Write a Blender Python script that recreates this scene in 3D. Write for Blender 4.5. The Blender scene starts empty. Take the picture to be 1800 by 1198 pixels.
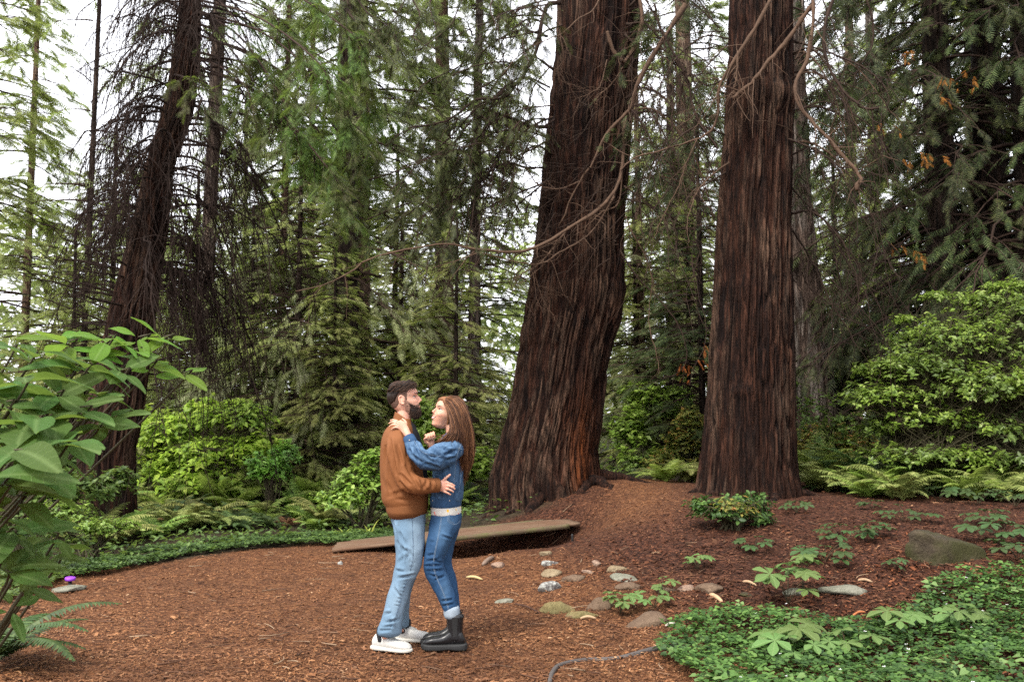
import bpy, math, random
import numpy as np
from mathutils import Vector, Matrix
from mathutils.bvhtree import BVHTree
from mathutils import noise as mnoise

# ------------------------------------------------------------------ camera, world, sun, exposure
SC = bpy.context.scene
COL = SC.collection
CAM_H, PITCH, FPX = 1.48, math.atan(141/1750.0), 1750.0
cam_data = bpy.data.cameras.new('camera')
cam_data.lens = 35.0; cam_data.sensor_width = 36.0
cam_data.clip_start = 0.05; cam_data.clip_end = 900
cam_data.dof.use_dof = True; cam_data.dof.focus_distance = 6.7; cam_data.dof.aperture_fstop = 4.5
cam = bpy.data.objects.new('camera', cam_data); COL.objects.link(cam)
cam.location = (0, 0, CAM_H); cam.rotation_euler = (math.radians(90)+PITCH, 0, 0)
SC.camera = cam

SUN_EL, SUN_AZ = math.radians(52), math.radians(215)     # azimuth measured clockwise from +Y
world = bpy.data.worlds.new('World'); SC.world = world; world.use_nodes = True
wn = world.node_tree; wn.nodes.clear()
w_out = wn.nodes.new('ShaderNodeOutputWorld'); w_bg = wn.nodes.new('ShaderNodeBackground')
w_sky = wn.nodes.new('ShaderNodeTexSky'); w_sky.sky_type = 'NISHITA'; w_sky.sun_disc = False
w_sky.sun_elevation = SUN_EL; w_sky.sun_rotation = SUN_AZ
w_sky.air_density = 1.0; w_sky.dust_density = 4.0; w_sky.ozone_density = 1.0
w_hsv = wn.nodes.new('ShaderNodeHueSaturation'); w_hsv.inputs['Saturation'].default_value = 0.22
w_hsv.inputs['Value'].default_value = 1.0
w_mix = wn.nodes.new('ShaderNodeMix'); w_mix.data_type = 'RGBA'      # overcast: a cloud layer evens the sky out
w_mix.inputs[0].default_value = 0.72
w_mix.inputs[7].default_value = (9.3, 9.4, 10.0, 1)
wn.links.new(w_sky.outputs[0], w_hsv.inputs['Color'])
wn.links.new(w_hsv.outputs[0], w_mix.inputs[6])
wn.links.new(w_mix.outputs[2], w_bg.inputs[0])
w_bg.inputs[1].default_value = 0.092
wn.links.new(w_bg.outputs[0], w_out.inputs[0])

sun_data = bpy.data.lights.new('sun', 'SUN'); sun_data.energy = 1.5; sun_data.angle = math.radians(14)
sun_data.color = (1.0, 0.95, 0.86)
sun = bpy.data.objects.new('sun', sun_data); COL.objects.link(sun)
_sd = Vector((math.sin(SUN_AZ)*math.cos(SUN_EL), math.cos(SUN_AZ)*math.cos(SUN_EL), math.sin(SUN_EL)))
sun.rotation_euler = _sd.to_track_quat('Z', 'Y').to_euler()

SC.view_settings.view_transform = 'Standard'; SC.view_settings.look = 'None'
SC.view_settings.gamma = 1.0; SC.view_settings.use_curve_mapping = False
SC.view_settings.exposure = 1.80
SC.render.engine = 'CYCLES'
SC.cycles.max_bounces = 9; SC.cycles.diffuse_bounces = 6; SC.cycles.glossy_bounces = 2
SC.cycles.transmission_bounces = 4; SC.cycles.transparent_max_bounces = 4
SC.cycles.use_denoising = False
SC.cycles.sample_clamp_indirect = 1.2; SC.cycles.sample_clamp_direct = 1.6

# ------------------------------------------------------------------ small maths
ct, st = math.cos(PITCH), math.sin(PITCH)
def P(px, py, D):
    """the place at distance D (along Y) that the photograph shows at pixel px, py"""
    dx = (px-900.0)/FPX; dy = (599.0-py)/FPX
    k = D/(ct-dy*st)
    return np.array((dx*k, D, CAM_H+(st+dy*ct)*k))
def S(t):
    t = np.clip(t, 0, 1); return t*t*(3-2*t)
class VNoise:
    def __init__(s, seed, n=64): s.g = np.random.default_rng(seed).random((n, n)); s.n = n
    def __call__(s, u, v):
        u = np.asarray(u, float); v = np.asarray(v, float)
        iu = np.floor(u).astype(int); iv = np.floor(v).astype(int)
        fu = u-iu; fv = v-iv; fu = fu*fu*(3-2*fu); fv = fv*fv*(3-2*fv); n = s.n
        a = s.g[iu % n, iv % n]; b = s.g[(iu+1) % n, iv % n]; c = s.g[iu % n, (iv+1) % n]; d = s.g[(iu+1) % n, (iv+1) % n]
        return (a*(1-fu)+b*fu)*(1-fv)+(c*(1-fu)+d*fu)*fv
TN = VNoise(5)
def H(x, y):
    """terrain height"""
    x = np.asarray(x, float); y = np.asarray(y, float)
    z = 0.60*S((y-6.4+0.30*(x-1))/5.3)*S((x+0.9)/2.9)
    z = z+0.25*S((y-13)/12.0)*(1-S((x+0.9)/2.9))
    z = z+0.30*np.exp(-(((x-0.45)/1.4)**2+((y-13.6)/1.25)**2))          # root mound of the giant
    z = z+0.06*np.exp(-(((x-2.75)/1.3)**2+((y-11.6)/1.2)**2))
    z = z-0.20*np.exp(-(((x-0.62)/0.55)**2+((y-11.35)/0.75)**2))
    z = z-0.30*np.exp(-(((x+0.22)/0.85)**2+((y-11.62)/0.58)**2)**2)   # gully under the footbridge
    z = z+0.5*S((y-30)/60)
    z = z+0.05*(TN(x*0.7+9, y*0.7+3)-0.5)+0.02*(TN(x*2.3, y*2.3)-0.5)
    return z
def G(px, py):
    """where the sight line of a pixel meets the terrain (arrays allowed)"""
    px = np.atleast_1d(np.asarray(px, float)); py = np.atleast_1d(np.asarray(py, float))
    dx = (px-900)/FPX; dy = (599-py)/FPX; fy = ct-dy*st; fz = st+dy*ct
    lo = np.full(px.shape, 1.0); hit = np.full(px.shape, 60.0); done = np.zeros(px.shape, bool)
    prev = lo.copy()
    for D in np.concatenate([np.arange(2, 20, 0.15), np.arange(20, 60, 1.0)]):
        z = CAM_H+D*fz/fy; h = H(D*dx/fy, np.full(px.shape, D)); new = (z < h) & ~done
        hit[new] = D; done |= new
        lo = np.where(done, lo, D)
    hi = hit
    for _ in range(12):
        m = (lo+hi)/2; z = CAM_H+m*fz/fy; u = z < H(m*dx/fy, m)
        hi = np.where(u, m, hi); lo = np.where(u, lo, m)
    x = hi*dx/fy
    r = np.stack([x, hi, H(x, hi)], -1)
    return r[0] if len(r) == 1 else r
def proj(x, y, z):
    zr = z-CAM_H; f = y*ct+zr*st; u = -y*st+zr*ct
    return 900+FPX*x/f, 599-FPX*u/f
def h1(x, y): return float(H(x, y))

# ------------------------------------------------------------------ mesh helpers
def mesh(name, V, F, mat=None, smooth=False, attrs=None, uv=None):
    """V (n,3); F an index array (m,3)/(m,4) or a list of such arrays; mat one material or [(material, face indices)]"""
    V = np.asarray(V, np.float32)
    if not isinstance(F, (list, tuple)): F = [F]
    F = [np.asarray(f, np.int32) for f in F if len(f)]
    me = bpy.data.meshes.new(name)
    me.vertices.add(len(V)); me.vertices.foreach_set('co', V.ravel())
    loops = np.concatenate([f.ravel() for f in F]); sizes = np.concatenate([np.full(len(f), f.shape[1], np.int32) for f in F])
    starts = np.concatenate([[0], np.cumsum(sizes)[:-1]]).astype(np.int32)
    me.loops.add(len(loops)); me.loops.foreach_set('vertex_index', loops)
    me.polygons.add(len(sizes)); me.polygons.foreach_set('loop_start', starts)
    if smooth: me.polygons.foreach_set('use_smooth', np.ones(len(sizes), bool))
    if mat is not None: me.materials.append(mat)
    if uv is not None:
        l = me.uv_layers.new(name='uv'); l.data.foreach_set('uv', np.asarray(uv, np.float32)[loops].ravel())
    for k, a in (attrs or {}).items():
        at = me.attributes.new(k, 'FLOAT', 'POINT'); at.data.foreach_set('value', np.asarray(a, np.float32).ravel())
    me.update(calc_edges=True); me.validate()
    return me
def obj(name, me, parent=None, loc=(0, 0, 0), rot=(0, 0, 0), scale=(1, 1, 1)):
    o = bpy.data.objects.new(name, me); COL.objects.link(o)
    o.location = [float(c) for c in loc]; o.rotation_euler = rot
    o.scale = (scale,)*3 if isinstance(scale, (int, float)) else scale
    if parent is not None: o.parent = parent
    return o
def tag(o, label=None, cat=None, group=None, kind=None):
    if label: o['label'] = label
    if cat: o['category'] = cat
    if group: o['group'] = group
    if kind: o['kind'] = kind
    return o
def thing(name, label, cat, loc=(0, 0, 0), rz=0.0, group=None, scale=1.0):
    return tag(obj(name, None, None, loc, (0, 0, rz), scale), label, cat, group)
KIDS = {}
def copy_tree(o, kids, loc, rz=0.0, scale=1.0, label=None, group=None):
    c = o.copy(); COL.objects.link(c); c.location = [float(v) for v in loc]; c.rotation_euler = (0, 0, rz); c.scale = (scale,)*3 if isinstance(scale, (int, float)) else scale
    if label: c['label'] = label
    if group: c['group'] = group
    for k, sub in kids:
        d = k.copy(); COL.objects.link(d); d.parent = c
        for s_ in sub:
            e = s_.copy(); COL.objects.link(e); e.parent = d
    return c
def joinvf(parts):
    Vs, F3, F4, n = [], [], [], 0
    for V, F in parts:
        if V is None or not len(V): continue
        Vs.append(V)
        for f in (F if isinstance(F, list) else [F]):
            if not len(f): continue
            (F3 if f.shape[1] == 3 else F4).append(f+n)
        n += len(V)
    out = []
    if F3: out.append(np.concatenate(F3))
    if F4: out.append(np.concatenate(F4))
    return np.concatenate(Vs), out
def norm(a): return a/np.maximum(np.linalg.norm(a, axis=-1, keepdims=True), 1e-9)
def tubes(Pt, R, sides=4, ref=None, cap=False):
    """a batch of tubes: Pt (M,N,3), R (M,N)"""
    Pt = np.asarray(Pt, float); R = np.asarray(R, float); M, N, _ = Pt.shape
    T = norm(np.gradient(Pt, axis=1))
    if ref is None:
        tm = norm(Pt[:, -1]-Pt[:, 0]); ref = np.where(np.abs(tm[:, 2:3]) < .8, np.array([[0, 0, 1.]]), np.array([[1., 0, 0]]))
    ref = ref[:, None, :]
    A = norm(ref-T*np.sum(T*ref, -1, keepdims=True)); B = np.cross(T, A)
    th = np.arange(sides)*2*np.pi/sides
    V = Pt[:, :, None, :]+R[:, :, None, None]*(np.cos(th)[None, None, :, None]*A[:, :, None, :]+np.sin(th)[None, None, :, None]*B[:, :, None, :])
    i = np.arange(N-1)[:, None]*sides; j = np.arange(sides)[None, :]; j2 = (j+1) % sides
    q = np.stack([i+j, i+j2, i+sides+j2, i+sides+j], -1).reshape(-1, 4)
    F = (np.arange(M)[:, None, None]*(N*sides)+q[None]).reshape(-1, 4)
    out = [F]
    if cap and sides >= 3:
        c = []
        for b in (0, (N-1)*sides):
            for k in range(1, sides-1): c.append((b, b+k, b+k+1) if b else (b, b+k+1, b+k))
        c = np.array(c); out.append((np.arange(M)[:, None, None]*(N*sides)+c[None]).reshape(-1, 3))
    return V.reshape(-1, 3), out if len(out) > 1 else F
def resample(pts, n):
    """smooth curve through the points (Catmull-Rom), n samples"""
    p = np.asarray(pts, float)
    if len(p) < 3:
        t = np.linspace(0, 1, n)[:, None]; return p[0]*(1-t)+p[-1]*t
    q = np.vstack([2*p[0]-p[1], p, 2*p[-1]-p[-2]]); m = len(p)-1
    u = np.linspace(0, m-1e-6, n); i = u.astype(int); f = (u-i)[:, None]
    a, b, c, d = q[i], q[i+1], q[i+2], q[i+3]
    return .5*(2*b+(c-a)*f+(2*a-5*b+4*c-d)*f*f+(3*b-a-3*c+d)*f**3)
def stamp(T, F, O, X, N, size):
    """copies of a template (k,3; its x along X, its z along N) at O (M,3)"""
    X = norm(X); Y = norm(np.cross(N, X)); N = np.cross(X, Y)
    size = np.asarray(size, float)
    if size.ndim == 1: size = size[:, None]*np.ones((1, 3))
    t = T[None]*size[:, None, :]
    V = O[:, None]+t[..., 0:1]*X[:, None]+t[..., 1:2]*Y[:, None]+t[..., 2:3]*N[:, None]
    k = len(T); M = len(O)
    fs = [(np.arange(M)[:, None, None]*k+f[None]).reshape(-1, f.shape[1]) for f in (F if isinstance(F, list) else [F])]
    return V.reshape(-1, 3), fs

# ------------------------------------------------------------------ materials
class NT:
    def __init__(s, name):
        s.m = bpy.data.materials.new(name); s.m.use_nodes = True; s.t = s.m.node_tree; s.t.nodes.clear()
        s.out = s.n('OutputMaterial')
    def n(s, typ, **kw):
        x = s.t.nodes.new('ShaderNode'+typ)
        for k, v in kw.items():
            if k in x.bl_rna.properties: setattr(x, k, v)
            else: s.set(x, k, v)
        return x
    def set(s, x, k, v):
        i = x.inputs[k] if not k.startswith('i') or not k[1:].isdigit() else x.inputs[int(k[1:])]
        if isinstance(v, bpy.types.NodeSocket): s.t.links.new(v, i)
        else:
            if i.type == 'RGBA' and len(v) == 3: v = (*v, 1)
            i.default_value = v
    def coords(s, scale=(1, 1, 1), kind='Object'):
        c = s.n('TexCoord'); m = s.n('Mapping'); s.t.links.new(c.outputs[kind], m.inputs[0]); m.inputs['Scale'].default_value = scale
        return m.outputs[0]
    def noise(s, vec, scale, detail=4, rough=.55, dist=0):
        x = s.n('TexNoise'); s.t.links.new(vec, x.inputs['Vector'])
        x.inputs['Scale'].default_value = scale; x.inputs['Detail'].default_value = detail; x.inputs['Roughness'].default_value = rough
        x.inputs['Distortion'].default_value = dist
        return x.outputs['Fac']
    def ramp(s, fac, stops, interp='LINEAR'):
        x = s.n('ValToRGB'); s.t.links.new(fac, x.inputs[0]); r = x.color_ramp; r.interpolation = interp
        while len(r.elements) < len(stops): r.elements.new(.5)
        for e, (p, c) in zip(r.elements, stops):
            e.position = p; e.color = (*c, 1) if hasattr(c, '__len__') else (c, c, c, 1)
        return x.outputs[0]
    def mix(s, f, a, b, blend='MIX'):
        x = s.n('Mix', data_type='RGBA'); x.blend_type = blend
        for i, v in ((0, f), (6, a), (7, b)):
            if isinstance(v, bpy.types.NodeSocket): s.t.links.new(v, x.inputs[i])
            else: x.inputs[i].default_value = ((*v, 1) if len(v) == 3 else v) if hasattr(v, '__len__') else v
        return x.outputs[2]
    def math(s, op, a, b=0.0, clamp=False):
        x = s.n('Math'); x.operation = op; x.use_clamp = clamp
        for i, v in ((0, a), (1, b)):
            if isinstance(v, bpy.types.NodeSocket): s.t.links.new(v, x.inputs[i])
            else: x.inputs[i].default_value = v
        return x.outputs[0]
    def attr(s, name): return s.n('Attribute', attribute_name=name).outputs['Fac']
    def bump(s, h, strength=.4, dist=.01):
        x = s.n('Bump'); s.t.links.new(h, x.inputs['Height']); x.inputs['Strength'].default_value = strength; x.inputs['Distance'].default_value = dist
        return x.outputs[0]
    def pbr(s, color, rough=.7, normal=None, spec=.3, **kw):
        b = s.n('BsdfPrincipled'); s.set(b, 'Base Color', color); s.set(b, 'Roughness', rough); s.set(b, 'Specular IOR Level', spec)
        if normal is not None: s.set(b, 'Normal', normal)
        for k, v in kw.items(): s.set(b, k, v)
        s.t.links.new(b.outputs[0], s.out.inputs[0]); return b
def leaf_mat(name, cols, transl=.35, rough=.55, spec=.25, patch=None, pscale=1.2, gain=1.0, veins=False):
    """cols: ramp over the random value of each leaf; patch: a second set mixed in by a large noise"""
    t = NT(name); geo = t.n('NewGeometry'); r = geo.outputs['Random Per Island']
    cols = [(p, tuple(c*gain for c in col)) for p, col in cols]
    c = t.ramp(r, cols)
    oi = t.n('ObjectInfo')
    if patch is not None:
        n = t.noise(t.coords(), pscale, 2); f = t.ramp(n, [(.42, 0), (.6, 1)])
        c = t.mix(f, c, t.ramp(r, [(p, tuple(x*gain for x in col)) for p, col in patch]))
    hs = t.n('HueSaturation'); t.t.links.new(c, hs.inputs['Color'])
    t.t.links.new(t.math('MULTIPLY_ADD', oi.outputs['Random'], .035), hs.inputs['Hue'])
    hs.inputs['Hue'].default_value = .5
    x = t.n('Math'); x.operation = 'MULTIPLY_ADD'; t.t.links.new(oi.outputs['Random'], x.inputs[0]); x.inputs[1].default_value = .04; x.inputs[2].default_value = .48
    t.t.links.new(x.outputs[0], hs.inputs['Hue'])
    y = t.n('Math'); y.operation = 'MULTIPLY_ADD'; t.t.links.new(oi.outputs['Random'], y.inputs[0]); y.inputs[1].default_value = .35; y.inputs[2].default_value = .82
    t.t.links.new(y.outputs[0], hs.inputs['Value'])
    c = hs.outputs[0]; nrm = None
    if veins:
        uv = t.n('UVMap', uv_map='uv').outputs[0]
        sx = t.n('SeparateXYZ'); t.t.links.new(uv, sx.inputs[0])
        av = t.math('ABSOLUTE', sx.outputs[1])
        ph = t.math('SUBTRACT', sx.outputs[0], t.math('MULTIPLY', av, .55))
        w = t.math('ABSOLUTE', t.math('SINE', t.math('MULTIPLY', ph, 26.0)))
        side = t.ramp(w, [(0, 0), (.22, 1)]); mid = t.ramp(av, [(.0, 0), (.05, 1)])
        v = t.math('MULTIPLY', side, mid)
        c = t.mix(v, t.mix(.28, c, (.25*gain, .34*gain, .13*gain)), c)
        nrm = t.bump(v, .5, .004)
    d = t.n('BsdfPrincipled'); t.set(d, 'Base Color', c); d.inputs['Roughness'].default_value = rough; d.inputs['Specular IOR Level'].default_value = spec
    if nrm is not None: t.t.links.new(nrm, d.inputs['Normal'])
    tr = t.n('BsdfTranslucent'); t.set(tr, 'Color', t.mix(.5, c, (.30*gain, .42*gain, .06*gain)) if transl > .3 else c)
    m = t.n('MixShader'); m.inputs[0].default_value = transl
    t.t.links.new(d.outputs[0], m.inputs[1]); t.t.links.new(tr.outputs[0], m.inputs[2]); t.t.links.new(m.outputs[0], t.out.inputs[0])
    return t.m
def bark_mat(name, dark, mid, ridge, rust=None, ridge_amt=.8, fibre=75):
    t = NT(name); v = t.coords((1, 1, .07)); v2 = t.coords((1, 1, .35)); fis = t.noise(t.coords((1, 1, .10)), 24, 6, .68, .6); brk = t.noise(t.coords((1, 1, .45)), 13, 4, .6)
    n1 = t.noise(v, 9, 5, .6); n2 = t.noise(v2, 2.2, 4); fine = t.noise(v, fibre, 5, .7)
    c = t.mix(t.ramp(n1, [(.35, 0), (.65, 1)]), dark, mid)
    c = t.mix(t.math('MULTIPLY', t.math('MULTIPLY', t.ramp(t.attr('ridge'), [(.52, 0), (.8, 1)]), t.ramp(n2, [(.42, 0), (.62, 1)])), ridge_amt), c, ridge)
    if rust is not None: c = t.mix(t.math('MULTIPLY', t.attr('rust'), t.ramp(n1, [(.3, .3), (.6, 1)])), c, rust)
    c = t.mix(t.math('MULTIPLY', t.ramp(fis, [(.40, .92), (.50, 0)]), t.ramp(brk, [(.30, .35), (.55, 1)])), c, tuple(x*.30 for x in dark))
    c = t.mix(t.ramp(fis, [(.56, 0), (.70, .55)]), c, tuple(min(1, x*1.5) for x in mid))
    c = t.mix(t.ramp(fine, [(.3, .45), (.7, 0)]), c, tuple(x*.35 for x in dark))
    t.pbr(c, .85, t.bump(t.math('ADD', t.math('MULTIPLY', fine, .5), t.math('ADD', t.math('MULTIPLY', n1, .5), t.ramp(fis, [(.38, 0), (.56, 1)]))), 1.0, .03), .15)
    return t.m
def plain(name, col, rough=.6, spec=.3, var=.25, scale=8, bump=0.0, bscale=60, **kw):
    t = NT(name); v = t.coords(); n = t.noise(v, scale, 4)
    c = t.mix(n, tuple(x*(1-var) for x in col), tuple(min(1, x*(1+var)) for x in col))
    t.pbr(c, rough, t.bump(t.noise(v, bscale, 4), bump, .01) if bump else None, spec, **kw)
    return t.m
# ------------------------------------------------------------------ ground
def axis(lo, hi, fine_lo, fine_hi, step, grow=1.25):
    a = list(np.arange(fine_lo, fine_hi+1e-6, step)); s = step
    while a[-1] < hi: s *= grow; a.append(a[-1]+s)
    s = step; b = []; c = fine_lo
    while c > lo: s *= grow; c -= s; b.append(c)
    return np.array(b[::-1]+a)
gx = axis(-260, 260, -6.5, 6.5, .085); gy = axis(-60, 420, 4.5, 16, .085)
X, Y = np.meshgrid(gx, gy, indexing='xy')
fine = VNoise(11)
Z = H(X, Y)+0.012*(fine(X*9, Y*9)-.5)+0.01*(fine(X*21+3, Y*21)-.5)
def worn(x, y):
    """1 on the trodden path and clearing, 0 on the loose mulch of the slope"""
    a = 1-S((x-(0.2+0.35*(9-y)))/1.1)
    b = np.exp(-((x-(1.55+.12*(y-12)))/.55)**2)*S((y-9.6)/1.5)
    return np.clip(np.maximum(a*(1-S((y-11.6)/1.2)), b), 0, 1)
def mulch_zone(x, y):
    """1 where mulch shows, 0 under the plants"""
    edge = 9.6+2.9*S((x+4.9)/3.4)                     # left border, far edge of the clearing
    m = 1-S((y-edge)/.35)
    r = S((x-0.15)/.6)*(1-S((y-14.6)/.8))              # slope and path go on between the giants
    return np.clip(np.maximum(m, r), 0, 1)
nx, ny = len(gx), len(gy)
i = np.arange(ny-1)[:, None]*nx+np.arange(nx-1)[None]
F = np.stack([i, i+1, i+nx+1, i+nx], -1).reshape(-1, 4)
V = np.stack([X, Y, Z], -1).reshape(-1, 3)
t = NT('forest_floor'); v = t.coords()
vo = t.n('TexVoronoi'); t.t.links.new(v, vo.inputs['Vector']); vo.inputs['Scale'].default_value = 48; vo.inputs['Randomness'].default_value = 1
n0 = t.noise(v, 55, 6, .7); n1 = t.noise(v, 2.2, 4); n2 = t.noise(v, 16, 5)
sepc = t.n('SeparateColor'); t.t.links.new(vo.outputs['Color'], sepc.inputs[0])
chipc = t.ramp(sepc.outputs[0], [(0, (.045, .017, .007)), (.35, (.12, .046, .018)), (.7, (.19, .076, .030)), (1, (.30, .14, .06))])
chip2 = t.ramp(sepc.outputs[0], [(0, (.014, .006, .004)), (.45, (.05, .018, .010)), (.8, (.10, .036, .018)), (1, (.19, .08, .045))])
c = t.mix(t.attr('worn'), chip2, chipc)
c = t.mix(t.ramp(n0, [(.35, .6), (.6, 0)]), c, (.02, .009, .006))
c = t.mix(t.ramp(n1, [(.35, .35), (.6, 0)]), c, (.05, .022, .013))
c = t.mix(t.attr('mulch'), t.ramp(n2, [(.3, (.012, .010, .006)), (.6, (.045, .032, .018)), (.8, (.03, .045, .012))]), c)
hgt = t.math('ADD', t.math('MULTIPLY', vo.outputs['Distance'], .7), n0)
t.pbr(c, .9, t.bump(hgt, .9, .02), .15)
GROUND_M = t.m
ground = obj('ground', mesh('ground', V, F, GROUND_M, True, dict(worn=worn(V[:, 0], V[:, 1]), mulch=mulch_zone(V[:, 0], V[:, 1]))))
tag(ground, 'reddish bark mulch and soil of the forest clearing', None, kind='structure')

def chip_mat(name, stops):
    t = NT(name); r = t.n('NewGeometry').outputs['Random Per Island']; v = t.coords()
    c = t.mix(t.ramp(t.noise(v, 130, 3), [(.3, .5), (.6, 0)]), t.ramp(r, stops), (.02, .009, .005))
    c = t.mix(t.ramp(t.noise(v, .9, 5, .65), [(.38, .75), (.56, 0)]), c, (.035, .014, .008)); c = t.mix(t.ramp(t.noise(t.coords((1, 1, 1)), 2.7, 4), [(.5, 0), (.68, .35)]), c, (.36, .17, .085))
    t.pbr(c, .85, None, .2); return t.m
CHIP_PATH = chip_mat('bark_chips_trodden', [(0, (.075, .031, .013)), (.3, (.165, .067, .026)), (.65, (.25, .106, .042)), (.94, (.33, .16, .070)), (1, (.43, .27, .15))])
CHIP_SLOPE = chip_mat('bark_chips_dark', [(0, (.012, .004, .002)), (.35, (.055, .017, .007)), (.72, (.13, .038, .014)), (.94, (.21, .075, .03)), (1, (.38, .21, .11))])
rg = np.random.default_rng(21)
def chips(n, seed):
    r = np.random.default_rng(seed)
    px = r.uniform(-60, 1860, n); py = 850+(1240-850)*r.random(n)**.8
    g = G(px, py); x, y = g[:, 0], g[:, 1]
    y = y+r.normal(0, .03, n); x = x+r.normal(0, .03, n)
    keep = (r.random(n) < mulch_zone(x, y)) & (y < 15.5)
    return x[keep], y[keep], r
chipT = np.array([(-.5, -.5, 0), (.05, -.42, .12), (.5, -.1, 0), (.42, .4, .05), (-.05, .5, .14), (-.5, .3, .02)])
chipF = np.array([(0, 1, 4, 5), (1, 2, 3, 4)])
x, y, r = chips(94000, 3)
w = worn(x, y); isp = r.random(len(x)) < w
for nm, mk, mt, lab in (('bark_chips', isp, CHIP_PATH, 'light orange bark chips trodden flat on the clearing floor'), ('bark_mulch', ~isp, CHIP_SLOPE, 'dark red bark mulch lying loose over the slope')):
    xx, yy = x[mk], y[mk]; n = len(xx)
    a = r.uniform(0, 2*np.pi, n); L = r.gamma(2.6, .0046, n)*(1.0 if nm == 'bark_chips' else 1.5)+.007; W = L*r.uniform(.16, .5, n)
    X_ = np.stack([np.cos(a), np.sin(a), r.normal(0, .22, n)], -1); N_ = np.stack([r.normal(0, .25, n), r.normal(0, .25, n), np.ones(n)], -1)
    O = np.stack([xx, yy, H(xx, yy)+.006+r.random(n)*.008], -1)
    V, F = stamp(chipT, chipF, O, X_, N_, np.stack([L, W, L], -1))
    tag(obj(nm, mesh(nm, V, F, mt)), lab, None, kind='stuff')
# twigs and splinters lying about
n = 420; px = rg.uniform(0, 1800, n); py = rg.uniform(880, 1198, n); g = G(px, py)
k = mulch_zone(g[:, 0], g[:, 1]) > .5; g = g[k]; n = len(g)
a = rg.uniform(0, np.pi, n); L = rg.uniform(.05, .22, n); s = np.linspace(-.5, .5, 4)[None]
bend = rg.normal(0, .12, n)[:, None]*(s**2)
xx = g[:, 0:1]+np.cos(a)[:, None]*L[:, None]*s-np.sin(a)[:, None]*bend*L[:, None]*4; yy = g[:, 1:2]+np.sin(a)[:, None]*L[:, None]*s+np.cos(a)[:, None]*bend*L[:, None]*4
Pt = np.stack([xx, yy, H(xx, yy)+.016], -1); R = np.repeat(rg.uniform(.0022, .0055, n)[:, None], 4, 1)*np.array([1, 1, .8, .5])
V, F = tubes(Pt, R, 4)
TWIG_M = chip_mat('twig_litter', [(0, (.05, .025, .015)), (.6, (.16, .08, .045)), (1, (.34, .24, .15))])
tag(obj('twig_litter', mesh('twig_litter', V, F, TWIG_M)), 'thin dry twigs and splinters scattered over the mulch', None, kind='stuff')
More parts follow.
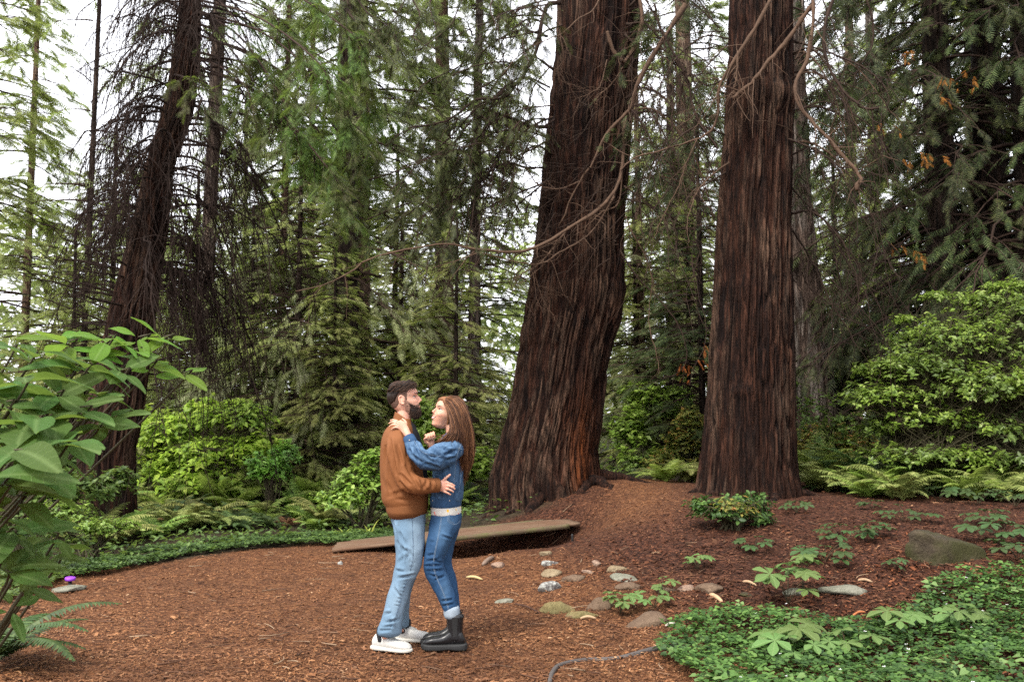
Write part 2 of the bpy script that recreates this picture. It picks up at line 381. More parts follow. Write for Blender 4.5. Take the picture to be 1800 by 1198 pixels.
# ------------------------------------------------------------------ trunks
BARK_RED = bark_mat('redwood_bark', (.014, .0058, .004), (.062, .024, .013), (.19, .115, .075), rust=(.21, .058, .015), ridge_amt=.6)
BARK_GREY = bark_mat('grey_bark', (.07, .046, .035), (.16, .11, .085), (.36, .31, .27))
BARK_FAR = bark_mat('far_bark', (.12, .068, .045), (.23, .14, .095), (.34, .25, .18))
BARK_DARK = bark_mat('dark_bark', (.022, .014, .010), (.055, .033, .024), (.12, .09, .07))
WOOD_TWIG = plain('twig_wood', (.036, .021, .015), .85, .2, .5, 3)
WOOD_DEAD = plain('dead_twigs', (.020, .012, .009), .9, .15, .5, 3)
WOOD_PALE = plain('weathered_branch', (.085, .052, .034), .85, .15, .6, 9, .6, 70)
WOOD_BROWN = plain('brown_branch', (.034, .021, .015), .85, .15, .6, 9, .6, 70)
def trunk(nodes, seg, rows, amp, seed, cells=26, flare=None, lobes=5, bulge=None, rust=None, top_at=None):
    """nodes: (x, y, z, r) from foot to top; furrowed bark as relief"""
    nd = np.array(nodes, float); z = nd[:, 2]
    zz = np.linspace(z[0], z[-1], rows)
    if top_at is not None: k = int(rows*.86); zz = np.concatenate([np.linspace(z[0], top_at, k), np.linspace(top_at, z[-1], rows-k+1)[1:]])
    cx, cy, r = (np.interp(zz, z, nd[:, k]) for k in (0, 1, 3))
    if len(nd) > 3:
        k = max(3, rows//40); w = np.ones(k)/k
        sm = lambda a: np.convolve(np.pad(a, (k//2, k-1-k//2), 'edge'), w, 'valid')
        cx, cy, r = sm(cx), sm(cy), sm(r)
    th = np.arange(seg)*2*np.pi/seg; TH, ZZ = np.meshgrid(th, zz); R = np.repeat(r[:, None], seg, 1)
    n1, n2, n3, n4 = VNoise(seed, cells), VNoise(seed+1, cells*3), VNoise(seed+2, 7), VNoise(seed+3, cells*6)
    u = TH/(2*np.pi); h = ZZ-z[0]
    wob = n3(u*7, h*.5)*.8+n3(u*7+3, h*1.6)*.25
    a = n1((u*cells+wob*1.3), h*.8); b = n2((u*cells*3+wob*2.5), h*2.2); d = n4((u*cells*6+wob*4), h*3)
    ra = 1-np.exp(-(np.abs(a-.5)/.085)**2); rb = 1-np.exp(-(np.abs(b-.5)/.13)**2)
    rd = 1-np.exp(-(np.abs(d-.5)/.16)**2); furrow = (.32*ra+.43*rb*(.4+.6*ra)+.25*rd)
    R = R*(1+.05*(n3(u*7, h*.35)-.5)*2)
    if flare is not None:
        fl, hh = flare; lob = .5+.5*np.cos(TH*lobes+seed+2.0*n3(u*7, h*.8)); R = R*(1+fl*(.35+.9*lob)*np.exp(-h/hh))
    if bulge is not None:
        for (bz, bth, bw, bh, ba) in bulge:
            dt = (TH-bth+np.pi) % (2*np.pi)-np.pi; R = R+ba*np.exp(-(dt/bw)**2-((ZZ-bz)/bh)**2)
    R = R+amp*(furrow-.5)
    V = np.stack([cx[:, None]+R*np.cos(TH), cy[:, None]+R*np.sin(TH), ZZ+0*R], -1).reshape(-1, 3)
    i = np.arange(rows-1)[:, None]*seg; j = np.arange(seg)[None]; j2 = (j+1) % seg
    F = np.stack([i+j, i+j2, i+seg+j2, i+seg+j], -1).reshape(-1, 4)
    at = dict(ridge=furrow.ravel())
    if rust is not None:
        rp, rr = rust; dd = np.linalg.norm((V-np.array(rp))/np.array(rr), axis=1); at['rust'] = np.exp(-dd**2)*(.4+.9*a.ravel())
    else: at['rust'] = np.zeros(len(V))
    return V, F, at
def nodes_from_px(rows, D, top=None):
    """rows: (py, x_left, x_right) in the photograph; the trunk stands at distance D"""
    out = []
    for py, a, b in rows:
        c = P((a+b)/2, py, D); out.append((c[0], D, c[2], (b-a)/2*D/FPX*.985))
    out.sort(key=lambda q: q[2])
    if top: out += top
    return out

# ------------------------------------------------------------------ conifer foliage
def spray_template(n=7, wid=.34, leaf=.10, droop=.12):
    V, F = [(0, -.012, 0), (0, .012, 0), (1, 0, -droop)], [(0, 1, 2)]
    for k in range(n):
        s = .08+.86*k/(n-1); L = wid*(math.sin(math.pi*min(1, s*.75+.25))**.8)+.05; z = -droop*s*s
        for sd in (-1, 1):
            b = len(V); V += [(s-leaf*.45, 0, z), (s+leaf*.45, 0, z), (s+L*.72, sd*L*.78, z-.10*L-.02*((k*7+sd) % 3))]
            F.append((b, b+1, b+2) if sd > 0 else (b+1, b, b+2))
    return np.array(V, float), np.array(F)
SPR_FAR = spray_template(4, .40, .20); SPR_MID = spray_template(6, .36, .13); SPR_NEAR = spray_template(10, .30, .075)
def crown(seed, z0, z1, Lf, nb, te=.10, dr=.55, nsec=5.0, nsp=5, size=.30, tpl=None, az=None, zbias=1.0, sec=.45, x0=0.0, wood=.030, hang=.35):
    """boughs, side twigs and flat sprays of a conifer around the Z axis; returns (wood V, F), (foliage V, F)"""
    tpl = tpl or SPR_MID; r = np.random.default_rng(seed)
    z = z0+(z1-z0)*np.sort(r.random(nb))**zbias
    a = r.uniform(0, 2*np.pi, nb) if az is None else r.uniform(az[0], az[1], nb)
    L = np.array([Lf((q-z0)/(z1-z0)) for q in z])*r.uniform(.65, 1.12, nb)
    s = np.linspace(0, 1, 7)[None]; te = te+r.normal(0, .10, nb)[:, None]; kk = dr*r.uniform(.6, 1.3, nb)[:, None]
    rad = x0+L[:, None]*s*(1-.12*s); zz = z[:, None]+L[:, None]*(te*s-kk*s*s+.25*kk*s**3)
    bend = r.normal(0, .16, nb)[:, None]*s*s*L[:, None]; wig = .03*L[:, None]*r.normal(0, 1, (nb, 7))*s
    ca, sa = np.cos(a)[:, None], np.sin(a)[:, None]
    B = np.stack([rad*ca-(bend+wig)*sa, rad*sa+(bend+wig)*ca, zz], -1)
    R = (wood*(.4+L[:, None]*.25))*(1-.85*s)
    wv = [tubes(B, R, 4)]
    cnt = np.maximum(2, (L*nsec).astype(int)); idx = np.repeat(np.arange(nb), cnt)
    ss = r.uniform(.18, 1.0, len(idx))**.8; M = len(idx); side = r.choice([-1, 1], M)
    f = ss*6; i0 = np.minimum(f.astype(int), 5); w = (f-i0)[:, None]
    P0 = B[idx, i0]*(1-w)+B[idx, i0+1]*w; Dv = norm(B[idx, i0+1]-B[idx, i0])
    ang = side*r.uniform(.5, 1.15, M)*(1-.55*ss); c_, s_ = np.cos(ang), np.sin(ang)
    D2 = np.stack([Dv[:, 0]*c_-Dv[:, 1]*s_, Dv[:, 0]*s_+Dv[:, 1]*c_, Dv[:, 2]*.6+r.normal(0, .12, M)], -1); D2 = norm(D2)
    l2 = sec*L[idx]*(1.05-.7*ss)*r.uniform(.6, 1.2, M)+.12
    t = np.linspace(0, 1, 4)[None, :, None]
    Q = P0[:, None]+D2[:, None]*l2[:, None, None]*t+np.array([0, 0, -1.])*(hang*l2*r.uniform(.4, 1.4, M))[:, None, None]*t*t
    wv.append(tubes(Q, (.005+.004*l2)[:, None]*np.array([1.2, .9, .6, .2]), 3))
    cn = np.maximum(2, (nsp*(.5+l2)).astype(int)); ix = np.repeat(np.arange(M), cn); K = len(ix)
    u = r.uniform(.12, 1.0, K); f = u*3; i0 = np.minimum(f.astype(int), 2); w = (f-i0)[:, None]
    O = Q[ix, i0]*(1-w)+Q[ix, i0+1]*w; Dd = norm(Q[ix, i0+1]-Q[ix, i0])
    ang = r.choice([-1, 1], K)*r.uniform(.15, 1.0, K)*(1-.6*u); c_, s_ = np.cos(ang), np.sin(ang)
    X = np.stack([Dd[:, 0]*c_-Dd[:, 1]*s_, Dd[:, 0]*s_+Dd[:, 1]*c_, Dd[:, 2]-r.uniform(0, hang, K)], -1)
    N = np.stack([r.normal(0, .35, K), r.normal(0, .35, K), np.ones(K)], -1)
    fv = stamp(*tpl, O, X, N, size*r.uniform(.6, 1.25, K))
    return joinvf(wv), fv

FOL_MID = leaf_mat('conifer_green', [(0, (.14, .17, .055)), (.4, (.24, .275, .085)), (.8, (.34, .37, .12)), (1, (.44, .45, .17))], .45, .6, .2, patch=[(0, (.16, .185, .06)), (.6, (.29, .31, .11)), (1, (.38, .40, .17))], pscale=.7)
FOL_DARK = leaf_mat('conifer_dark_green', [(0, (.030, .042, .014)), (.5, (.058, .078, .024)), (.85, (.090, .115, .036)), (1, (.14, .16, .050))], .3, .6, .22, patch=[(0, (.028, .040, .018)), (.7, (.06, .075, .03)), (1, (.09, .10, .04))], pscale=.6)
FOL_PALE = leaf_mat('conifer_pale_green', [(0, (.17, .20, .085)), (.4, (.26, .29, .13)), (.8, (.35, .38, .18)), (1, (.44, .46, .25))], .5, .6, .2, patch=[(0, (.12, .13, .07)), (.6, (.19, .195, .11)), (1, (.28, .27, .17))], pscale=.5)  # haze and brightness of the background trees put into a paler leaf colour
FOL_LIVE = leaf_mat('fresh_conifer_green', [(0, (.04, .07, .02)), (.4, (.075, .13, .030)), (.85, (.13, .20, .045)), (1, (.19, .26, .07))], .38, .55, .22, patch=[(0, (.045, .05, .02)), (1, (.10, .09, .04))], pscale=1.4)
FOL_DEAD = leaf_mat('dead_needles', [(0, (.20, .055, .018)), (.5, (.34, .10, .03)), (1, (.45, .17, .05))], .3, .7, .1)

def plant_tree(name, label, cat, loc, tr, barkm, crown_wood, crown_fol, fol, rz=0, scale=1, group=None):
    t = thing(name, label, cat, loc, rz, group, scale)
    k = []
    V, F, at = tr; k.append(obj('trunk', mesh('trunk', V, F, barkm, True, at), t))
    if crown_wood is not None: k.append(obj('branches', mesh('branches', *crown_wood, WOOD_TWIG), t)); tag(k[-1], kind='stuff')
    if crown_fol is not None: k.append(obj('crown', mesh('crown', *crown_fol, fol), t)); tag(k[-1], kind='stuff')
    return t, [(q, []) for q in k]

# --- the leaning giant in the middle
MID_D = 13.6
mid_nodes = nodes_from_px([(905, 868, 1066), (880, 866, 1062), (850, 862, 1053), (800, 876, 1046), (740, 893, 1056), (700, 904, 1060), (640, 914, 1066), (600, 919, 1074), (560, 926, 1086), (520, 933, 1092),
    (460, 940, 1093), (400, 949, 1093), (300, 956, 1101), (200, 966, 1108), (100, 977, 1119), (0, 981, 1126)], MID_D)
x_, y_, z_, r_ = mid_nodes[-1]; mid_nodes += [(x_+.25, y_, z_+3, r_*.9), (x_+.5, y_, z_+9, r_*.6)]
mid_nodes[0] = (mid_nodes[0][0], MID_D, mid_nodes[0][2]-.25, mid_nodes[0][3])
rustp = P(1030, 790, MID_D-.85)
giant, _ = plant_tree('redwood_tree', 'giant leaning redwood behind the footbridge with an orange scar low on its furrowed bark', 'tree', (0, 0, 0),
    trunk(mid_nodes, 430, 180, .085, 31, 40, (.20, .34), 6, bulge=[(3.05, -.45, .35, .5, .07), (.9, -1.0, .5, .35, .05)], rust=(rustp, (.20, .8, .62)), top_at=7.0), BARK_RED, None, None, None)
def roots(parent, cx, cy, r0, specs, seed):
    rr = np.random.default_rng(seed)
    for a, L, w in specs:
        a = math.radians(a); n = 16; s = np.linspace(0, 1, n); aa = a+np.cumsum(rr.normal(0, .05, n)); d = r0*.72+L*s
        x, y = cx+np.cos(aa)*d, cy+np.sin(aa)*d; z = H(x, y)+w*.9*(1-s)**1.4-w*.55*s
        V, F = tubes(np.stack([x, y, z], -1)[None], (w*(1-.8*s)*(1+.1*rr.normal(0, 1, n)))[None], 12, cap=True)
        obj('root', mesh('root', V, F, BARK_RED, True, dict(ridge=rr.random(len(V)), rust=np.zeros(len(V)))), parent)
roots(giant, mid_nodes[1][0], MID_D, .74, ((-150, .55, .11), (-118, .5, .09), (-92, .65, .12), (-60, .5, .10), (-35, .75, .10), (-12, 1.1, .09), (-75, .35, .08), (175, .5, .1)), 3)
# --- the straight giant on the slope
R_D = 11.6
rn = nodes_from_px([(890, 1231, 1403), (860, 1232, 1402), (830, 1235, 1397), (800, 1237, 1395), (700, 1244, 1392), (600, 1250, 1390), (500, 1256, 1387), (400, 1261, 1385), (300, 1268, 1389), (200, 1276, 1392), (100, 1280, 1391), (0, 1284, 1390)], R_D)
x_, y_, z_, r_ = rn[-1]; rn += [(x_+.05, y_, z_+3, r_*.9), (x_+.1, y_, z_+9, r_*.6)]
rn[0] = (rn[0][0], R_D, rn[0][2]-.2, rn[0][3])
giant2, _ = plant_tree('redwood_tree', 'straight giant redwood on the mulch slope with a leafy shrub at its foot', 'tree', (0, 0, 0),
    trunk(rn, 370, 172, .075, 47, 36, (.17, .30), 5, bulge=[(P(0, 175, R_D)[2], -1.3, 1.2, .16, .045), (P(0, 690, R_D)[2], -2.0, .25, .06, .05)], top_at=6.6), BARK_RED, None, None, None)
roots(giant2, rn[1][0], R_D, .56, ((-140, .4, .08), (-100, .45, .09), (-62, .4, .08), (-25, .5, .08), (185, .4, .08)), 4)
# --- leaning tree on the left
L_D = 13.6
ln = nodes_from_px([(900, 150, 236), (850, 143, 236), (800, 142, 234), (750, 150, 244), (700, 163, 252), (600, 187, 263), (500, 210, 279), (400, 236, 294), (300, 257, 303), (200, 288, 338), (100, 308, 350), (0, 317, 351)], L_D)
x_, y_, z_, r_ = ln[-1]; ln += [(x_+.45, y_, z_+3, r_*.8), (x_+1.2, y_, z_+9, r_*.4)]
ln[0] = (ln[0][0], L_D, ln[0][2]-.25, ln[0][3])
leaning, _ = plant_tree('conifer_tree', 'dark leaning conifer hung with dead drooping twigs', 'tree', (0, 0, 0),
    trunk(ln, 160, 180, .06, 63, 22, (.18, .3), 5, top_at=7.6), BARK_RED, None, None, None)
def on_trunk(nd, z):
    nd = np.array(nd); return np.array([np.interp(z, nd[:, 2], nd[:, k]) for k in range(4)])
# dead drooping twigs of the leaning tree: boughs that go out and hang, with twiglets all along
def dead_boughs(seed, nd, zr, n, az, Lr, droop, tw, hangl):
    r = np.random.default_rng(seed); z = r.uniform(*zr, n); a = r.uniform(*az, n); L = r.uniform(*Lr, n)
    c = np.array([on_trunk(nd, q) for q in z]); s = np.linspace(0, 1, 9)[None]
    te = r.uniform(.0, .45, n)[:, None]; kk = droop*r.uniform(.6, 1.3, n)[:, None]
    rad = c[:, 3:4]*.8+L[:, None]*(s-.30*s**2.2); zz = z[:, None]+L[:, None]*(te*s-kk*s**1.9)
    w = .03*L[:, None]*r.normal(0, 1, (n, 9))*s; bend = r.normal(0, .25, n)[:, None]*s*s*L[:, None]
    B = np.stack([c[:, 0:1]+rad*np.cos(a)[:, None]-(w+bend)*np.sin(a)[:, None], c[:, 1:2]+rad*np.sin(a)[:, None]+(w+bend)*np.cos(a)[:, None], zz+w], -1)
    v = [tubes(B, (.008+.005*L)[:, None]*(1.05-.9*s), 5)]
    m = (L*tw).astype(int)+2; idx = np.repeat(np.arange(n), m); M = len(idx); u = r.uniform(.08, 1, M)
    f = u*8; i0 = np.minimum(f.astype(int), 7); ww = (f-i0)[:, None]; O = B[idx, i0]*(1-ww)+B[idx, i0+1]*ww; Dv = norm(B[idx, i0+1]-B[idx, i0])
    l = hangl*r.gamma(2.5, .4, M); t = np.linspace(0, 1, 5)[None, :, None]
    D = norm(Dv*.7+r.normal(0, .45, (M, 3))+np.array([0, 0, -.25])); wob = np.cumsum(r.normal(0, .035, (M, 5, 3)), 1)*l[:, None, None]
    Q = O[:, None]+D[:, None]*l[:, None, None]*t+np.array([0, 0, -1.])*(l*r.uniform(.45, 1.4, M))[:, None, None]*t*t+wob*t
    v.append(tubes(Q, (.0035+.003*l)[:, None]*np.array([1, .85, .7, .5, .3]), 3))
    k = 2; ix = np.repeat(np.arange(M), k); K = len(ix); u = r.uniform(.2, 1, K); f = u*4; i0 = np.minimum(f.astype(int), 3); ww = (f-i0)[:, None]
    O = Q[ix, i0]*(1-ww)+Q[ix, i0+1]*ww; l = hangl*r.uniform(.1, .45, K); t = np.linspace(0, 1, 3)[None, :, None]
    D = norm(r.normal(0, .6, (K, 3))+np.array([0, 0, -.7]))
    v.append(tubes(O[:, None]+D[:, None]*l[:, None, None]*t+np.array([0, 0, -.3])*l[:, None, None]*t*t, np.full((K, 1), .0028)*np.array([1, .8, .4]), 3))
    return joinvf(v), B
zt = P(0, -60, L_D)[2]
for sd, zr, n, az, Lr, dr, tw, hl in ((1, (3.5, zt), 58, (2.2, 4.4), (.9, 2.0), .80, 17, .36), (2, (3.4, zt), 50, (-1.5, 1.3), (1.2, 3.0), 1.05, 13, .48), (3, (4.1, zt), 26, (3.6, 5.6), (.5, 1.4), 1.0, 24, .34),
        (4, (1.9, 3.6), 14, (2.5, 4.6), (.7, 1.9), .12, 4, .16), (5, (1.9, 3.4), 10, (-1.3, 1.0), (.6, 1.8), .35, 5, .2), (6, (3.3, 4.6), 16, (-.9, .8), (.7, 1.25), 1.5, 26, .5)):
    (VF, B) = dead_boughs(70+sd, ln, zr, n, az, Lr, dr, tw, hl)
    tag(obj('dead_boughs', mesh('dead_boughs', *VF, WOOD_DEAD), leaning), kind='stuff')
# live green boughs of the leaning tree, high and to the far side
def bough_foliage(seed, base_pts, n_per_m, l2, nsp, size, tpl, wood=.010, hang=.4, start=.15):
    """side twigs and sprays along traced boughs"""
    r = np.random.default_rng(seed); wv, O_, X_, N_, S_ = [], [], [], [], []
    for bp in base_pts:
        bp = np.asarray(bp); seglen = np.linalg.norm(np.diff(bp, axis=0), axis=1).sum(); M = max(3, int(seglen*n_per_m))
        u = r.uniform(start, 1, M); f = u*(len(bp)-1); i0 = np.minimum(f.astype(int), len(bp)-2); w = (f-i0)[:, None]
        O = bp[i0]*(1-w)+bp[i0+1]*w; Dv = norm(bp[i0+1]-bp[i0]); D = norm(Dv*.8+r.normal(0, .65, (M, 3))*np.array([1, 1, .45]))
        l = l2*r.uniform(.35, 1.2, M); t = np.linspace(0, 1, 4)[None, :, None]
        Q = O[:, None]+D[:, None]*l[:, None, None]*t+np.array([0, 0, -hang])*l[:, None, None]*t*t
        wv.append(tubes(Q, (.003+wood*l*.35)[:, None]*np.array([1, .8, .6, .3]), 3))
        K = M*nsp; ix = np.repeat(np.arange(M), nsp); u = r.uniform(.1, 1, K); f = u*3; i0 = np.minimum(f.astype(int), 2); w = (f-i0)[:, None]
        O_.append(Q[ix, i0]*(1-w)+Q[ix, i0+1]*w); Dd = norm(Q[ix, i0+1]-Q[ix, i0]); X_.append(norm(Dd+r.normal(0, .5, (K, 3))*np.array([1, 1, .5])-np.array([0, 0, .25])*hang))
        N_.append(np.stack([r.normal(0, .4, K), r.normal(0, .4, K), np.ones(K)], -1)); S_.append(size*r.uniform(.55, 1.25, K))
    return joinvf(wv), stamp(*tpl, np.concatenate(O_), np.concatenate(X_), np.concatenate(N_), np.concatenate(S_))
def px_path(pts, n=14): return resample([P(*p) for p in pts], n)
live = []
r = np.random.default_rng(8)
for (x0, y0, x1, y1) in ((345, -30, 520, 60), (350, 0, 560, 110), (340, 40, 470, 130), (348, -60, 620, 60), (350, 20, 600, 180), (345, 60, 560, 230), (340, 120, 540, 250), (345, 60, 610, 250), (335, 150, 600, 330), (330, 100, 430, 150),
        (345, -40, 480, 20), (350, -80, 560, 0), (345, 30, 640, 150), (340, 90, 640, 235), (330, 110, 580, 300), (300, 130, 345, 150), (340, -20, 430, 60), (345, 20, 505, 190)):
    d0 = L_D; d1 = L_D-r.uniform(.2, 2.0)
    live.append(px_path([(x0, y0, d0), (x0+(x1-x0)*.5, y0+(y1-y0)*.28, (d0+d1)/2), (x1, y1, d1), (x1+15, y1+45, d1-.1)], 12))
wv, fv = bough_foliage(12, live, 9, .50, 7, .19, SPR_NEAR, start=.42)
wt = tubes(np.array(live), np.full((len(live), 12), .018)*np.linspace(1, .3, 12), 5)
tag(obj('live_boughs', mesh('live_boughs', *joinvf([wv, wt]), WOOD_TWIG), leaning), kind='stuff')
tag(obj('crown', mesh('crown', *fv, FOL_LIVE), leaning), kind='stuff')

# ------------------------------------------------------------------ traced boughs of the two giants (px, py, distance), thickness in photo pixels
def branch(pts, w0, w1, mat, parent, n=26, sides=7, seed=0, knots=True):
    p = px_path(pts, n); D = p[:, 1].mean(); s = np.linspace(0, 1, n); r = np.random.default_rng(seed)
    R = .60*(w0*(1-s)+w1*s)/2*D/FPX*(1+.16*r.normal(0, 1, n))
    p = p+r.normal(0, .008, (n, 3))*s[:, None]
    VF = [tubes(p[None], R[None], sides, cap=True)]
    m = 22; i = r.integers(3, n-1, m); O = p[i]; T = norm(p[np.minimum(i+1, n-1)]-p[i-1]); Dv = norm(T*.6+r.normal(0, .7, (m, 3))); l = r.gamma(2.5, .14, m); Q = [O]; cur = Dv
    for k in range(6): cur = norm(cur+r.normal(0, .22, (m, 3))+np.array([0, 0, -.10])); Q.append(Q[-1]+cur*l[:, None]/6)
    VF.append(tubes(np.stack(Q, 1), (np.minimum(R[i]*.5, .007))[:, None]*np.linspace(1, .3, 7)[None], 4))
    V, F = joinvf(VF); o = obj('branch', mesh('branch', V, F, mat, True), parent); return o, p
M1, M0 = MID_D, MID_D-.9
def zz(lst, d0, d1):
    n = len(lst); return [(a, b, d0+(d1-d0)*k/(n-1)) for k, (a, b) in enumerate(lst)]
mid_br = [
    (zz([(985, 5), (962, 10), (950, 50), (943, 90), (923, 127), (905, 152), (887, 172), (840, 175), (817, 190), (787, 213), (750, 220), (717, 226)], 12.3, 11.0), 15, 4, WOOD_BROWN),
    (zz([(968, 223), (933, 222), (917, 215), (883, 202), (873, 200), (853, 227), (843, 260), (847, 300), (833, 350), (825, 400)], 12.3, 11.6), 11, 3, WOOD_BROWN),
    (zz([(962, 294), (927, 295), (890, 287), (860, 303), (840, 320), (815, 350)], 12.3, 11.7), 8, 3, WOOD_BROWN),
    (zz([(958, 321), (927, 333), (893, 347), (833, 377), (800, 400)], 12.3, 11.6), 7, 2, WOOD_BROWN),
    (zz([(1062, -20), (1043, 17), (1017, 33), (987, 60), (953, 73), (915, 95), (880, 135)], 11.9, 11.2), 5, 2, WOOD_PALE),
    (zz([(1067, 55), (1072, 72), (1080, 93), (1090, 105), (1100, 106), (1117, 77), (1127, 40), (1123, -20)], 11.9, 12.1), 11, 13, WOOD_PALE),
    (zz([(1205, 8), (1167, 67), (1140, 110), (1120, 150), (1110, 187), (1100, 200), (1073, 227), (1057, 253), (1037, 293), (1020, 317), (1007, 347), (983, 397)], 11.2, 11.6), 15, 5, WOOD_PALE),
    (zz([(1099, 200), (1097, 240), (1093, 300), (1080, 337), (1047, 373), (1000, 400), (963, 425), (920, 441), (870, 441), (830, 437), (800, 430), (775, 429), (734, 435), (659, 450), (625, 471), (596, 490), (558, 504), (520, 512)], 11.7, 10.2), 14, 2.5, WOOD_PALE),
    (zz([(1080, 345), (1046, 400), (1017, 425), (979, 446), (946, 465), (883, 454), (842, 446), (760, 470)], 11.6, 10.8), 6, 2, WOOD_PALE),
    (zz([(1020, 318), (985, 332), (955, 328), (940, 318), (925, 290), (913, 250), (910, 215)], 11.6, 11.3), 5, 2, WOOD_PALE),
    (zz([(1105, 195), (1117, 200), (1147, 253), (1157, 300), (1173, 320), (1200, 340), (1220, 380)], 12, 11.4), 7, 2.5, WOOD_BROWN),
    (zz([(1097, 327), (1133, 353), (1167, 387), (1185, 400)], 12.2, 11.8), 6, 3, WOOD_BROWN),
    (zz([(1090, 440), (1117, 483), (1146, 513), (1176, 546), (1196, 579), (1207, 625), (1192, 655), (1165, 664)], 12.2, 11.8), 5, 2, WOOD_BROWN),
    (zz([(1100, 380), (1109, 405), (1134, 450), (1146, 496), (1140, 567), (1155, 621), (1158, 660)], 12.2, 11.8), 4.5, 1.5, WOOD_PALE),
    (zz([(1098, 60), (1130, 90), (1160, 85), (1190, 110), (1215, 160), (1238, 205), (1250, 230)], 12, 11.8), 7, 4, WOOD_BROWN),
    (zz([(1105, 120), (1130, 170), (1125, 240), (1118, 300), (1130, 360)], 12.2, 12), 5, 2, WOOD_BROWN),
    (zz([(1067, 105), (1055, 150), (1035, 165), (1010, 175)], 11.9, 11.7), 3.5, 1.5, WOOD_PALE),
    (zz([(1095, 118), (1075, 148), (1052, 170), (1049, 183)], 11.8, 11.8), 4, 3, WOOD_PALE),
    (zz([(985, 65), (990, 100), (982, 122), (985, 140), (1010, 150), (1040, 160)], 11.9, 11.9), 3.5, 1.5, WOOD_PALE),
    (zz([(940, 475), (945, 500), (957, 530), (975, 560), (990, 590)], 11.7, 11.9), 3.5, 1.2, WOOD_PALE),
    (zz([(1000, 398), (985, 420), (950, 462), (920, 480), (900, 492)], 11.6, 11.4), 7, 3, WOOD_PALE),
    (zz([(1095, 240), (1089, 350), (1060, 372), (1030, 400), (1025, 420)], 11.6, 11.6), 6, 2, WOOD_PALE),
]
for k, (pts, w0, w1, m) in enumerate(mid_br): branch([(a, b, d+.8) for a, b, d in pts], w0, w1, m, giant, 30, seed=k)
rt_br = [
    (zz([(1362, -15), (1333, 40), (1310, 77), (1290, 107), (1270, 140), (1263, 160), (1263, 195), (1250, 230), (1227, 243), (1200, 253), (1170, 262), (1120, 275), (1090, 300)], 10.9, 11.2), 13, 4, WOOD_PALE),
    (zz([(1432, 5), (1414, 27), (1387, 67), (1350, 110), (1320, 147), (1287, 175)], 10.7, 10.95), 15, 12, WOOD_PALE),
    (zz([(1297, 90), (1295, 133), (1291, 155), (1287, 172)], 10.9, 10.95), 7, 6, WOOD_PALE),
    (zz([(1428, -15), (1430, 20), (1427, 60), (1417, 110), (1400, 140), (1398, 163), (1410, 193), (1433, 220), (1460, 247), (1483, 277), (1500, 293), (1512, 312), (1506, 334)], 10.7, 10.3), 11, 11, WOOD_PALE),
    (zz([(1470, -15), (1453, 33), (1448, 80), (1460, 123), (1480, 157), (1500, 177), (1520, 190), (1545, 190)], 10.6, 10.4), 10, 6, WOOD_BROWN),
    (zz([(1518, -15), (1535, 40), (1530, 87), (1510, 117), (1500, 153)], 11, 11), 6, 3, WOOD_BROWN),
    (zz([(1440, -15), (1467, 50), (1483, 100), (1480, 140), (1455, 175)], 11, 11), 4, 2, WOOD_BROWN),
    (zz([(1385, 322), (1413, 353), (1457, 397), (1477, 440), (1513, 493), (1570, 527)], 11.8, 11.6), 5, 2, WOOD_BROWN),
    (zz([(1457, 400), (1483, 430), (1510, 467), (1513, 507), (1487, 533), (1440, 532), (1415, 520)], 11.5, 11.6), 3, 2, WOOD_BROWN),
    (zz([(1390, 400), (1423, 450), (1443, 493), (1467, 543), (1490, 577), (1505, 610)], 12, 11.8), 5.5, 3, WOOD_BROWN),
    (zz([(1275, 140), (1240, 150), (1215, 130), (1195, 160), (1180, 220), (1195, 290), (1240, 330), (1250, 400)], 11.4, 11.6), 5, 2, WOOD_BROWN),
    (zz([(1262, 258), (1245, 300), (1235, 360), (1248, 420), (1252, 470)], 11.4, 11.4), 4, 1.5, WOOD_BROWN),
    (zz([(1225, 245), (1205, 290), (1192, 330), (1165, 380), (1150, 420)], 11.1, 11.1), 4, 2, WOOD_PALE),
    (zz([(1265, 50), (1240, 25), (1222, 8), (1200, -10)], 11.3, 11.2), 4, 3, WOOD_BROWN),
    (zz([(1262, 262), (1222, 200), (1205, 130), (1165, 60), (1150, 10)], 11.3, 11.2), 9, 6, WOOD_BROWN),
]
for k, (pts, w0, w1, m) in enumerate(rt_br): branch(pts, w0, w1, m, giant2, 30, seed=50+k)
# more thin arching limbs to both sides of the two giants
r = np.random.default_rng(91)
def arcs(n, parent, xs, ys, sx, d0, w, seed):
    rr = np.random.default_rng(seed)
    for k in range(n):
        x, y = rr.uniform(*xs), rr.uniform(*ys); L = rr.uniform(70, 210); up = rr.uniform(-25, 25); dn = rr.uniform(60, 230); d = rr.uniform(*d0)
        pts = [(x, y, d), (x+sx*L*.30, y+up, d-.1), (x+sx*L*.65, y+up+dn*.25, d-.3), (x+sx*L*.85, y+up+dn*.6, d-.45), (x+sx*L*(.80+.3*rr.random()), y+up+dn, d-.55)]
        branch(pts, rr.uniform(*w), 1.2, (WOOD_BROWN, WOOD_PALE)[int(rr.random() < .35)], parent, 22, 6, seed=seed*100+k)
arcs(16, giant, (960, 975), (-30, 330), -1, (12.9, 13.3), (5, 9), 1)
arcs(12, giant, (1095, 1110), (-30, 360), 1, (12.8, 13.2), (5, 9), 2)
arcs(8, giant2, (1270, 1285), (-30, 330), -1, (11.2, 11.5), (4, 7), 3)
arcs(14, giant2, (1385, 1392), (-30, 420), 1, (11.2, 11.8), (5, 9), 4)
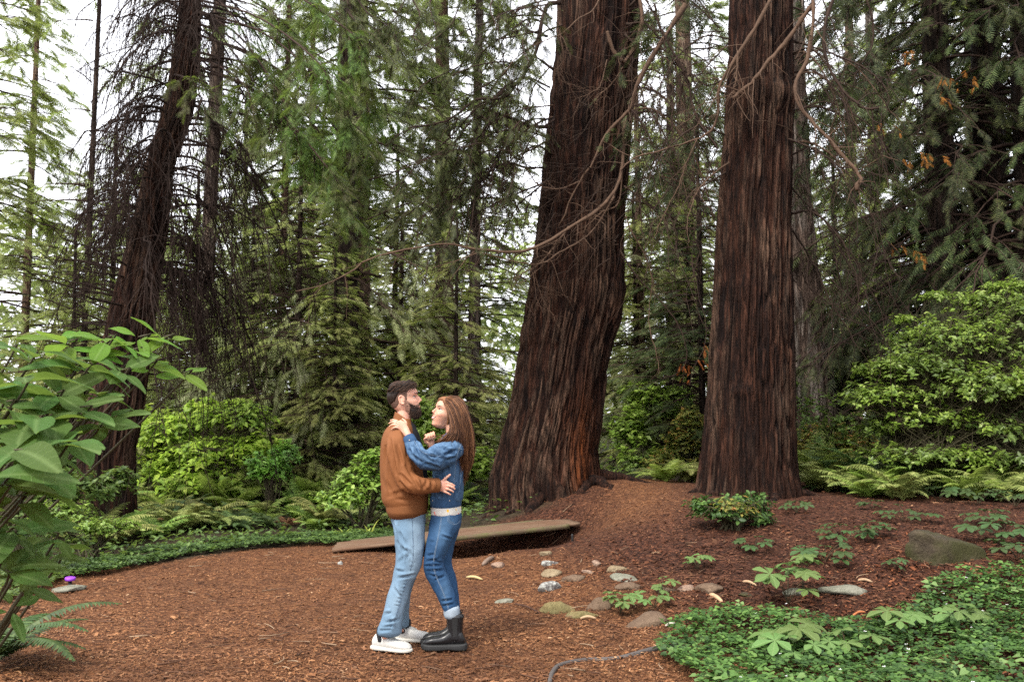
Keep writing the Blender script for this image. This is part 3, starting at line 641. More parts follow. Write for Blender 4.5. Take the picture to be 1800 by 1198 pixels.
# thin random bare twigs tangled round the giants
def tangle(seed, boxes, parent, mat, dd=0.0):
    r = np.random.default_rng(seed); Q, R = [], []
    for (x0, y0, x1, y1, n, vx, vy, L, d0, d1) in boxes:
        for _ in range(n):
            p = [np.array(P(r.uniform(x0, x1), r.uniform(y0, y1), r.uniform(d0, d1)+dd))]
            v = np.array([vx+r.normal(0, .35), r.normal(0, .3), -vy+r.normal(0, .35)]); l = L*r.gamma(3, .33)
            for k in range(7):
                v = norm(v+r.normal(0, .22, 3)+np.array([0, 0, -.07])); p.append(p[-1]+v*l/7)
            Q.append(p); R.append(r.uniform(.003, .0075)*np.linspace(1, .3, 8))
    tag(obj('bare_twigs', mesh('bare_twigs', *tubes(np.array(Q), np.array(R), 4), mat), parent), kind='stuff')
tangle(5, [(880, 60, 960, 250, 57, -.25, 1, 1.1, 11.3, 12.3), (830, 180, 900, 330, 74, -.15, 1, 1.0, 11.3, 12.0), (930, 280, 1090, 480, 44, -1, .1, .8, 11.2, 11.8), (960, 150, 1100, 420, 37, -.6, .1, .6, 11.3, 11.8), (740, 420, 960, 470, 27, -.7, .8, .6, 11, 11.4), (800, 330, 940, 420, 51, -.3, .9, .9, 11.3, 12)], giant, WOOD_BROWN, .8)
tangle(6, [(1110, 40, 1270, 300, 78, .1, 1, 1.0, 11.5, 12.3), (1120, 300, 1250, 480, 40, .2, 1, .9, 11.5, 12.3)], giant, WOOD_TWIG)
tangle(7, [(1395, 120, 1560, 330, 78, .4, .8, .8, 11, 12.5), (1395, 300, 1560, 520, 88, .5, .9, .9, 11.3, 13), (1400, 440, 1520, 600, 30, .3, .8, .6, 11.8, 12.5)], giant2, WOOD_TWIG)
# leafy boughs of the middle giant, trailing over the clearing
gb = []
r = np.random.default_rng(18)
for a in ([(887, 172), (840, 176), (790, 213), (720, 228), (690, 240)], [(840, 176), (790, 240), (740, 290), (690, 330)], [(850, 230), (800, 290), (740, 350), (680, 390)], [(920, 120), (880, 110), (820, 130), (770, 150)],
          [(700, -40), (720, 20), (730, 70), (770, 95)], [(600, -60), (650, 10), (690, 50), (700, 90)], [(780, -50), (760, 10), (770, 50)], [(650, -50), (620, 0), (640, 50)], [(950, 50), (880, 60), (830, 75), (790, 70)],
          [(860, 300), (800, 350), (750, 380), (720, 430)], [(930, 230), (870, 230), (820, 260), (760, 250)], [(880, -30), (860, 20), (880, 60)], [(960, 0), (900, 20), (860, 40)], [(940, 90), (870, 150), (800, 180)],
          [(900, 170), (860, 200), (800, 330), (770, 380)], [(870, 250), (820, 300), (790, 400), (780, 440)],
          [(985, -30), (950, 10), (925, 60), (930, 110)], [(990, 40), (955, 70), (930, 120), (900, 200)], [(975, 110), (940, 150), (925, 190), (900, 230)], [(965, 200), (930, 240), (900, 300), (890, 350)], [(900, -40), (930, 0), (950, 30)],
          [(560, -40), (590, 0), (620, 30)], [(820, -50), (810, 0), (790, 50), (740, 90)], [(730, -40), (700, 30), (660, 60)], [(860, 60), (820, 100), (760, 130), (720, 170)], [(900, 150), (850, 210), (780, 260), (700, 290)],
          [(640, 330), (700, 300), (760, 270), (840, 240)], [(640, 380), (700, 370), (780, 330), (830, 310)]):
    gb.append(px_path([(x+r.normal(0, 6), y+r.normal(0, 6), 12.7-1.0*k/len(a)+r.normal(0, .15)) for k, (x, y) in enumerate(a)], 10))
wv, fv = bough_foliage(19, gb, 10, .44, 6, .16, SPR_NEAR, start=.12, hang=.7)
wt = tubes(np.array(gb), np.full((len(gb), 10), .012)*np.linspace(1, .4, 10), 4)
tag(obj('leafy_boughs', mesh('leafy_boughs', *joinvf([wv, wt]), WOOD_TWIG), giant), kind='stuff')
tag(obj('crown', mesh('crown', *fv, FOL_DARK), giant), kind='stuff')
# leaves behind and between the giants, high up
gb = []
for _ in range(40):
    x0 = r.uniform(1110, 1270) if _ % 2 else r.uniform(1390, 1540); y0 = r.uniform(-40, 300); d = r.uniform(12.3, 14)
    gb.append(px_path([(x0, y0, d), (x0+r.normal(0, 25), y0+25, d-.2), (x0+r.normal(10, 50), y0+r.uniform(40, 90), d-.4)], 8))
wv, fv = bough_foliage(20, gb, 11, .45, 5, .19, SPR_MID, start=.1, hang=.6)
tag(obj('thin_boughs', mesh('thin_boughs', *wv, WOOD_TWIG), giant2), kind='stuff')
tag(obj('crown', mesh('crown', *fv, FOL_DARK), giant2), kind='stuff')

# ------------------------------------------------------------------ background conifers: a few kinds, copied
def simple_trunk(h, r, seed, lean=0.0, seg=40, rows=60, amp=.03):
    return trunk([(0, 0, -.3, r*1.05), (lean*.3, 0, h*.3, r*.86), (lean, 0, h, r*.35)], seg, rows, amp, seed, 12, (.15, .3), 5)
kinds = {}
def make_kind(key, name, label, barkm, fol, h, r, lean, **cw):
    tr = simple_trunk(h, r, cw['seed'], lean); w, f = crown(**cw)
    kinds[key] = (name, label, tr, barkm, w, f, fol, None)
skirt = lambda q: 1.0+2.6*(1-q)**.8*min(1, .45+q*4)
make_kind('full', 'conifer_tree', 'x', BARK_FAR, FOL_MID, 19, .15, .2, seed=101, z0=.5, z1=18, Lf=lambda q: .5+3.1*(1-q)**.75, nb=130, te=.06, dr=.34, nsec=5.0, nsp=7, size=.30, tpl=SPR_MID, hang=.18)
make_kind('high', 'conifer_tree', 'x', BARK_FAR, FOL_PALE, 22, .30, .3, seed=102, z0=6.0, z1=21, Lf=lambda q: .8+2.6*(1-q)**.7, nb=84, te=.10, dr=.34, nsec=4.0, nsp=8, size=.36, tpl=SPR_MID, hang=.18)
make_kind('dark', 'conifer_tree', 'x', BARK_DARK, FOL_DARK, 17, .32, .0, seed=103, z0=1.6, z1=16.5, Lf=lambda q: .8+3.0*(1-q)**.6, nb=150, te=.04, dr=.62, nsec=4.6, nsp=6, size=.24, tpl=SPR_MID, hang=.35)
make_kind('young', 'conifer_tree', 'x', BARK_DARK, FOL_MID, 9, .09, .1, seed=104, z0=.2, z1=8.8, Lf=lambda q: .4+2.7*(1-q)**.8, nb=130, te=.10, dr=.30, nsec=5, nsp=7, size=.22, tpl=SPR_MID, hang=.16)
make_kind('pole', 'conifer_tree', 'x', BARK_DARK, FOL_MID, 13, .055, .15, seed=106, z0=2.5, z1=12.5, Lf=lambda q: .4+.9*(1-q), nb=34, te=.2, dr=.3, nsec=3.5, nsp=4, size=.2, tpl=SPR_MID)
make_kind('thin', 'conifer_tree', 'x', BARK_GREY, FOL_PALE, 20, .15, .4, seed=105, z0=4.0, z1=19, Lf=lambda q: .6+1.7*(1-q)**.7, nb=70, te=.12, dr=.5, nsec=4.0, nsp=6, size=.32, tpl=SPR_MID)
built = {}
def place_tree(key, px, D, scale, label, rz, fol=None, group='conifers standing behind the clearing', barkm=None, zs=1.0):
    x = (px-900)/FPX*D/1.0; base = (x, D, h1(x, D)-.05)
    name, _, tr, bk, w, f, fl, _ = kinds[key]
    sk = (key, (fol or fl).name, (barkm or bk).name)
    if sk not in built:
        if key in built:
            src = built[key]; t = thing(name, label, 'tree', base, rz, group, (scale, scale, scale*zs)); k = []
            for (q, _s) in src[1]:
                d = q.copy(); COL.objects.link(d); d.parent = t; k.append((d, []))
                want = {'crown': fol or fl, 'trunk': barkm or bk}.get(q.data.name.split('.')[0])
                if want is not None: d.material_slots[0].link = 'OBJECT'; d.material_slots[0].material = want
            built[sk] = (t, k)
        else:
            built[sk] = built[key] = plant_tree(name, label, 'tree', base, tr, barkm or bk, w, f, fol or fl, rz, (scale, scale, scale*zs), group)
        return built[sk][0]
    t, k = built[sk]
    return copy_tree(t, k, base, rz, (scale, scale, scale*zs), label, group)
LB = 'conifer standing behind the clearing'
trees = [
 # key, px, D, scale, rz, fol, label
 ('full', 490, 20, .60, 1.0, FOL_PALE, 'bushy conifer whose skirts reach the ferns left of the couple'),
 ('full', 545, 24, .72, 2.4, None, 'tall green conifer just in front of the twin background trunks'),
 ('high', 632, 23.5, 1.0, 4.0, None, 'tall pale-barked conifer, thickest trunk left of the man in the brown jacket'),
 ('dark', 604, 20.5, .95, 5.0, FOL_PALE, 'dark straight trunk beside the thick pale-barked conifer'),
 ('young', 700, 20.5, .72, .3, None, 'young conifer with drooping boughs directly behind the couple'),
 ('high', 784, 27, .95, 3.1, FOL_PALE, 'tall conifer trunk above the long-haired woman'),
 ('thin', 828, 26, 1.0, .7, FOL_MID, 'slim dark conifer between the woman and the leaning giant'),
 ('full', 40, 27, .80, 1.9, None, 'conifer with a pale trunk seen over the large-leaved shrub'),
 ('thin', 352, 20, 1.05, .2, None, 'pale slim bare trunk behind the leaning conifer\'s dead twigs'),
 ('young', 430, 27, 1.15, 3.3, FOL_PALE, 'pale green conifer seen through the dead hanging twigs'),
 ('pole', 142, 18, 1.0, .9, None, 'thin dark pole of a conifer beside the leaning dark conifer'),
 ('full', -70, 19, .85, 4.2, FOL_MID, 'green conifer at the clearing\'s far edge over the large-leaved shrub'),
 ('young', 300, 20, .50, 2.1, FOL_MID, 'small conifer behind the lime green bushes'),
 ('full', 1130, 19.5, .55, 2.9, FOL_MID, 'green conifer filling the gap between the two giants'),
 ('dark', 1185, 27, .70, .9, FOL_PALE, 'taller conifer further back between the two giants'),
 ('high', 1215, 30, 1.1, 3.9, None, 'far pale-trunked conifer between the two giants'),
 ('young', 1235, 17.5, .7, 4.1, FOL_DARK, 'small dark conifer beside the straight giant'),
 ('high', 1500, 36, .9, 5.5, None, 'far pale conifer seen past the straight giant'),
 ('thin', 1545, 30, 1.2, 1.1, None, 'slim far conifer right of the straight giant'),
 ('dark', 1665, 15.8, .85, 2.6, None, 'dense dark conifer above the bright green bush'),
 ('dark', 1755, 16.5, .95, 4.4, None, 'broad dark conifer with orange dead sprays over the bright bush'),
 ('dark', 1830, 15.5, .95, 1.2, None, 'dark conifer at the frame edge beyond the bright bush'),
 ('dark', 1930, 19, 1.1, 3.0, None, 'dark conifer furthest past the bright bush'),
 ('full', 1640, 23, .8, .4, FOL_MID, 'shaded conifer behind the bright green bush'),
 ('young', 690, 27, 1.05, .5, None, 'conifer whose boughs show between the couple and the thick pale trunk'),
 ('young', 840, 29, 1.2, 1.9, FOL_PALE, 'pale conifer between the woman and the leaning giant, far back'),
 ('young', 345, 25, .85, 2.8, None, 'conifer behind the lime green bush'),
 ('young', 195, 27, 1.05, 4.4, None, 'conifer seen past the foot of the leaning conifer'),
 ('young', 610, 33, 1.25, 3.9, FOL_PALE, 'pale conifer filling the gap left of the thick pale trunk'),
 ('young', 1200, 31, 1.2, 4.9, FOL_PALE, 'pale conifer low between the two giants'),
 ('young', 1480, 30, 1.1, 2.7, FOL_PALE, 'pale conifer low behind the grey weathered trunk'),
 ('young', 520, 18.5, .74, 1.2, None, 'light green young conifer behind the fern bed, nearest the couple'),
 ('young', 445, 19, .62, 3.0, FOL_PALE, 'small pale young conifer just behind the lime green bush'),
 ('young', 590, 18, .50, 4.1, None, 'small young conifer at the foot of the thick dark trunk'),
 ('young', 800, 18.5, .58, 5.2, None, 'small young conifer seen past the long-haired woman'),
 ('young', 1120, 19.0, .60, 2.2, FOL_PALE, 'pale young conifer low between the two giants'),
 ('young', 1210, 20.0, .62, .8, None, 'young conifer beside the straight giant, over the yellowing bush'),
 ('young', 1475, 19.5, .60, 3.6, None, 'young conifer low behind the ferns beyond the slope'),
 ('young', 130, 17.5, .55, 3.6, None, 'young conifer behind the leaning conifer\'s foot'),
 ('full', 1720, 24, 1.15, 5.9, FOL_DARK, 'shaded tall conifer behind the dark row'),
 ('young', 250, 38, 1.25, 3.7, FOL_PALE, 'distant pale conifer left of the leaning one'),
]
for key, x, D, sc, rz, lab in (('dark', 8.9, 8.6, .9, 1.0, 'unseen dark conifer added beyond the picture edge to shade the trefoil cover'), ('dark', 7.6, 3.6, .9, 2.2, 'unseen dark conifer added near the camera side to shade the trefoil cover')):  # unseen conifers added out of view to shade the right side
    place_tree(key, 900+x*FPX/D, D, sc, lab, rz)
for key, px, D, sc, rz, fol, lab in trees: place_tree(key, px, D, sc, lab, rz, fol)
# the weathered leaning tree behind the straight giant
bn = nodes_from_px([(760, 1385, 1474), (720, 1388, 1468), (660, 1384, 1462), (600, 1378, 1454), (500, 1368, 1442), (440, 1362, 1433), (350, 1354, 1424), (200, 1348, 1418), (0, 1352, 1412)], 16.5)
x_, y_, z_, r_ = bn[-1]; bn.append((x_, y_, z_+6, r_*.6)); bn[0] = (*bn[0][:2], bn[0][2]-.5, bn[0][3])
plant_tree('redwood_tree', 'grey weathered leaning trunk half hidden behind the straight giant', 'tree', (0, 0, 0), trunk(bn, 140, 160, .05, 91, 16, (.1, .3), 5), BARK_GREY, None, None, None)
# far woodland: closes the view low down between the trunks
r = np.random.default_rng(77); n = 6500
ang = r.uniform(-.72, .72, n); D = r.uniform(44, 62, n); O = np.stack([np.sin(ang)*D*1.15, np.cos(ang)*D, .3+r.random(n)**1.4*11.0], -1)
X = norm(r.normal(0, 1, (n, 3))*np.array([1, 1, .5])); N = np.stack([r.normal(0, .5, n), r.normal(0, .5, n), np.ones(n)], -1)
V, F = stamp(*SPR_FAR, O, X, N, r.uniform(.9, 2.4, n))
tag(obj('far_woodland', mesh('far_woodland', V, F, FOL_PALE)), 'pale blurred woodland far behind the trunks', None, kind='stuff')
# orange dead sprays caught in the boughs: parts of the dark conifers and the giant
for par_px, pts in ((giant, [(1190, 632, 12.6), (1222, 628, 12.6), (1215, 595, 12.6)]), (giant2, [(1650, 128, 13.0), (1690, 120, 13.0), (1640, 165, 13.0), (1600, 262, 12.8), (1625, 268, 12.8), (1560, 90, 13), (1545, 215, 12.8), (1560, 425, 13.2), (1590, 435, 13.2), (1580, 275, 12.8)])):
    pth = [resample([P(x, y, d), P(x+18, y+6, d), P(x+r.uniform(20, 45), y+r.uniform(-5, 25), d)], 5) for x, y, d in pts]
    wv, fv = bough_foliage(33, pth, 16, .12, 4, .085, SPR_NEAR, start=0, hang=1.2)
    tag(obj('dead_sprays', mesh('dead_sprays', *fv, FOL_DEAD), par_px), kind='stuff')
# ------------------------------------------------------------------ leaves and undergrowth
def in_poly(px, py, poly):
    c = np.zeros(len(px), bool); q = np.array(poly, float); j = len(q)-1
    for i in range(len(q)):
        a = (q[i, 1] > py) != (q[j, 1] > py)
        with np.errstate(divide='ignore', invalid='ignore'):
            b = px < (q[j, 0]-q[i, 0])*(py-q[i, 1])/(q[j, 1]-q[i, 1])+q[i, 0]
        c ^= a & b; j = i
    return c
LEAF_LIME = leaf_mat('lime_leaves', [(0, (.16, .27, .03)), (.4, (.30, .46, .045)), (.8, (.44, .60, .07)), (1, (.55, .66, .12))], .5, .5, .3, patch=[(0, (.11, .20, .03)), (1, (.32, .44, .08))], pscale=1.5)
LEAF_BRIGHT = leaf_mat('bright_bush_leaves', [(0, (.11, .22, .03)), (.4, (.20, .36, .05)), (.8, (.32, .50, .08)), (1, (.46, .60, .18))], .45, .42, .4, patch=[(0, (.08, .15, .03)), (1, (.20, .32, .08))], pscale=1.2)
LEAF_GREEN = leaf_mat('shrub_leaves', [(0, (.035, .062, .016)), (.5, (.075, .125, .028)), (1, (.14, .20, .05))], .32, .5, .3)
LEAF_YEL = leaf_mat('yellowing_leaves', [(0, (.10, .13, .03)), (.45, (.20, .22, .05)), (.8, (.33, .28, .07)), (.93, (.40, .22, .06)), (1, (.33, .12, .05))], .4, .5, .3)
LEAF_COVER = leaf_mat('ground_cover_leaves', [(0, (.028, .065, .014)), (.45, (.055, .125, .025)), (.85, (.095, .19, .04)), (1, (.14, .25, .055))], .27, .5, .3, patch=[(0, (.022, .055, .016)), (1, (.075, .15, .032))], pscale=1.1)
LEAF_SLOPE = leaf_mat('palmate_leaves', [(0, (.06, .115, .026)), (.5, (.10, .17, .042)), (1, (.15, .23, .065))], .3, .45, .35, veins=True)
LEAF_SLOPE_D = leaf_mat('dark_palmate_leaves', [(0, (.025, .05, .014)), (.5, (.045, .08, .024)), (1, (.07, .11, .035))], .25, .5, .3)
LEAF_BROAD = leaf_mat('broad_leaves', [(0, (.030, .068, .014)), (.5, (.052, .105, .022)), (1, (.085, .15, .036))], .38, .62, .14, veins=True)
LEAF_BROAD_Y = leaf_mat('young_broad_leaves', [(0, (.075, .17, .020)), (1, (.13, .25, .030))], .48, .62, .14, veins=True)
FERN_SWORD = leaf_mat('sword_fern_fronds', [(0, (.035, .065, .018)), (.5, (.060, .105, .030)), (1, (.10, .15, .045))], .3, .5, .3)
FERN_LADY = leaf_mat('lady_fern_fronds', [(0, (.12, .19, .035)), (.5, (.20, .29, .055)), (1, (.30, .38, .09))], .45, .5, .3)
FERN_OLIVE = leaf_mat('olive_fern_fronds', [(0, (.11, .135, .035)), (.6, (.20, .23, .06)), (1, (.30, .31, .10))], .3, .55, .25)
FERN_DRY = leaf_mat('dry_fern_fronds', [(0, (.10, .045, .02)), (.5, (.17, .085, .035)), (1, (.26, .16, .07))], .2, .6, .2)
STEM_M = plain('green_brown_stem', (.045, .038, .018), .7, .25, .3, 5)
leaf2T = np.array([(0, 0, 0), (.45, -.26, .05), (1, 0, -.10), (.45, .26, .05)]); leaf2F = np.array([(0, 1, 2), (0, 2, 3)])
fold4T = np.array([(0, 0, 0), (.35, -.24, .07), (.75, -.20, .03), (1, 0, -.12), (.75, .20, .03), (.35, .24, .07), (.5, 0, 0)])
fold4F = np.array([(0, 1, 6), (1, 2, 6), (2, 3, 6), (3, 4, 6), (4, 5, 6), (5, 0, 6)])
def frond(L, npin, wid, arch, pw=.5, droop=0.0, seed=0, elev=1.15):
    """one fern frond: rises from the origin along +X and arches over"""
    r = np.random.default_rng(seed); n = 14; s = np.linspace(0, 1, n); el = elev-arch*s**1.1
    d = L/(n-1); x = np.concatenate([[0], np.cumsum(np.cos(el[:-1])*d)]); z = np.concatenate([[0], np.cumsum(np.sin(el[:-1])*d)])
    y = np.cumsum(r.normal(0, .004, n))*L
    C = np.stack([x, y, z], -1); Vt, Ft = tubes(C[None], (np.linspace(.0045, .0012, n))[None], 3)
    u = np.repeat(np.linspace(.14, .985, npin), 2); sd = np.tile([-1., 1.], npin); f = u*(n-1); i0 = np.minimum(f.astype(int), n-2); w = (f-i0)[:, None]
    O = C[i0]*(1-w)+C[i0+1]*w; T = norm(C[i0+1]-C[i0]); side = np.array([0, 1., 0])*sd[:, None]
    lp = wid*L*np.sin(np.pi*np.clip(.10+.90*u, 0, 1)**.75)**.75+.012*L
    X = norm(side+T*.35+np.array([0, 0, -droop])+r.normal(0, .05, (len(u), 3))); up = norm(np.cross(T, np.array([0, 1., 0]))*-1)
    up = np.where(up[:, 2:3] < 0, -up, up)
    pT = np.array([(0, -.5, 0), (.45, -.42, .02), (1, 0, -.10), (.45, .5, .02), (0, .5, 0)]); pF = [np.array([(0, 1, 2), (0, 2, 3), (0, 3, 4)])]
    V2, F2 = stamp(pT, pF, O, X, up, np.stack([lp, np.full_like(lp, pw*L/npin), lp], -1))
    return joinvf([(Vt, Ft), (V2, F2)])
def fern_mesh(name, seed, nf, L, npin, wid, arch, mat, pw=.8, droop=.25, elev=1.15):
    r = np.random.default_rng(seed); parts = []
    for k in range(nf):
        V, F = frond(L*r.uniform(.65, 1.1), npin, wid, arch*r.uniform(.75, 1.25), pw, droop, seed*31+k, elev*r.uniform(.75, 1.15))
        a = 2*np.pi*(k+r.uniform(-.3, .3))/nf; c, s = math.cos(a), math.sin(a); tw = r.normal(0, .12)
        V = V@np.array([(c, s, 0), (-s, c, 0), (0, 0, 1)])
        parts.append((V, F))
    V, F = joinvf(parts)
    return mesh(name, V, F, mat)
fern_kinds = {
    'sword': [fern_mesh('fronds', 11, 13, .85, 26, .13, 1.5, FERN_SWORD), fern_mesh('fronds', 12, 11, .75, 24, .14, 1.7, FERN_SWORD)],
    'lady': [fern_mesh('fronds', 13, 14, .80, 20, .22, 1.3, FERN_LADY, .75), fern_mesh('fronds', 14, 12, .95, 22, .20, 1.4, FERN_LADY, .75)],
    'olive': [fern_mesh('fronds', 15, 13, .95, 24, .17, 1.5, FERN_OLIVE, .7), fern_mesh('fronds', 16, 15, .85, 20, .20, 1.6, FERN_OLIVE, .75)],
    'dry': [fern_mesh('fronds', 17, 9, .6, 18, .15, 2.0, FERN_DRY, .7, .4)]}
def put_fern(kind, x, y, scale, label, group, r, k=[0]):
    k[0] += 1; me = fern_kinds[kind][k[0] % len(fern_kinds[kind])]
    o = obj('fern', me, None, (x, y, h1(x, y)-.02), (r.normal(0, .08), r.normal(0, .08), r.uniform(0, 6.28)), (scale, scale, scale*r.uniform(.85, 1.15)))
    return tag(o, label, 'fern', group)
r = np.random.default_rng(41)
def fern_band(n, poly, mix_, sc, lab, group, ymin=9, ymax=19, mind=.35):
    pts = []; tries = 0
    while len(pts) < n and tries < n*60:
        tries += 1; y = r.uniform(ymin, ymax); x = r.uniform(-9, 9)
        qx, qy = proj(x, y, h1(x, y))
        if not in_poly(np.array([qx]), np.array([qy]), poly)[0]: continue
        if any((x-a)**2+(y-b)**2 < mind**2 for a, b in pts): continue
        pts.append((x, y))
    for x, y in pts:
        kd = mix_[r.integers(len(mix_))]; put_fern(kd, x, y, r.uniform(*sc), lab[kd], group, r)
look = {'sword': 'dark green sword fern', 'lady': 'light green feathery fern', 'olive': 'olive arching fern', 'dry': 'brown withered fern'}
ORD = ['first', 'second', 'third', 'fourth', 'fifth', 'sixth', 'seventh', 'eighth', 'ninth', 'tenth', 'eleventh', 'twelfth', 'thirteenth', 'fourteenth', 'fifteenth', 'sixteenth', 'seventeenth', 'eighteenth', 'nineteenth', 'twentieth', 'twenty-first', 'twenty-second', 'twenty-third', 'twenty-fourth']
def fern_band(n, poly, mix_, sc, where, mark, group, ymin, ymax, mind, rows=('front', 'middle', 'back')):
    pts = []; tries = 0
    while len(pts) < n and tries < n*90:
        tries += 1; y = r.uniform(ymin, ymax); x = r.uniform(-9, 9)
        qx, qy = proj(x, y, h1(x, y))
        if not in_poly(np.array([qx]), np.array([qy]), poly)[0]: continue
        if any((x-a)**2+(y-b)**2 < mind**2 for a, b in pts): continue
        pts.append((x, y))
    pts.sort(key=lambda q: q[1]); m = len(rows); k = math.ceil(len(pts)/m)
    for q in range(m):
        seg = sorted(pts[q*k:(q+1)*k], key=lambda q_: q_[0]/q_[1])
        for j, (x, y) in enumerate(seg):
            kd = mix_[r.integers(len(mix_))]; put_fern(kd, x, y, r.uniform(*sc), f'{look[kd]}, {ORD[j]} from the {mark}, {rows[q]} row {where}', group, r)
fern_band(44, [(100, 968), (200, 962), (330, 940), (690, 926), (690, 895), (300, 900), (100, 925)], ['sword', 'sword', 'olive', 'olive', 'dry', 'lady'], (.62, .9), 'by the cover strip', 'broad shrub', 'ferns along the ground cover strip', 10, 15, .30, ('front', 'back'))
fern_band(62, [(60, 925), (300, 902), (690, 900), (700, 855), (400, 845), (60, 865)], ['lady', 'lady', 'olive', 'lady'], (.8, 1.15), 'of the far bed', 'leaning conifer', 'ferns in the bed behind the clearing', 11, 20, .36)
fern_band(48, [(1415, 880), (1500, 872), (1640, 868), (1860, 885), (1860, 820), (1410, 838)], ['olive', 'lady', 'olive', 'sword'], (.85, 1.25), 'past the slope', 'straight giant', 'ferns beyond the mulch slope', 12, 19, .36)
fern_band(18, [(1490, 884), (1600, 880), (1860, 888), (1860, 866), (1490, 862)], ['olive', 'lady', 'lady'], (.62, .9), 'under the bright bush', 'straight giant', 'ferns under the bright bush', 10.8, 12.6, .28, ('front', 'back'))
fern_band(14, [(1085, 862), (1235, 860), (1235, 845), (1085, 845)], ['lady', 'olive'], (.6, .9), 'at the path end', 'leaning giant', 'ferns at the end of the path', 13.5, 19, .3, ('front', 'back'))
fern_band(10, [(690, 905), (850, 890), (850, 860), (690, 860)], ['lady', 'sword'], (.6, .9), 'behind the couple', 'fern bed', 'ferns behind the couple', 12.5, 19, .35, ('front',))
# near sword fern at the frame corner, frond by frond
nf = thing('sword_fern', 'dark green sword fern arching over the mulch, lowest in the corner under the broad-leaved shrub', 'fern', G(-18, 1172))
fr = [mesh('frond', *frond(.82, 34, .125, a_, .85, .2, 300+k, e_), FERN_SWORD) for k, (a_, e_) in enumerate(((1.3, 1.0), (1.6, .95), (1.1, .8)))]
for k, (a, sc, tl) in enumerate(((18, 1.05, .0), (-22, .95, .1), (48, .8, .0), (-50, .9, 0), (80, .9, 0), (120, .9, 0), (165, .8, 0), (-90, .85, 0), (-130, .8, 0), (3, .75, .25), (-5, .9, -.1))):
    obj('frond', fr[k % 3], nf, (0, 0, 0), (0, tl, math.radians(a)), sc)

# --- shrubs made of leaf clusters on thin stems
def shrub(name, label, cat, base, blobs, ncl, nleaf, leafL, mat, seed, group=None, tpl=(leaf2T, leaf2F), flat=.35, shell=.55, stem=.012, droop=.25, stems=26, lw=1.0):
    """blobs: (x, y, z, rx, ry, rz) relative to the base"""
    r = np.random.default_rng(seed); bl = np.array(blobs, float); vol = bl[:, 3]*bl[:, 5]; b = bl[r.choice(len(bl), ncl, p=vol/vol.sum())]
    d = norm(r.normal(0, 1, (ncl, 3))); d[:, 2] = np.where(d[:, 2] < -.3, -d[:, 2], d[:, 2]); rr = (shell+(1-shell)*r.random(ncl)**.6)
    C = b[:, :3]+d*b[:, 3:]*rr[:, None]*(1+.22*r.normal(0, 1, ncl))[:, None]
    C[:, 2] = np.maximum(C[:, 2], .05)
    axis_ = norm(d*.55+np.array([0, 0, .8])+r.normal(0, .2, (ncl, 3)))
    # leaves: whorl round each axis
    K = ncl*nleaf; ix = np.repeat(np.arange(ncl), nleaf); a = r.uniform(0, 2*np.pi, K); A = axis_[ix]
    t1 = norm(np.cross(A, r.normal(0, 1, (ncl, 3))[ix])); t2 = np.cross(A, t1)
    X = t1*np.cos(a)[:, None]+t2*np.sin(a)[:, None]+A*r.normal(flat, .25, K)[:, None]; X[:, 2] -= droop*r.random(K)
    O = C[ix]-A*(r.random(K)*leafL*.8)[:, None]
    s = leafL*r.uniform(.55, 1.25, K); V, F = stamp(*tpl, O, X, A+r.normal(0, .25, (K, 3)), np.stack([s, s*lw, s], -1))
    t = thing(name, label, cat, base, 0, group)
    tag(obj('leaves', mesh('leaves', V, F, mat), t), kind='stuff')
    # stems: main ones from the foot, a twig to every cluster
    q = C[r.choice(ncl, stems)]; foot = r.normal(0, .05, (stems, 3)); foot[:, 2] = -.05; u = np.linspace(0, 1, 8)[None, :, None]
    mid = (q*np.array([.35, .35, .6])); Pm = foot[:, None]*(1-u)**2+2*u*(1-u)*mid[:, None]+u*u*q[:, None]+r.normal(0, .015, (stems, 8, 3))*u
    wv = [tubes(Pm, stem*(1.1-.85*np.linspace(0, 1, 8))[None].repeat(stems, 0), 5)]
    j = r.integers(0, stems, ncl); kk = r.integers(3, 8, ncl); dist = np.linalg.norm(Pm[:, 3:].reshape(-1, 3)[None]-C[:, None], axis=2) if ncl*stems < 200000 else None
    S0 = Pm[:, 3:].reshape(-1, 3)[dist.argmin(1)] if dist is not None else Pm[j, kk]
    u = np.linspace(0, 1, 3)[None, :, None]; Tq = S0[:, None]*(1-u)+C[:, None]*u+np.array([0, 0, -.12])*(np.linalg.norm(C-S0, axis=1)[:, None, None])*np.sin(u*np.pi)
    wv.append(tubes(Tq, np.full((ncl, 3), stem*.28), 3))
    tag(obj('stems', mesh('stems', *joinvf(wv), STEM_M), t), kind='stuff')
    return t
def rel(base, lst, D=None):
    """blobs given as (px, py, distance, rx px, rz px): relative to the base"""
    out = []
    for px, py, d, rx, rz in lst:
        p = P(px, py, d); k = d/FPX; out.append((p[0]-base[0], p[1]-base[1], p[2]-base[2], rx*k, rx*k*.8, rz*k))
    return out
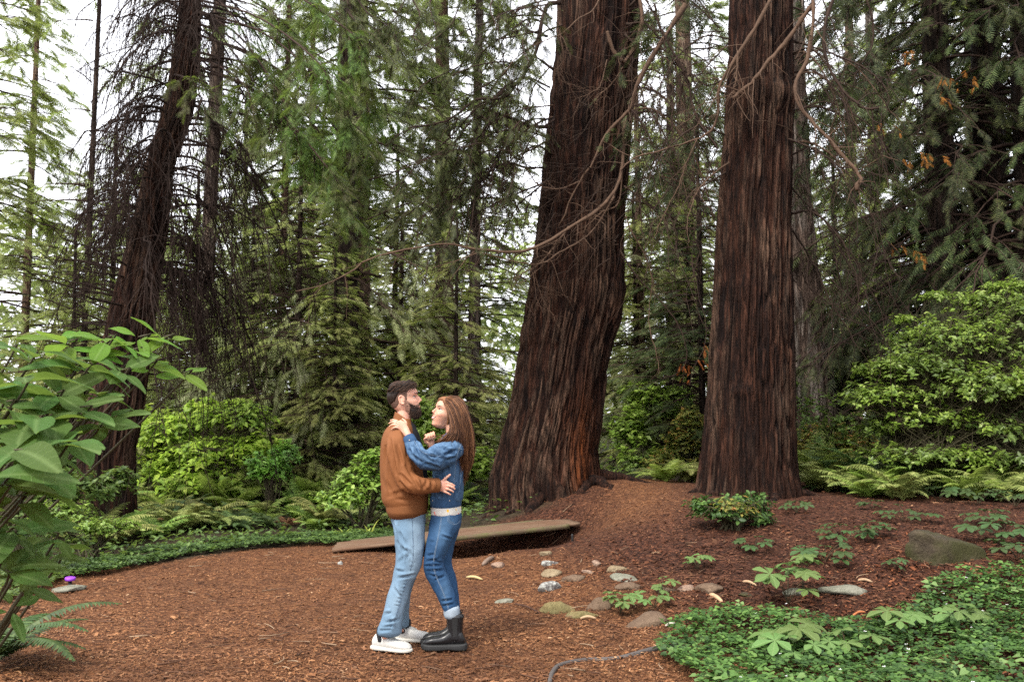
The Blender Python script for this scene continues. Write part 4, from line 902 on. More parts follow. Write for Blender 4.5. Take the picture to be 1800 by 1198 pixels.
# bright bush on the far right
b = np.array((5.5, 12.4, h1(5.5, 12.4)))
shrub('azalea_bush', 'large bright green bush in full leaf beneath the dark conifers', 'bush', b, rel(b, [(x_, y_, d_+1.4, rx_, rz_) for x_, y_, d_, rx_, rz_ in [(1690, 610, 10.9, 115, 50), (1610, 655, 10.6, 85, 40), (1550, 700, 10.5, 60, 32), (1790, 570, 11.0, 90, 55), (1720, 690, 10.5, 120, 50), (1840, 680, 10.7, 90, 70),
      (1720, 535, 11.2, 55, 22), (1600, 600, 11.0, 50, 22), (1640, 740, 10.6, 110, 30), (1525, 650, 10.7, 34, 12), (1770, 510, 11.2, 55, 22), (1740, 760, 10.6, 110, 30), (1830, 770, 10.7, 90, 34), (1560, 755, 10.8, 60, 24), (1650, 520, 11.2, 30, 10), (1590, 560, 11.1, 26, 9), (1500, 690, 10.8, 24, 8), (1640, 800, 10.4, 120, 24), (1780, 810, 10.4, 110, 22), (1560, 640, 10.5, 30, 10)]]), 5600, 7, .070, LEAF_BRIGHT, 51, tpl=(leaf2T, leaf2F), flat=.15, shell=.42, lw=1.0, stems=60, stem=.010)
b = np.array((5.9, 12.3, h1(5.9, 12.3)))
shrub('bush', 'shaded green bush behind the large bright bush', 'bush', b, [(-.6, 0, .9, 1.0, .6, .7), (.5, 0, 1.0, 1.0, .6, .9), (-2.1, .6, .7, .8, .5, .6)], 900, 6, .08, LEAF_GREEN, 52)
# lime bushes behind the fern bed
def bush_px(lab, foot, lst, ncl, nl, L, mat, seed, **k):
    px, D = foot; x = (px-900)/FPX*D; b = np.array((x, D, h1(x, D))); return shrub(k.pop('name', 'bush'), lab, 'bush', b, rel(b, lst), ncl, nl, L, mat, seed, **k)
bush_px('lime green bush with airy tiers of leaves, brightest behind the fern bed', (390, 16.5), [(405, 735, 16.4, 62, 30), (300, 760, 16.6, 60, 34), (360, 720, 16.7, 40, 22), (450, 740, 16.5, 36, 24), (370, 800, 16.3, 75, 32), (440, 790, 16.3, 50, 30), (350, 850, 16.2, 80, 30), (420, 715, 16.5, 30, 16), (300, 830, 16.4, 50, 30)], 1250, 6, .135, LEAF_LIME, 61, shell=.35, flat=.1)
bush_px('pale lime bush between the leaning conifer and the bright lime bush', (275, 17.5), [(275, 790, 17.5, 55, 60), (250, 740, 17.6, 35, 30), (310, 760, 17.7, 40, 34)], 560, 6, .12, LEAF_LIME, 62, shell=.35)
bush_px('mid green bush at the end of the fern bed by the lime bush', (480, 15.5), [(470, 830, 15.5, 40, 30), (500, 800, 15.6, 28, 22)], 260, 6, .10, LEAF_BRIGHT, 63)
bush_px('fresh green bush just behind the man in the brown jacket', (640, 13.6), [(640, 850, 13.6, 50, 36), (655, 810, 13.6, 30, 22), (600, 880, 13.5, 45, 26), (690, 860, 13.7, 40, 40)], 620, 6, .085, LEAF_BRIGHT, 64)
bush_px('light green bush in the gap between the two faces', (740, 17.0), [(750, 770, 17, 45, 50), (735, 720, 17.1, 26, 24), (780, 830, 16.9, 50, 40), (840, 830, 17, 30, 44), (700, 830, 17, 40, 40)], 700, 6, .11, LEAF_BRIGHT, 65)
bush_px('low shaded bush at the foot of the leaning conifer', (205, 12.6), [(205, 850, 12.6, 34, 30), (150, 865, 12.4, 50, 30), (90, 860, 12.2, 50, 40), (40, 880, 12, 50, 40)], 620, 6, .085, LEAF_GREEN, 66)
bush_px('tangled green bush between the broad-leaved shrub and the fern bed', (60, 14.5), [(60, 800, 14.5, 70, 60), (0, 790, 14.5, 60, 80), (120, 820, 14.5, 40, 50)], 700, 6, .10, LEAF_GREEN, 67)
bush_px('green bush at the end of the path close to the leaning giant', (1120, 17.2), [(1110, 770, 17.2, 40, 50), (1150, 720, 17.5, 45, 40), (1125, 690, 17.6, 30, 24), (1130, 820, 17.0, 50, 36), (1190, 700, 17.6, 30, 20)], 800, 6, .105, LEAF_BRIGHT, 68)
bush_px('yellowing bush at the end of the path close to the straight giant', (1200, 16.6), [(1205, 780, 16.6, 34, 44), (1170, 820, 16.4, 40, 28), (1215, 740, 16.6, 26, 22), (1225, 830, 16.4, 30, 24)], 600, 6, .09, LEAF_YEL, 69)
bush_px('yellowing low bush beside the straight giant, beyond the slope', (1450, 15.0), [(1440, 775, 15, 50, 30), (1500, 790, 15, 50, 28), (1410, 800, 15, 30, 30)], 520, 6, .08, LEAF_YEL, 70)
bush_px('green bush behind the grey weathered trunk', (1480, 19.5), [(1490, 700, 19.5, 50, 60), (1530, 660, 19.6, 30, 40), (1450, 740, 19.5, 40, 40)], 500, 6, .12, LEAF_BRIGHT, 71)
bush_px('small shaded bush at the near side of the right fern bank', (1750, 13.2), [(1750, 800, 13.2, 100, 30), (1640, 800, 13.3, 70, 26), (1830, 790, 13.2, 60, 50)], 620, 6, .07, LEAF_GREEN, 72)
bush_px('low leafy bush at the path edge behind the leaning broad-leaved shrub', (70, 9.6), [(70, 930, 9.6, 60, 26), (10, 900, 9.6, 60, 40), (130, 950, 9.7, 40, 18), (-40, 860, 9.6, 60, 60)], 620, 6, .06, LEAF_GREEN, 75, shell=.3)
bush_px('fresh green sprigs between the fern bed and the broad-leaved shrub', (170, 10.8), [(170, 930, 10.8, 44, 22), (215, 925, 11, 30, 16), (110, 905, 10.9, 50, 26)], 420, 6, .055, LEAF_BRIGHT, 76, shell=.3)
# leafy shrub with pale variegated leaves at the foot of the straight giant
b = G(1285, 925)
shrub('variegated_shrub', 'low shrub with yellow-splashed leaves at the straight giant\'s foot', 'shrub', b, rel(b, [(1250, 895, b[1], 45, 22), (1310, 890, b[1]+.1, 48, 26), (1280, 905, b[1]-.15, 55, 16), (1340, 910, b[1], 26, 16)]), 330, 6, .062, LEAF_COVER, 73, shell=.3, tpl=(fold4T, fold4F))
shrub('variegated_sprigs', 'pale yellow-green sprigs growing through the low shrub at the giant\'s foot', 'shrub', b+np.array([0, -.08, 0]), rel(b, [(1285, 893, b[1]-.1, 42, 20)]), 60, 5, .06, LEAF_YEL, 74, shell=.5)
# low undergrowth over the forest floor
r = np.random.default_rng(88); n = 34000
y = 9+26*r.random(n)**1.4; x = r.uniform(-1, 1, n)*(y*.62+1); k = (mulch_zone(x, y) < .3) & (y > 9.4+2.2*S((x+4.9)/3.4)); x, y = x[k], y[k]; n = len(x)
cl = VNoise(12)(x*1.3, y*1.3); O = np.stack([x, y, H(x, y)+.03+r.random(n)*(.05+.12*cl+.30*S((y-17)/5))], -1)
X = norm(np.stack([r.normal(0, 1, n), r.normal(0, 1, n), r.normal(.15, .3, n)], -1)); N = np.stack([r.normal(0, .4, n), r.normal(0, .4, n), np.ones(n)], -1)
V, F = stamp(leaf2T, leaf2F, O, X, N, r.uniform(.04, .11, n))
tag(obj('undergrowth', mesh('undergrowth', V, F, LEAF_GREEN)), 'low tangled leaves covering the forest floor behind the clearing', None, kind='stuff')

# --- trefoil ground cover
def trefoil():
    V, F = [(0, 0, 0)], []
    for k in range(3):
        a = k*2*math.pi/3; c, s = math.cos(a), math.sin(a)
        for x, y, z in ((.10, 0, 0), (.60, -.46, .07), (.92, -.36, -.02), (.84, 0, .0), (.92, .36, -.02), (.60, .46, .07)):
            V.append((x*c-y*s, x*s+y*c, z))
        b = 1+k*6; F += [(b, b+1, b+2), (b, b+2, b+3), (b, b+3, b+4), (b, b+4, b+5)]
    return np.array(V), np.array(F)
def cover(name, label, poly, n, xr, yr, size, hgt, seed, mat=LEAF_COVER):
    r = np.random.default_rng(seed); x = r.uniform(*xr, n); y = r.uniform(*yr, n); z = H(x, y); hv = hgt*(.45+.8*VNoise(seed)(x*3, y*3)); qx, qy = proj(x, y, z+hv*.4)
    k = in_poly(qx, qy, poly); x, y, z, hv = x[k], y[k], z[k], hv[k]; n = len(x)
    O = np.stack([x, y, z+hv*r.uniform(.55, 1.1, n)+.01], -1); a = r.uniform(0, 6.28, n)
    X = np.stack([np.cos(a), np.sin(a), r.normal(0, .12, n)], -1); N = norm(np.stack([r.normal(0, .34, n), r.normal(-.10, .34, n), np.ones(n)], -1))
    V, F = stamp(*trefoil(), O, X, N, size*r.uniform(.6, 1.25, n))
    st_ = np.stack([np.stack([x, y, z], -1), O], 1); m = r.random(n) < .35
    tag(obj(name, mesh(name, V, F, mat)), label, None, kind='stuff'); return O
big = [(1155, 1150), (1165, 1118), (1200, 1095), (1225, 1080), (1290, 1074), (1380, 1085), (1480, 1093), (1545, 1090), (1600, 1062), (1640, 1030), (1690, 1010), (1760, 1000), (2100, 985), (2100, 1330), (1260, 1330), (1225, 1200), (1185, 1170)]
Oc = cover('ground_cover', 'dense dark green trefoil leaves spreading over the mulch in the lower right corner', big, 19000, (.55, 6.0), (4.6, 9.6), .041, .11, 5)
cover('ground_cover_edge', 'narrow strip of trefoil leaves along the far edge of the clearing', [(120, 1004), (160, 988), (300, 962), (420, 948), (560, 938), (690, 933), (690, 950), (600, 955), (480, 957), (330, 975), (200, 1003), (140, 1012)], 19000, (-5.2, -.9), (9.3, 13.4), .040, .08, 6)
cover('ground_cover_sprigs', 'small green leaves trailing along the mulch border by the flat stone', [(0, 1060), (0, 1000), (120, 985), (150, 1000), (60, 1040)], 5000, (-5.6, -3.6), (7.5, 10.4), .045, .06, 7, LEAF_GREEN)
cover('ground_cover_tall', 'larger paler trefoil leaves standing above the ground cover here and there', big, 500, (.55, 6.0), (4.6, 9.6), .058, .12, 15, LEAF_SLOPE)
# tiny white flowers of the ground cover
r = np.random.default_rng(9); sel = Oc[r.choice(len(Oc), 46)]
fT = np.array([(0, 0, 0), (1, -.3, .2), (1, .3, .2), (.3, 1, .2), (-.3, 1, .2), (-1, .3, .2), (-1, -.3, .2), (-.3, -1, .2), (.3, -1, .2)]); fF = np.array([(0, 1, 2), (0, 3, 4), (0, 5, 6), (0, 7, 8)])
V, F = stamp(fT, fF, sel+np.array([0, 0, .03]), r.normal(0, 1, (46, 3))*np.array([1, 1, .1]), np.tile([0, -.3, 1.], (46, 1)), r.uniform(.006, .011, 46))
tag(obj('white_flowers', mesh('white_flowers', V, F, plain('white_petals', (.8, .8, .78), .6))), 'tiny white flowers dotted through the trefoil ground cover', None, kind='stuff')

# --- palmate plants on the slope: every leaf its own object
def palmate(nl, seed):
    """a leaf of nl broad toothed leaflets joined at the centre, flat with a little droop"""
    V, F, UV = [(0, 0, 0)], [], [(0, 0)]; r = np.random.default_rng(seed)
    for k in range(nl):
        a = (k-(nl-1)/2)*2*math.pi/(nl+.6); c, s = math.cos(a), math.sin(a); L = 1-.12*abs(k-(nl-1)/2)
        for x, y, z in ((.30, -.13, .03), (.30, .13, .03), (.68, -.24, .03), (.68, .24, .03), (.85, -.17, -.03), (.85, .17, -.03), (1, 0, -.10), (.5, 0, -.02)):
            x *= L; V.append((x*c-y*s, x*s+y*c, z-.10*x*x)); UV.append((x, y))
        b = 1+k*8; F += [(0, b, b+7), (0, b+7, b+1), (b, b+2, b+7), (b+1, b+7, b+3), (b+2, b+4, b+7), (b+3, b+7, b+5), (b+4, b+6, b+7), (b+5, b+7, b+6)]
    return np.array(V), np.array(F), np.array(UV)
pal = {}
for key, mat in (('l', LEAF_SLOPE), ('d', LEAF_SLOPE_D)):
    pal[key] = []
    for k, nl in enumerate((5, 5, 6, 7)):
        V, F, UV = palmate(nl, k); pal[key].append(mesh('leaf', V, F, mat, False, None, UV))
def orient(o, pos, X, N, s):
    X = norm(np.array(X, float)); Y = norm(np.cross(N, X)); Z = np.cross(X, Y)
    m = Matrix(((X[0]*s, Y[0]*s, Z[0]*s, pos[0]), (X[1]*s, Y[1]*s, Z[1]*s, pos[1]), (X[2]*s, Y[2]*s, Z[2]*s, pos[2]), (0, 0, 0, 1)))
    o.matrix_local = m
r = np.random.default_rng(55)
def palm_plant(px, py, hgt, spread, nleaf, size, key, label, group=None, D=None):
    b = G(px, py); t = thing('woodland_plant', label, 'plant', b, 0, group); st_ = []
    for k in range(nleaf):
        a = 2*np.pi*k/nleaf+r.uniform(-.5, .5); rr = 1.2*spread*r.uniform(.35, 1.0); z = hgt*r.uniform(.6, 1.1)
        p = np.array([math.cos(a)*rr, math.sin(a)*rr, z+h1(b[0]+math.cos(a)*rr, b[1]+math.sin(a)*rr)-b[2]]); s = 1.4*size*r.uniform(.7, 1.2)
        o = obj('leaf', pal[key][r.integers(4)], t); orient(o, p, (math.cos(a), math.sin(a), -.12), (r.normal(0, .2), r.normal(-.18, .2), 1), s)
        u = np.linspace(0, 1, 5)[:, None]; q = np.array([0, 0, -.02])*(1-u)**2+2*u*(1-u)*np.array([p[0]*.25, p[1]*.25, z*.8])+u*u*p; st_.append(q)
    obj('stem', mesh('stem', *tubes(np.array(st_), np.full((len(st_), 5), .0022), 4), STEM_M), t)
    return t
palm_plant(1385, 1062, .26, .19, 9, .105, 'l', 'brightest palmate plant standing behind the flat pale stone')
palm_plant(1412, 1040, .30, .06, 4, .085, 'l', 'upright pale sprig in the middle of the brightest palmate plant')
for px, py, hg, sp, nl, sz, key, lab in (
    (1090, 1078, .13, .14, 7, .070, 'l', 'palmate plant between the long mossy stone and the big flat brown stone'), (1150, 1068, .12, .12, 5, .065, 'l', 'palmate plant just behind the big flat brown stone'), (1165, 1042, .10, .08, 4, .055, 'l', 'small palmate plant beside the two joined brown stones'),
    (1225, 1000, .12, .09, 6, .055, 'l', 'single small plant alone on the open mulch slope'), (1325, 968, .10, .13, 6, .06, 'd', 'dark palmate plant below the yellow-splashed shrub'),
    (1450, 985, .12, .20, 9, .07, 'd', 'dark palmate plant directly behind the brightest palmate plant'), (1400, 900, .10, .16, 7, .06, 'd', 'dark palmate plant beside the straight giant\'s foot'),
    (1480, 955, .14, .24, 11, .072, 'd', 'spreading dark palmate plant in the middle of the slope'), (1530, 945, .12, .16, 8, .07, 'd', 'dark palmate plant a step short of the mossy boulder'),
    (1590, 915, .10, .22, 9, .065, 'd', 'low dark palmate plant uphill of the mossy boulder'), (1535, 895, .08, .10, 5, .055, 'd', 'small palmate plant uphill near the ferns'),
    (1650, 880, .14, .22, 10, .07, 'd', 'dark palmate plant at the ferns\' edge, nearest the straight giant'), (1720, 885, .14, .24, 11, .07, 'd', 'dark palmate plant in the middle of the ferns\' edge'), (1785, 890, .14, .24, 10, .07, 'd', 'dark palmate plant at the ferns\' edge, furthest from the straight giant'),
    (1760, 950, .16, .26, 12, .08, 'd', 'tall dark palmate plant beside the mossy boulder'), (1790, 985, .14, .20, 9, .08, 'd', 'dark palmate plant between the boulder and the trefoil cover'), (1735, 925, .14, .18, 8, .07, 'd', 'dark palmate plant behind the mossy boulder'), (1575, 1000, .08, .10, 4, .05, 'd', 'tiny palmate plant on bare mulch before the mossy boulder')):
    palm_plant(px, py, hg, sp, nl, sz, key, lab)
for px, py, s, lab in ((1400, 1150, .12, 'broad palmate plant standing over the middle of the trefoil cover'), (1490, 1155, .12, 'pale broad palmate plant over the trefoil cover, second along'), (1580, 1120, .10, 'broad palmate plant over the shaded part of the trefoil cover'),
                  (1690, 1110, .12, 'dark broad palmate plant over the trefoil cover near the frame edge'), (1395, 1178, .10, 'broad palmate plant lowest in the trefoil cover')):
    palm_plant(px, py, .17, .13, 4, s, 'l', lab)
# arching yellow-green leaves by the footbridge
yl = thing('skunk_cabbage', 'yellow-green plant with upright strap leaves at the near end of the footbridge', 'plant', G(648, 945))
bT = []
def blade(L, W, arch, seed):
    n = 7; s = np.linspace(0, 1, n); el = 1.35-arch*s; d = L/(n-1); x = np.concatenate([[0], np.cumsum(np.cos(el[:-1])*d)]); z = np.concatenate([[0], np.cumsum(np.sin(el[:-1])*d)])
    w = W*np.sin(np.pi*(.08+.9*s)**.8)**.8; V = []; UV = []
    for i in range(n): V += [(x[i], -w[i], z[i]+w[i]*.3), (x[i], 0, z[i]), (x[i], w[i], z[i]+w[i]*.3)]; UV += [(s[i], -.3), (s[i], 0), (s[i], .3)]
    F = [(3*i+k, 3*i+k+1, 3*i+k+4, 3*i+k+3) for i in range(n-1) for k in (0, 1)]
    return np.array(V), np.array(F), np.array(UV)
LEAF_STRAP = leaf_mat('strap_leaves', [(0, (.28, .36, .05)), (1, (.42, .46, .10))], .45, .5, .3)
for k, (a, L, W, ar) in enumerate(((20, .27, .035, .5), (160, .20, .02, .6), (200, .22, .02, 1.6), (70, .16, .02, .9), (-30, .18, .02, 1.4), (180, .14, .018, .3))):
    V, F, UV = blade(L, W, ar, k); obj('leaf', mesh('leaf', V, F, LEAF_STRAP, True, None, UV), yl, (0.02*math.cos(k), .02*math.sin(k), -.01), (0, 0, math.radians(a)))
y2 = thing('strap_leaved_plant', 'smaller pale strap-leaved plant left of the yellow-green one, in the ground cover strip', 'plant', G(605, 945))
for k, (a, L, W, ar) in enumerate(((30, .16, .015, .8), (150, .18, .015, 1.0), (200, .2, .014, 1.8), (-10, .15, .014, 1.6))):
    V, F, UV = blade(L, W, ar, k); obj('leaf', mesh('leaf', V, F, LEAF_STRAP, True, None, UV), y2, (0, 0, -.01), (0, 0, math.radians(a)))

# --- broad-leaved shrub close on the left: every leaf its own object
def broad(L, W, droop, fold, seed):
    r = np.random.default_rng(seed); n, m = 9, 5; V, UV = [], []; s = np.linspace(0, 1, n); cross = np.linspace(-1, 1, m); ph = r.uniform(0, 6)
    for a in s:
        w = W*(math.sin(math.pi*min(1, a**.85*.97+.015))**.8)*(.75+.5*a)
        for b_ in cross:
            y = b_*w*(1+.05*math.sin(a*9+ph)); z = fold*abs(b_)*w-droop*a*a*L+.03*math.sin(a*7+b_*2.5+ph)*abs(b_)*L; V.append((a*L-.12*L*abs(b_)*math.sin(a*math.pi)*0.3, y, z)); UV.append((a, b_*w/L))
    F = [(i*m+j, i*m+j+1, (i+1)*m+j+1, (i+1)*m+j) for i in range(n-1) for j in range(m-1)]
    return np.array(V), np.array(F), np.array(UV)
bl = {}
for key, mat in (('g', LEAF_BROAD), ('y', LEAF_BROAD_Y)):
    bl[key] = []
    for k, (W, dr, fo) in enumerate(((.22, .22, .25), (.26, .10, .15), (.20, .35, .30), (.24, .28, .1), (.18, .15, .35))):
        V, F, UV = broad(1, W, dr, fo, k); bl[key].append(mesh('leaf', V, F, mat, True, None, UV))
sh = thing('broadleaf_shrub', 'large-leaved green shrub leaning in over the clearing\'s near edge', 'shrub', (-3.35, 4.9, h1(-3.35, 4.9)))
sb = np.array(sh.location)
clus = [(118, 600, 4.2, 7, .19, 'y'), (150, 645, 4.1, 6, .20, 'g'), (60, 625, 4.0, 5, .20, 'g'), (190, 592, 4.3, 5, .17, 'y'), (243, 592, 4.4, 5, .16, 'y'), (288, 592, 4.5, 4, .15, 'y'), (215, 650, 4.2, 5, .17, 'g'), (262, 640, 4.4, 4, .14, 'y'), (322, 655, 4.5, 5, .12, 'y'),
        (100, 690, 3.95, 6, .22, 'g'), (40, 665, 3.8, 5, .22, 'g'), (12, 705, 3.7, 5, .23, 'g'), (65, 735, 3.7, 6, .24, 'g'), (140, 715, 3.9, 6, .2, 'g'), (168, 735, 4.0, 5, .17, 'g'), (25, 790, 3.45, 6, .25, 'g'), (100, 775, 3.6, 6, .22, 'g'), (5, 850, 3.4, 5, .26, 'g'), (60, 825, 3.6, 5, .22, 'g'),
        (135, 640, 4.3, 4, .17, 'g'), (85, 655, 4.2, 4, .18, 'g'), (125, 765, 3.9, 4, .18, 'g'), (20, 610, 4.3, 4, .17, 'g'), (-40, 640, 4.0, 6, .22, 'g'), (-50, 750, 3.7, 6, .24, 'g'), (30, 870, 3.6, 4, .18, 'g'), (-30, 830, 3.3, 6, .24, 'g'), (190, 735, 4.1, 4, .16, 'g'), (75, 790, 3.9, 5, .2, 'g'), (180, 690, 4.1, 5, .16, 'g'), (230, 615, 4.35, 4, .14, 'y')]
low = [(25, 930, 3.9, 6, .19, 'g'), (95, 935, 4.3, 4, .13, 'g'), (-10, 960, 3.9, 5, .18, 'g'), (60, 1000, 4.2, 4, .13, 'g'), (50, 955, 4.0, 5, .17, 'g'), (112, 962, 4.4, 5, .15, 'g'), (80, 985, 4.3, 5, .15, 'g'), (10, 1000, 3.8, 5, .18, 'g'), (45, 1022, 4.0, 5, .16, 'g'), (22, 1065, 4.1, 4, .13, 'g'), (-20, 900, 3.8, 6, .2, 'g'), (65, 920, 4.2, 4, .14, 'g')]
r = np.random.default_rng(66)
def whorls(t, base, lst, root):
    st_ = []
    for px, py, D, n, L, key in lst:
        c = P(px, py, D)-base; a0 = r.uniform(0, 6.28); tilt = np.array([r.normal(.15, .2), r.normal(-.2, .2), 1.0]); tilt = norm(tilt)
        t1 = norm(np.cross(tilt, [0, 1, 0.1])); t2 = np.cross(tilt, t1)
        for k in range(n):
            a = a0+k*6.283/n+r.normal(0, .25); X = t1*math.cos(a)+t2*math.sin(a)+tilt*r.normal(.12, .22)
            o = obj('leaf', bl[key][r.integers(5)], t); pos = c+norm(X)*.018-tilt*r.uniform(0, .03)
            orient(o, pos, X, tilt+r.normal(0, .22, 3), L*r.uniform(.7, 1.15))
        m = root*(.35)+c*.65+np.array([-.12, .05, -.16]); st_.append(resample([root+r.normal(0, .03, 3), m, c-tilt*.06, c], 10))
    Q = np.array(st_); obj('stem', mesh('stem', *tubes(Q, np.linspace(.009, .0030, 10)[None].repeat(len(Q), 0), 6), STEM_M, True), t)
whorls(sh, sb, clus, np.array([-.1, 0, 0.0]))
b2 = np.array((-2.7, 4.6, h1(-2.7, 4.6)))
sh2 = thing('low_broadleaf_plant', 'low large-leaved plant under the leaning broad-leaved shrub', 'plant', b2)
whorls(sh2, b2, low, np.array([.1, 0, 0.0]))
# ------------------------------------------------------------------ stones, footbridge and small things
def stone_mat(name, a, b_, spots=None, moss=0.0):
    t = NT(name); v = t.coords(); n = t.noise(v, 6, 5, .6); f = t.noise(v, 42, 5, .7)
    c = t.mix(t.ramp(n, [(.35, 0), (.65, 1)]), a, b_); c = t.mix(t.ramp(f, [(.4, .35), (.6, 0)]), c, tuple(x*.45 for x in a))
    if spots: c = t.mix(t.ramp(t.noise(v, 34, 3), [(.48, 0), (.54, 1)]), c, spots)
    if moss: c = t.mix(t.math('MULTIPLY', t.ramp(t.noise(v, 4, 4), [(.4, 0), (.6, 1)]), moss), c, (.035, .036, .010))
    t.pbr(c, .85, t.bump(t.math('ADD', n, t.math('MULTIPLY', f, .9)), 1.0, .02), .2); return t.m
ST = dict(tan=stone_mat('tan_stone', (.19, .14, .08), (.27, .21, .13)), white=stone_mat('pale_stone', (.32, .32, .29), (.42, .42, .38), spots=(.16, .15, .14)), brown=stone_mat('brown_stone', (.11, .07, .045), (.17, .115, .075)),
          grey=stone_mat('grey_green_stone', (.15, .15, .11), (.24, .23, .18)), moss=stone_mat('mossy_stone', (.045, .034, .022), (.085, .065, .04), moss=.85), tanmoss=stone_mat('part_mossy_stone', (.19, .145, .06), (.27, .22, .10), moss=.45), pink=stone_mat('pinkish_stone', (.24, .15, .11), (.30, .21, .15)))
def stone_mesh(w, d, h, seed, cuts=4):
    import bmesh
    bm = bmesh.new(); bmesh.ops.create_icosphere(bm, subdivisions=cuts, radius=1.0)
    rs = np.random.default_rng(seed); planes = norm(rs.normal(0, 1, (9, 3))*np.array([1, 1, .8])); offs = rs.uniform(.5, .85, 9)
    for v in bm.verts:
        c = np.array(v.co)
        for n_, o_ in zip(planes, offs):
            k = c@n_
            if k > o_: c = c-n_*(k-o_)*.97
        nz = mnoise.noise(Vector(c*1.7)+Vector((seed*3.1, 0, 0)))*.16+mnoise.noise(Vector(c*5)+Vector((0, seed*1.7, 0)))*.07+mnoise.noise(Vector(c*11)+Vector((seed, 0, 0)))*.03
        c = c*(1+nz); v.co = (c[0]*w/2*1.12, c[1]*d/2*1.12, c[2]*h/2*1.2)
    me = bpy.data.meshes.new('stone'); bm.to_mesh(me); bm.free()
    me.polygons.foreach_set('use_smooth', np.ones(len(me.polygons), bool)); return me
stones = [
 (960, 971, 26, 12, 'tan', 'small tan stone, topmost of the short column beside the footbridge end'), (966, 988, 32, 15, 'white', 'pale stone second from the top of the short column'), (969, 1006, 38, 19, 'tan', 'tan angular stone third in the short column, touching the brown one'),
 (1006, 1015, 44, 16, 'brown', 'smooth brown stone beside the angular tan one'), (966, 1030, 44, 24, 'white', 'white speckled rock, palest stone on the mulch'), (1084, 997, 40, 20, 'tan', 'yellow-tan rounded stone above two stacked ones'),
 (1101, 1015, 50, 14, 'grey', 'flat greenish stone lying on a brown one'), (1107, 1030, 48, 18, 'brown', 'brown stone directly below the flat greenish one'), (1050, 988, 22, 13, 'pink', 'small pinkish chip of rock alone uphill'),
 (1034, 1004, 28, 7, 'pink', 'thin pale sliver of rock between the two stone groups'), (985, 1066, 66, 26, 'tanmoss', 'long yellow mossy stone set in the path edge'), (1024, 1078, 60, 20, 'tanmoss', 'mossy stone continuing the long yellow one'), (1056, 1058, 66, 30, 'brown', 'dark brown stone under the palmate leaves'),
 (1136, 1090, 80, 28, 'brown', 'big flat brown stone, largest of the path edging'), (1250, 1032, 54, 22, 'brown', 'brown wedge-shaped stone, larger of the joined pair'), (1209, 1032, 34, 16, 'pink', 'pinkish stone, smaller of the joined pair'), (1175, 1036, 40, 12, 'brown', 'half-buried dark stone behind the palmate plant'),
 (876, 992, 30, 15, 'pink', 'crumbling pale rock by the broken wood near the footbridge'), (886, 1056, 36, 10, 'grey', 'flat greenish slab sunk in the trodden path'), (1488, 1036, 90, 24, 'grey', 'long flat pale stone beside the brightest palmate plant'),
 (1400, 1040, 50, 18, 'grey', 'pale stone half hidden by the brightest palmate plant'), (1311, 1044, 26, 9, 'moss', 'small greenish stone alone on the mulch'), (112, 1034, 78, 16, 'grey', 'long flat stone with a purple cap standing behind it'), (598, 988, 10, 9, 'white', 'tiny white pebble on the trodden path'), (1505, 856, 16, 9, 'grey', 'small round pale stone at the edge of the ferns')]
for k, (px, py, w, h, m, lab) in enumerate(stones):
    g = G(px, py+h*.38); s = g[1]/FPX; rs = np.random.default_rng(k)
    me = stone_mesh(w*s, max(w*s*.62, h*s*1.1), h*s*.95, k+3, 3); me.materials.append(ST[m])
    tag(obj('stone', me, None, (g[0], g[1]+w*s*.22, g[2]+h*s*.09), (rs.normal(0, .08), rs.normal(0, .08), rs.normal(0, .25))), lab, 'stone', 'stones set in the mulch')
g = G(1672, 992); me = stone_mesh(.70, .5, .36, 81, 4); me.materials.append(ST['moss'])
tag(obj('boulder', me, None, (g[0], g[1]+.18, g[2]+.07), (0, .06, .2)), 'big moss-covered boulder at the edge of the trefoil ground cover', 'boulder')
# purple cap
c = G(123, 1026); t = thing('purple_marker', 'small purple disc on a short black stub behind the long flat stone', 'marker', c)
PUR = plain('purple_plastic', (.23, .045, .42), .4, .4, .1); BLK = plain('black_plastic', (.012, .012, .012), .5, .4, .1)
def lathe(prof, n=24):
    V = [(r_*math.cos(a), r_*math.sin(a), z_) for r_, z_ in prof for a in [2*math.pi*k/n for k in range(n)]]
    F = [(i*n+j, i*n+(j+1) % n, (i+1)*n+(j+1) % n, (i+1)*n+j) for i in range(len(prof)-1) for j in range(n)]
    return np.array(V), np.array(F)
V, F = lathe([(0, .062), (.040, .064), (.046, .060), (.047, .042), (.043, .036), (.015, .034), (0, .034)]); obj('cap', mesh('cap', V, F, PUR, True), t, (0, 0, 0), (.1, .05, 0))
V, F = lathe([(.017, -.03), (.017, .036), (0, .036)], 12); obj('stub', mesh('stub', V, F, BLK), t)
# buried pipe
pp = [G(x, y) for x, y in ((966, 1200), (971, 1184), (986, 1170), (1026, 1160), (1082, 1157), (1119, 1150), (1165, 1140), (1200, 1138))]; q = resample(pp, 40); q[:, 2] = H(q[:, 0], q[:, 1])+.004+.006*np.sin(np.linspace(0, 9, 40))
PIPE = plain('grey_pipe', (.075, .065, .06), .75, .25, .35, 30, .3, 90)
V, F = tubes(q[None], np.linspace(.013, .021, 40)[None], 12, cap=True)
tag(obj('pipe', mesh('pipe', V, F, PIPE, True)), 'dark grey curved pipe half buried at the edge of the trodden path', 'pipe')
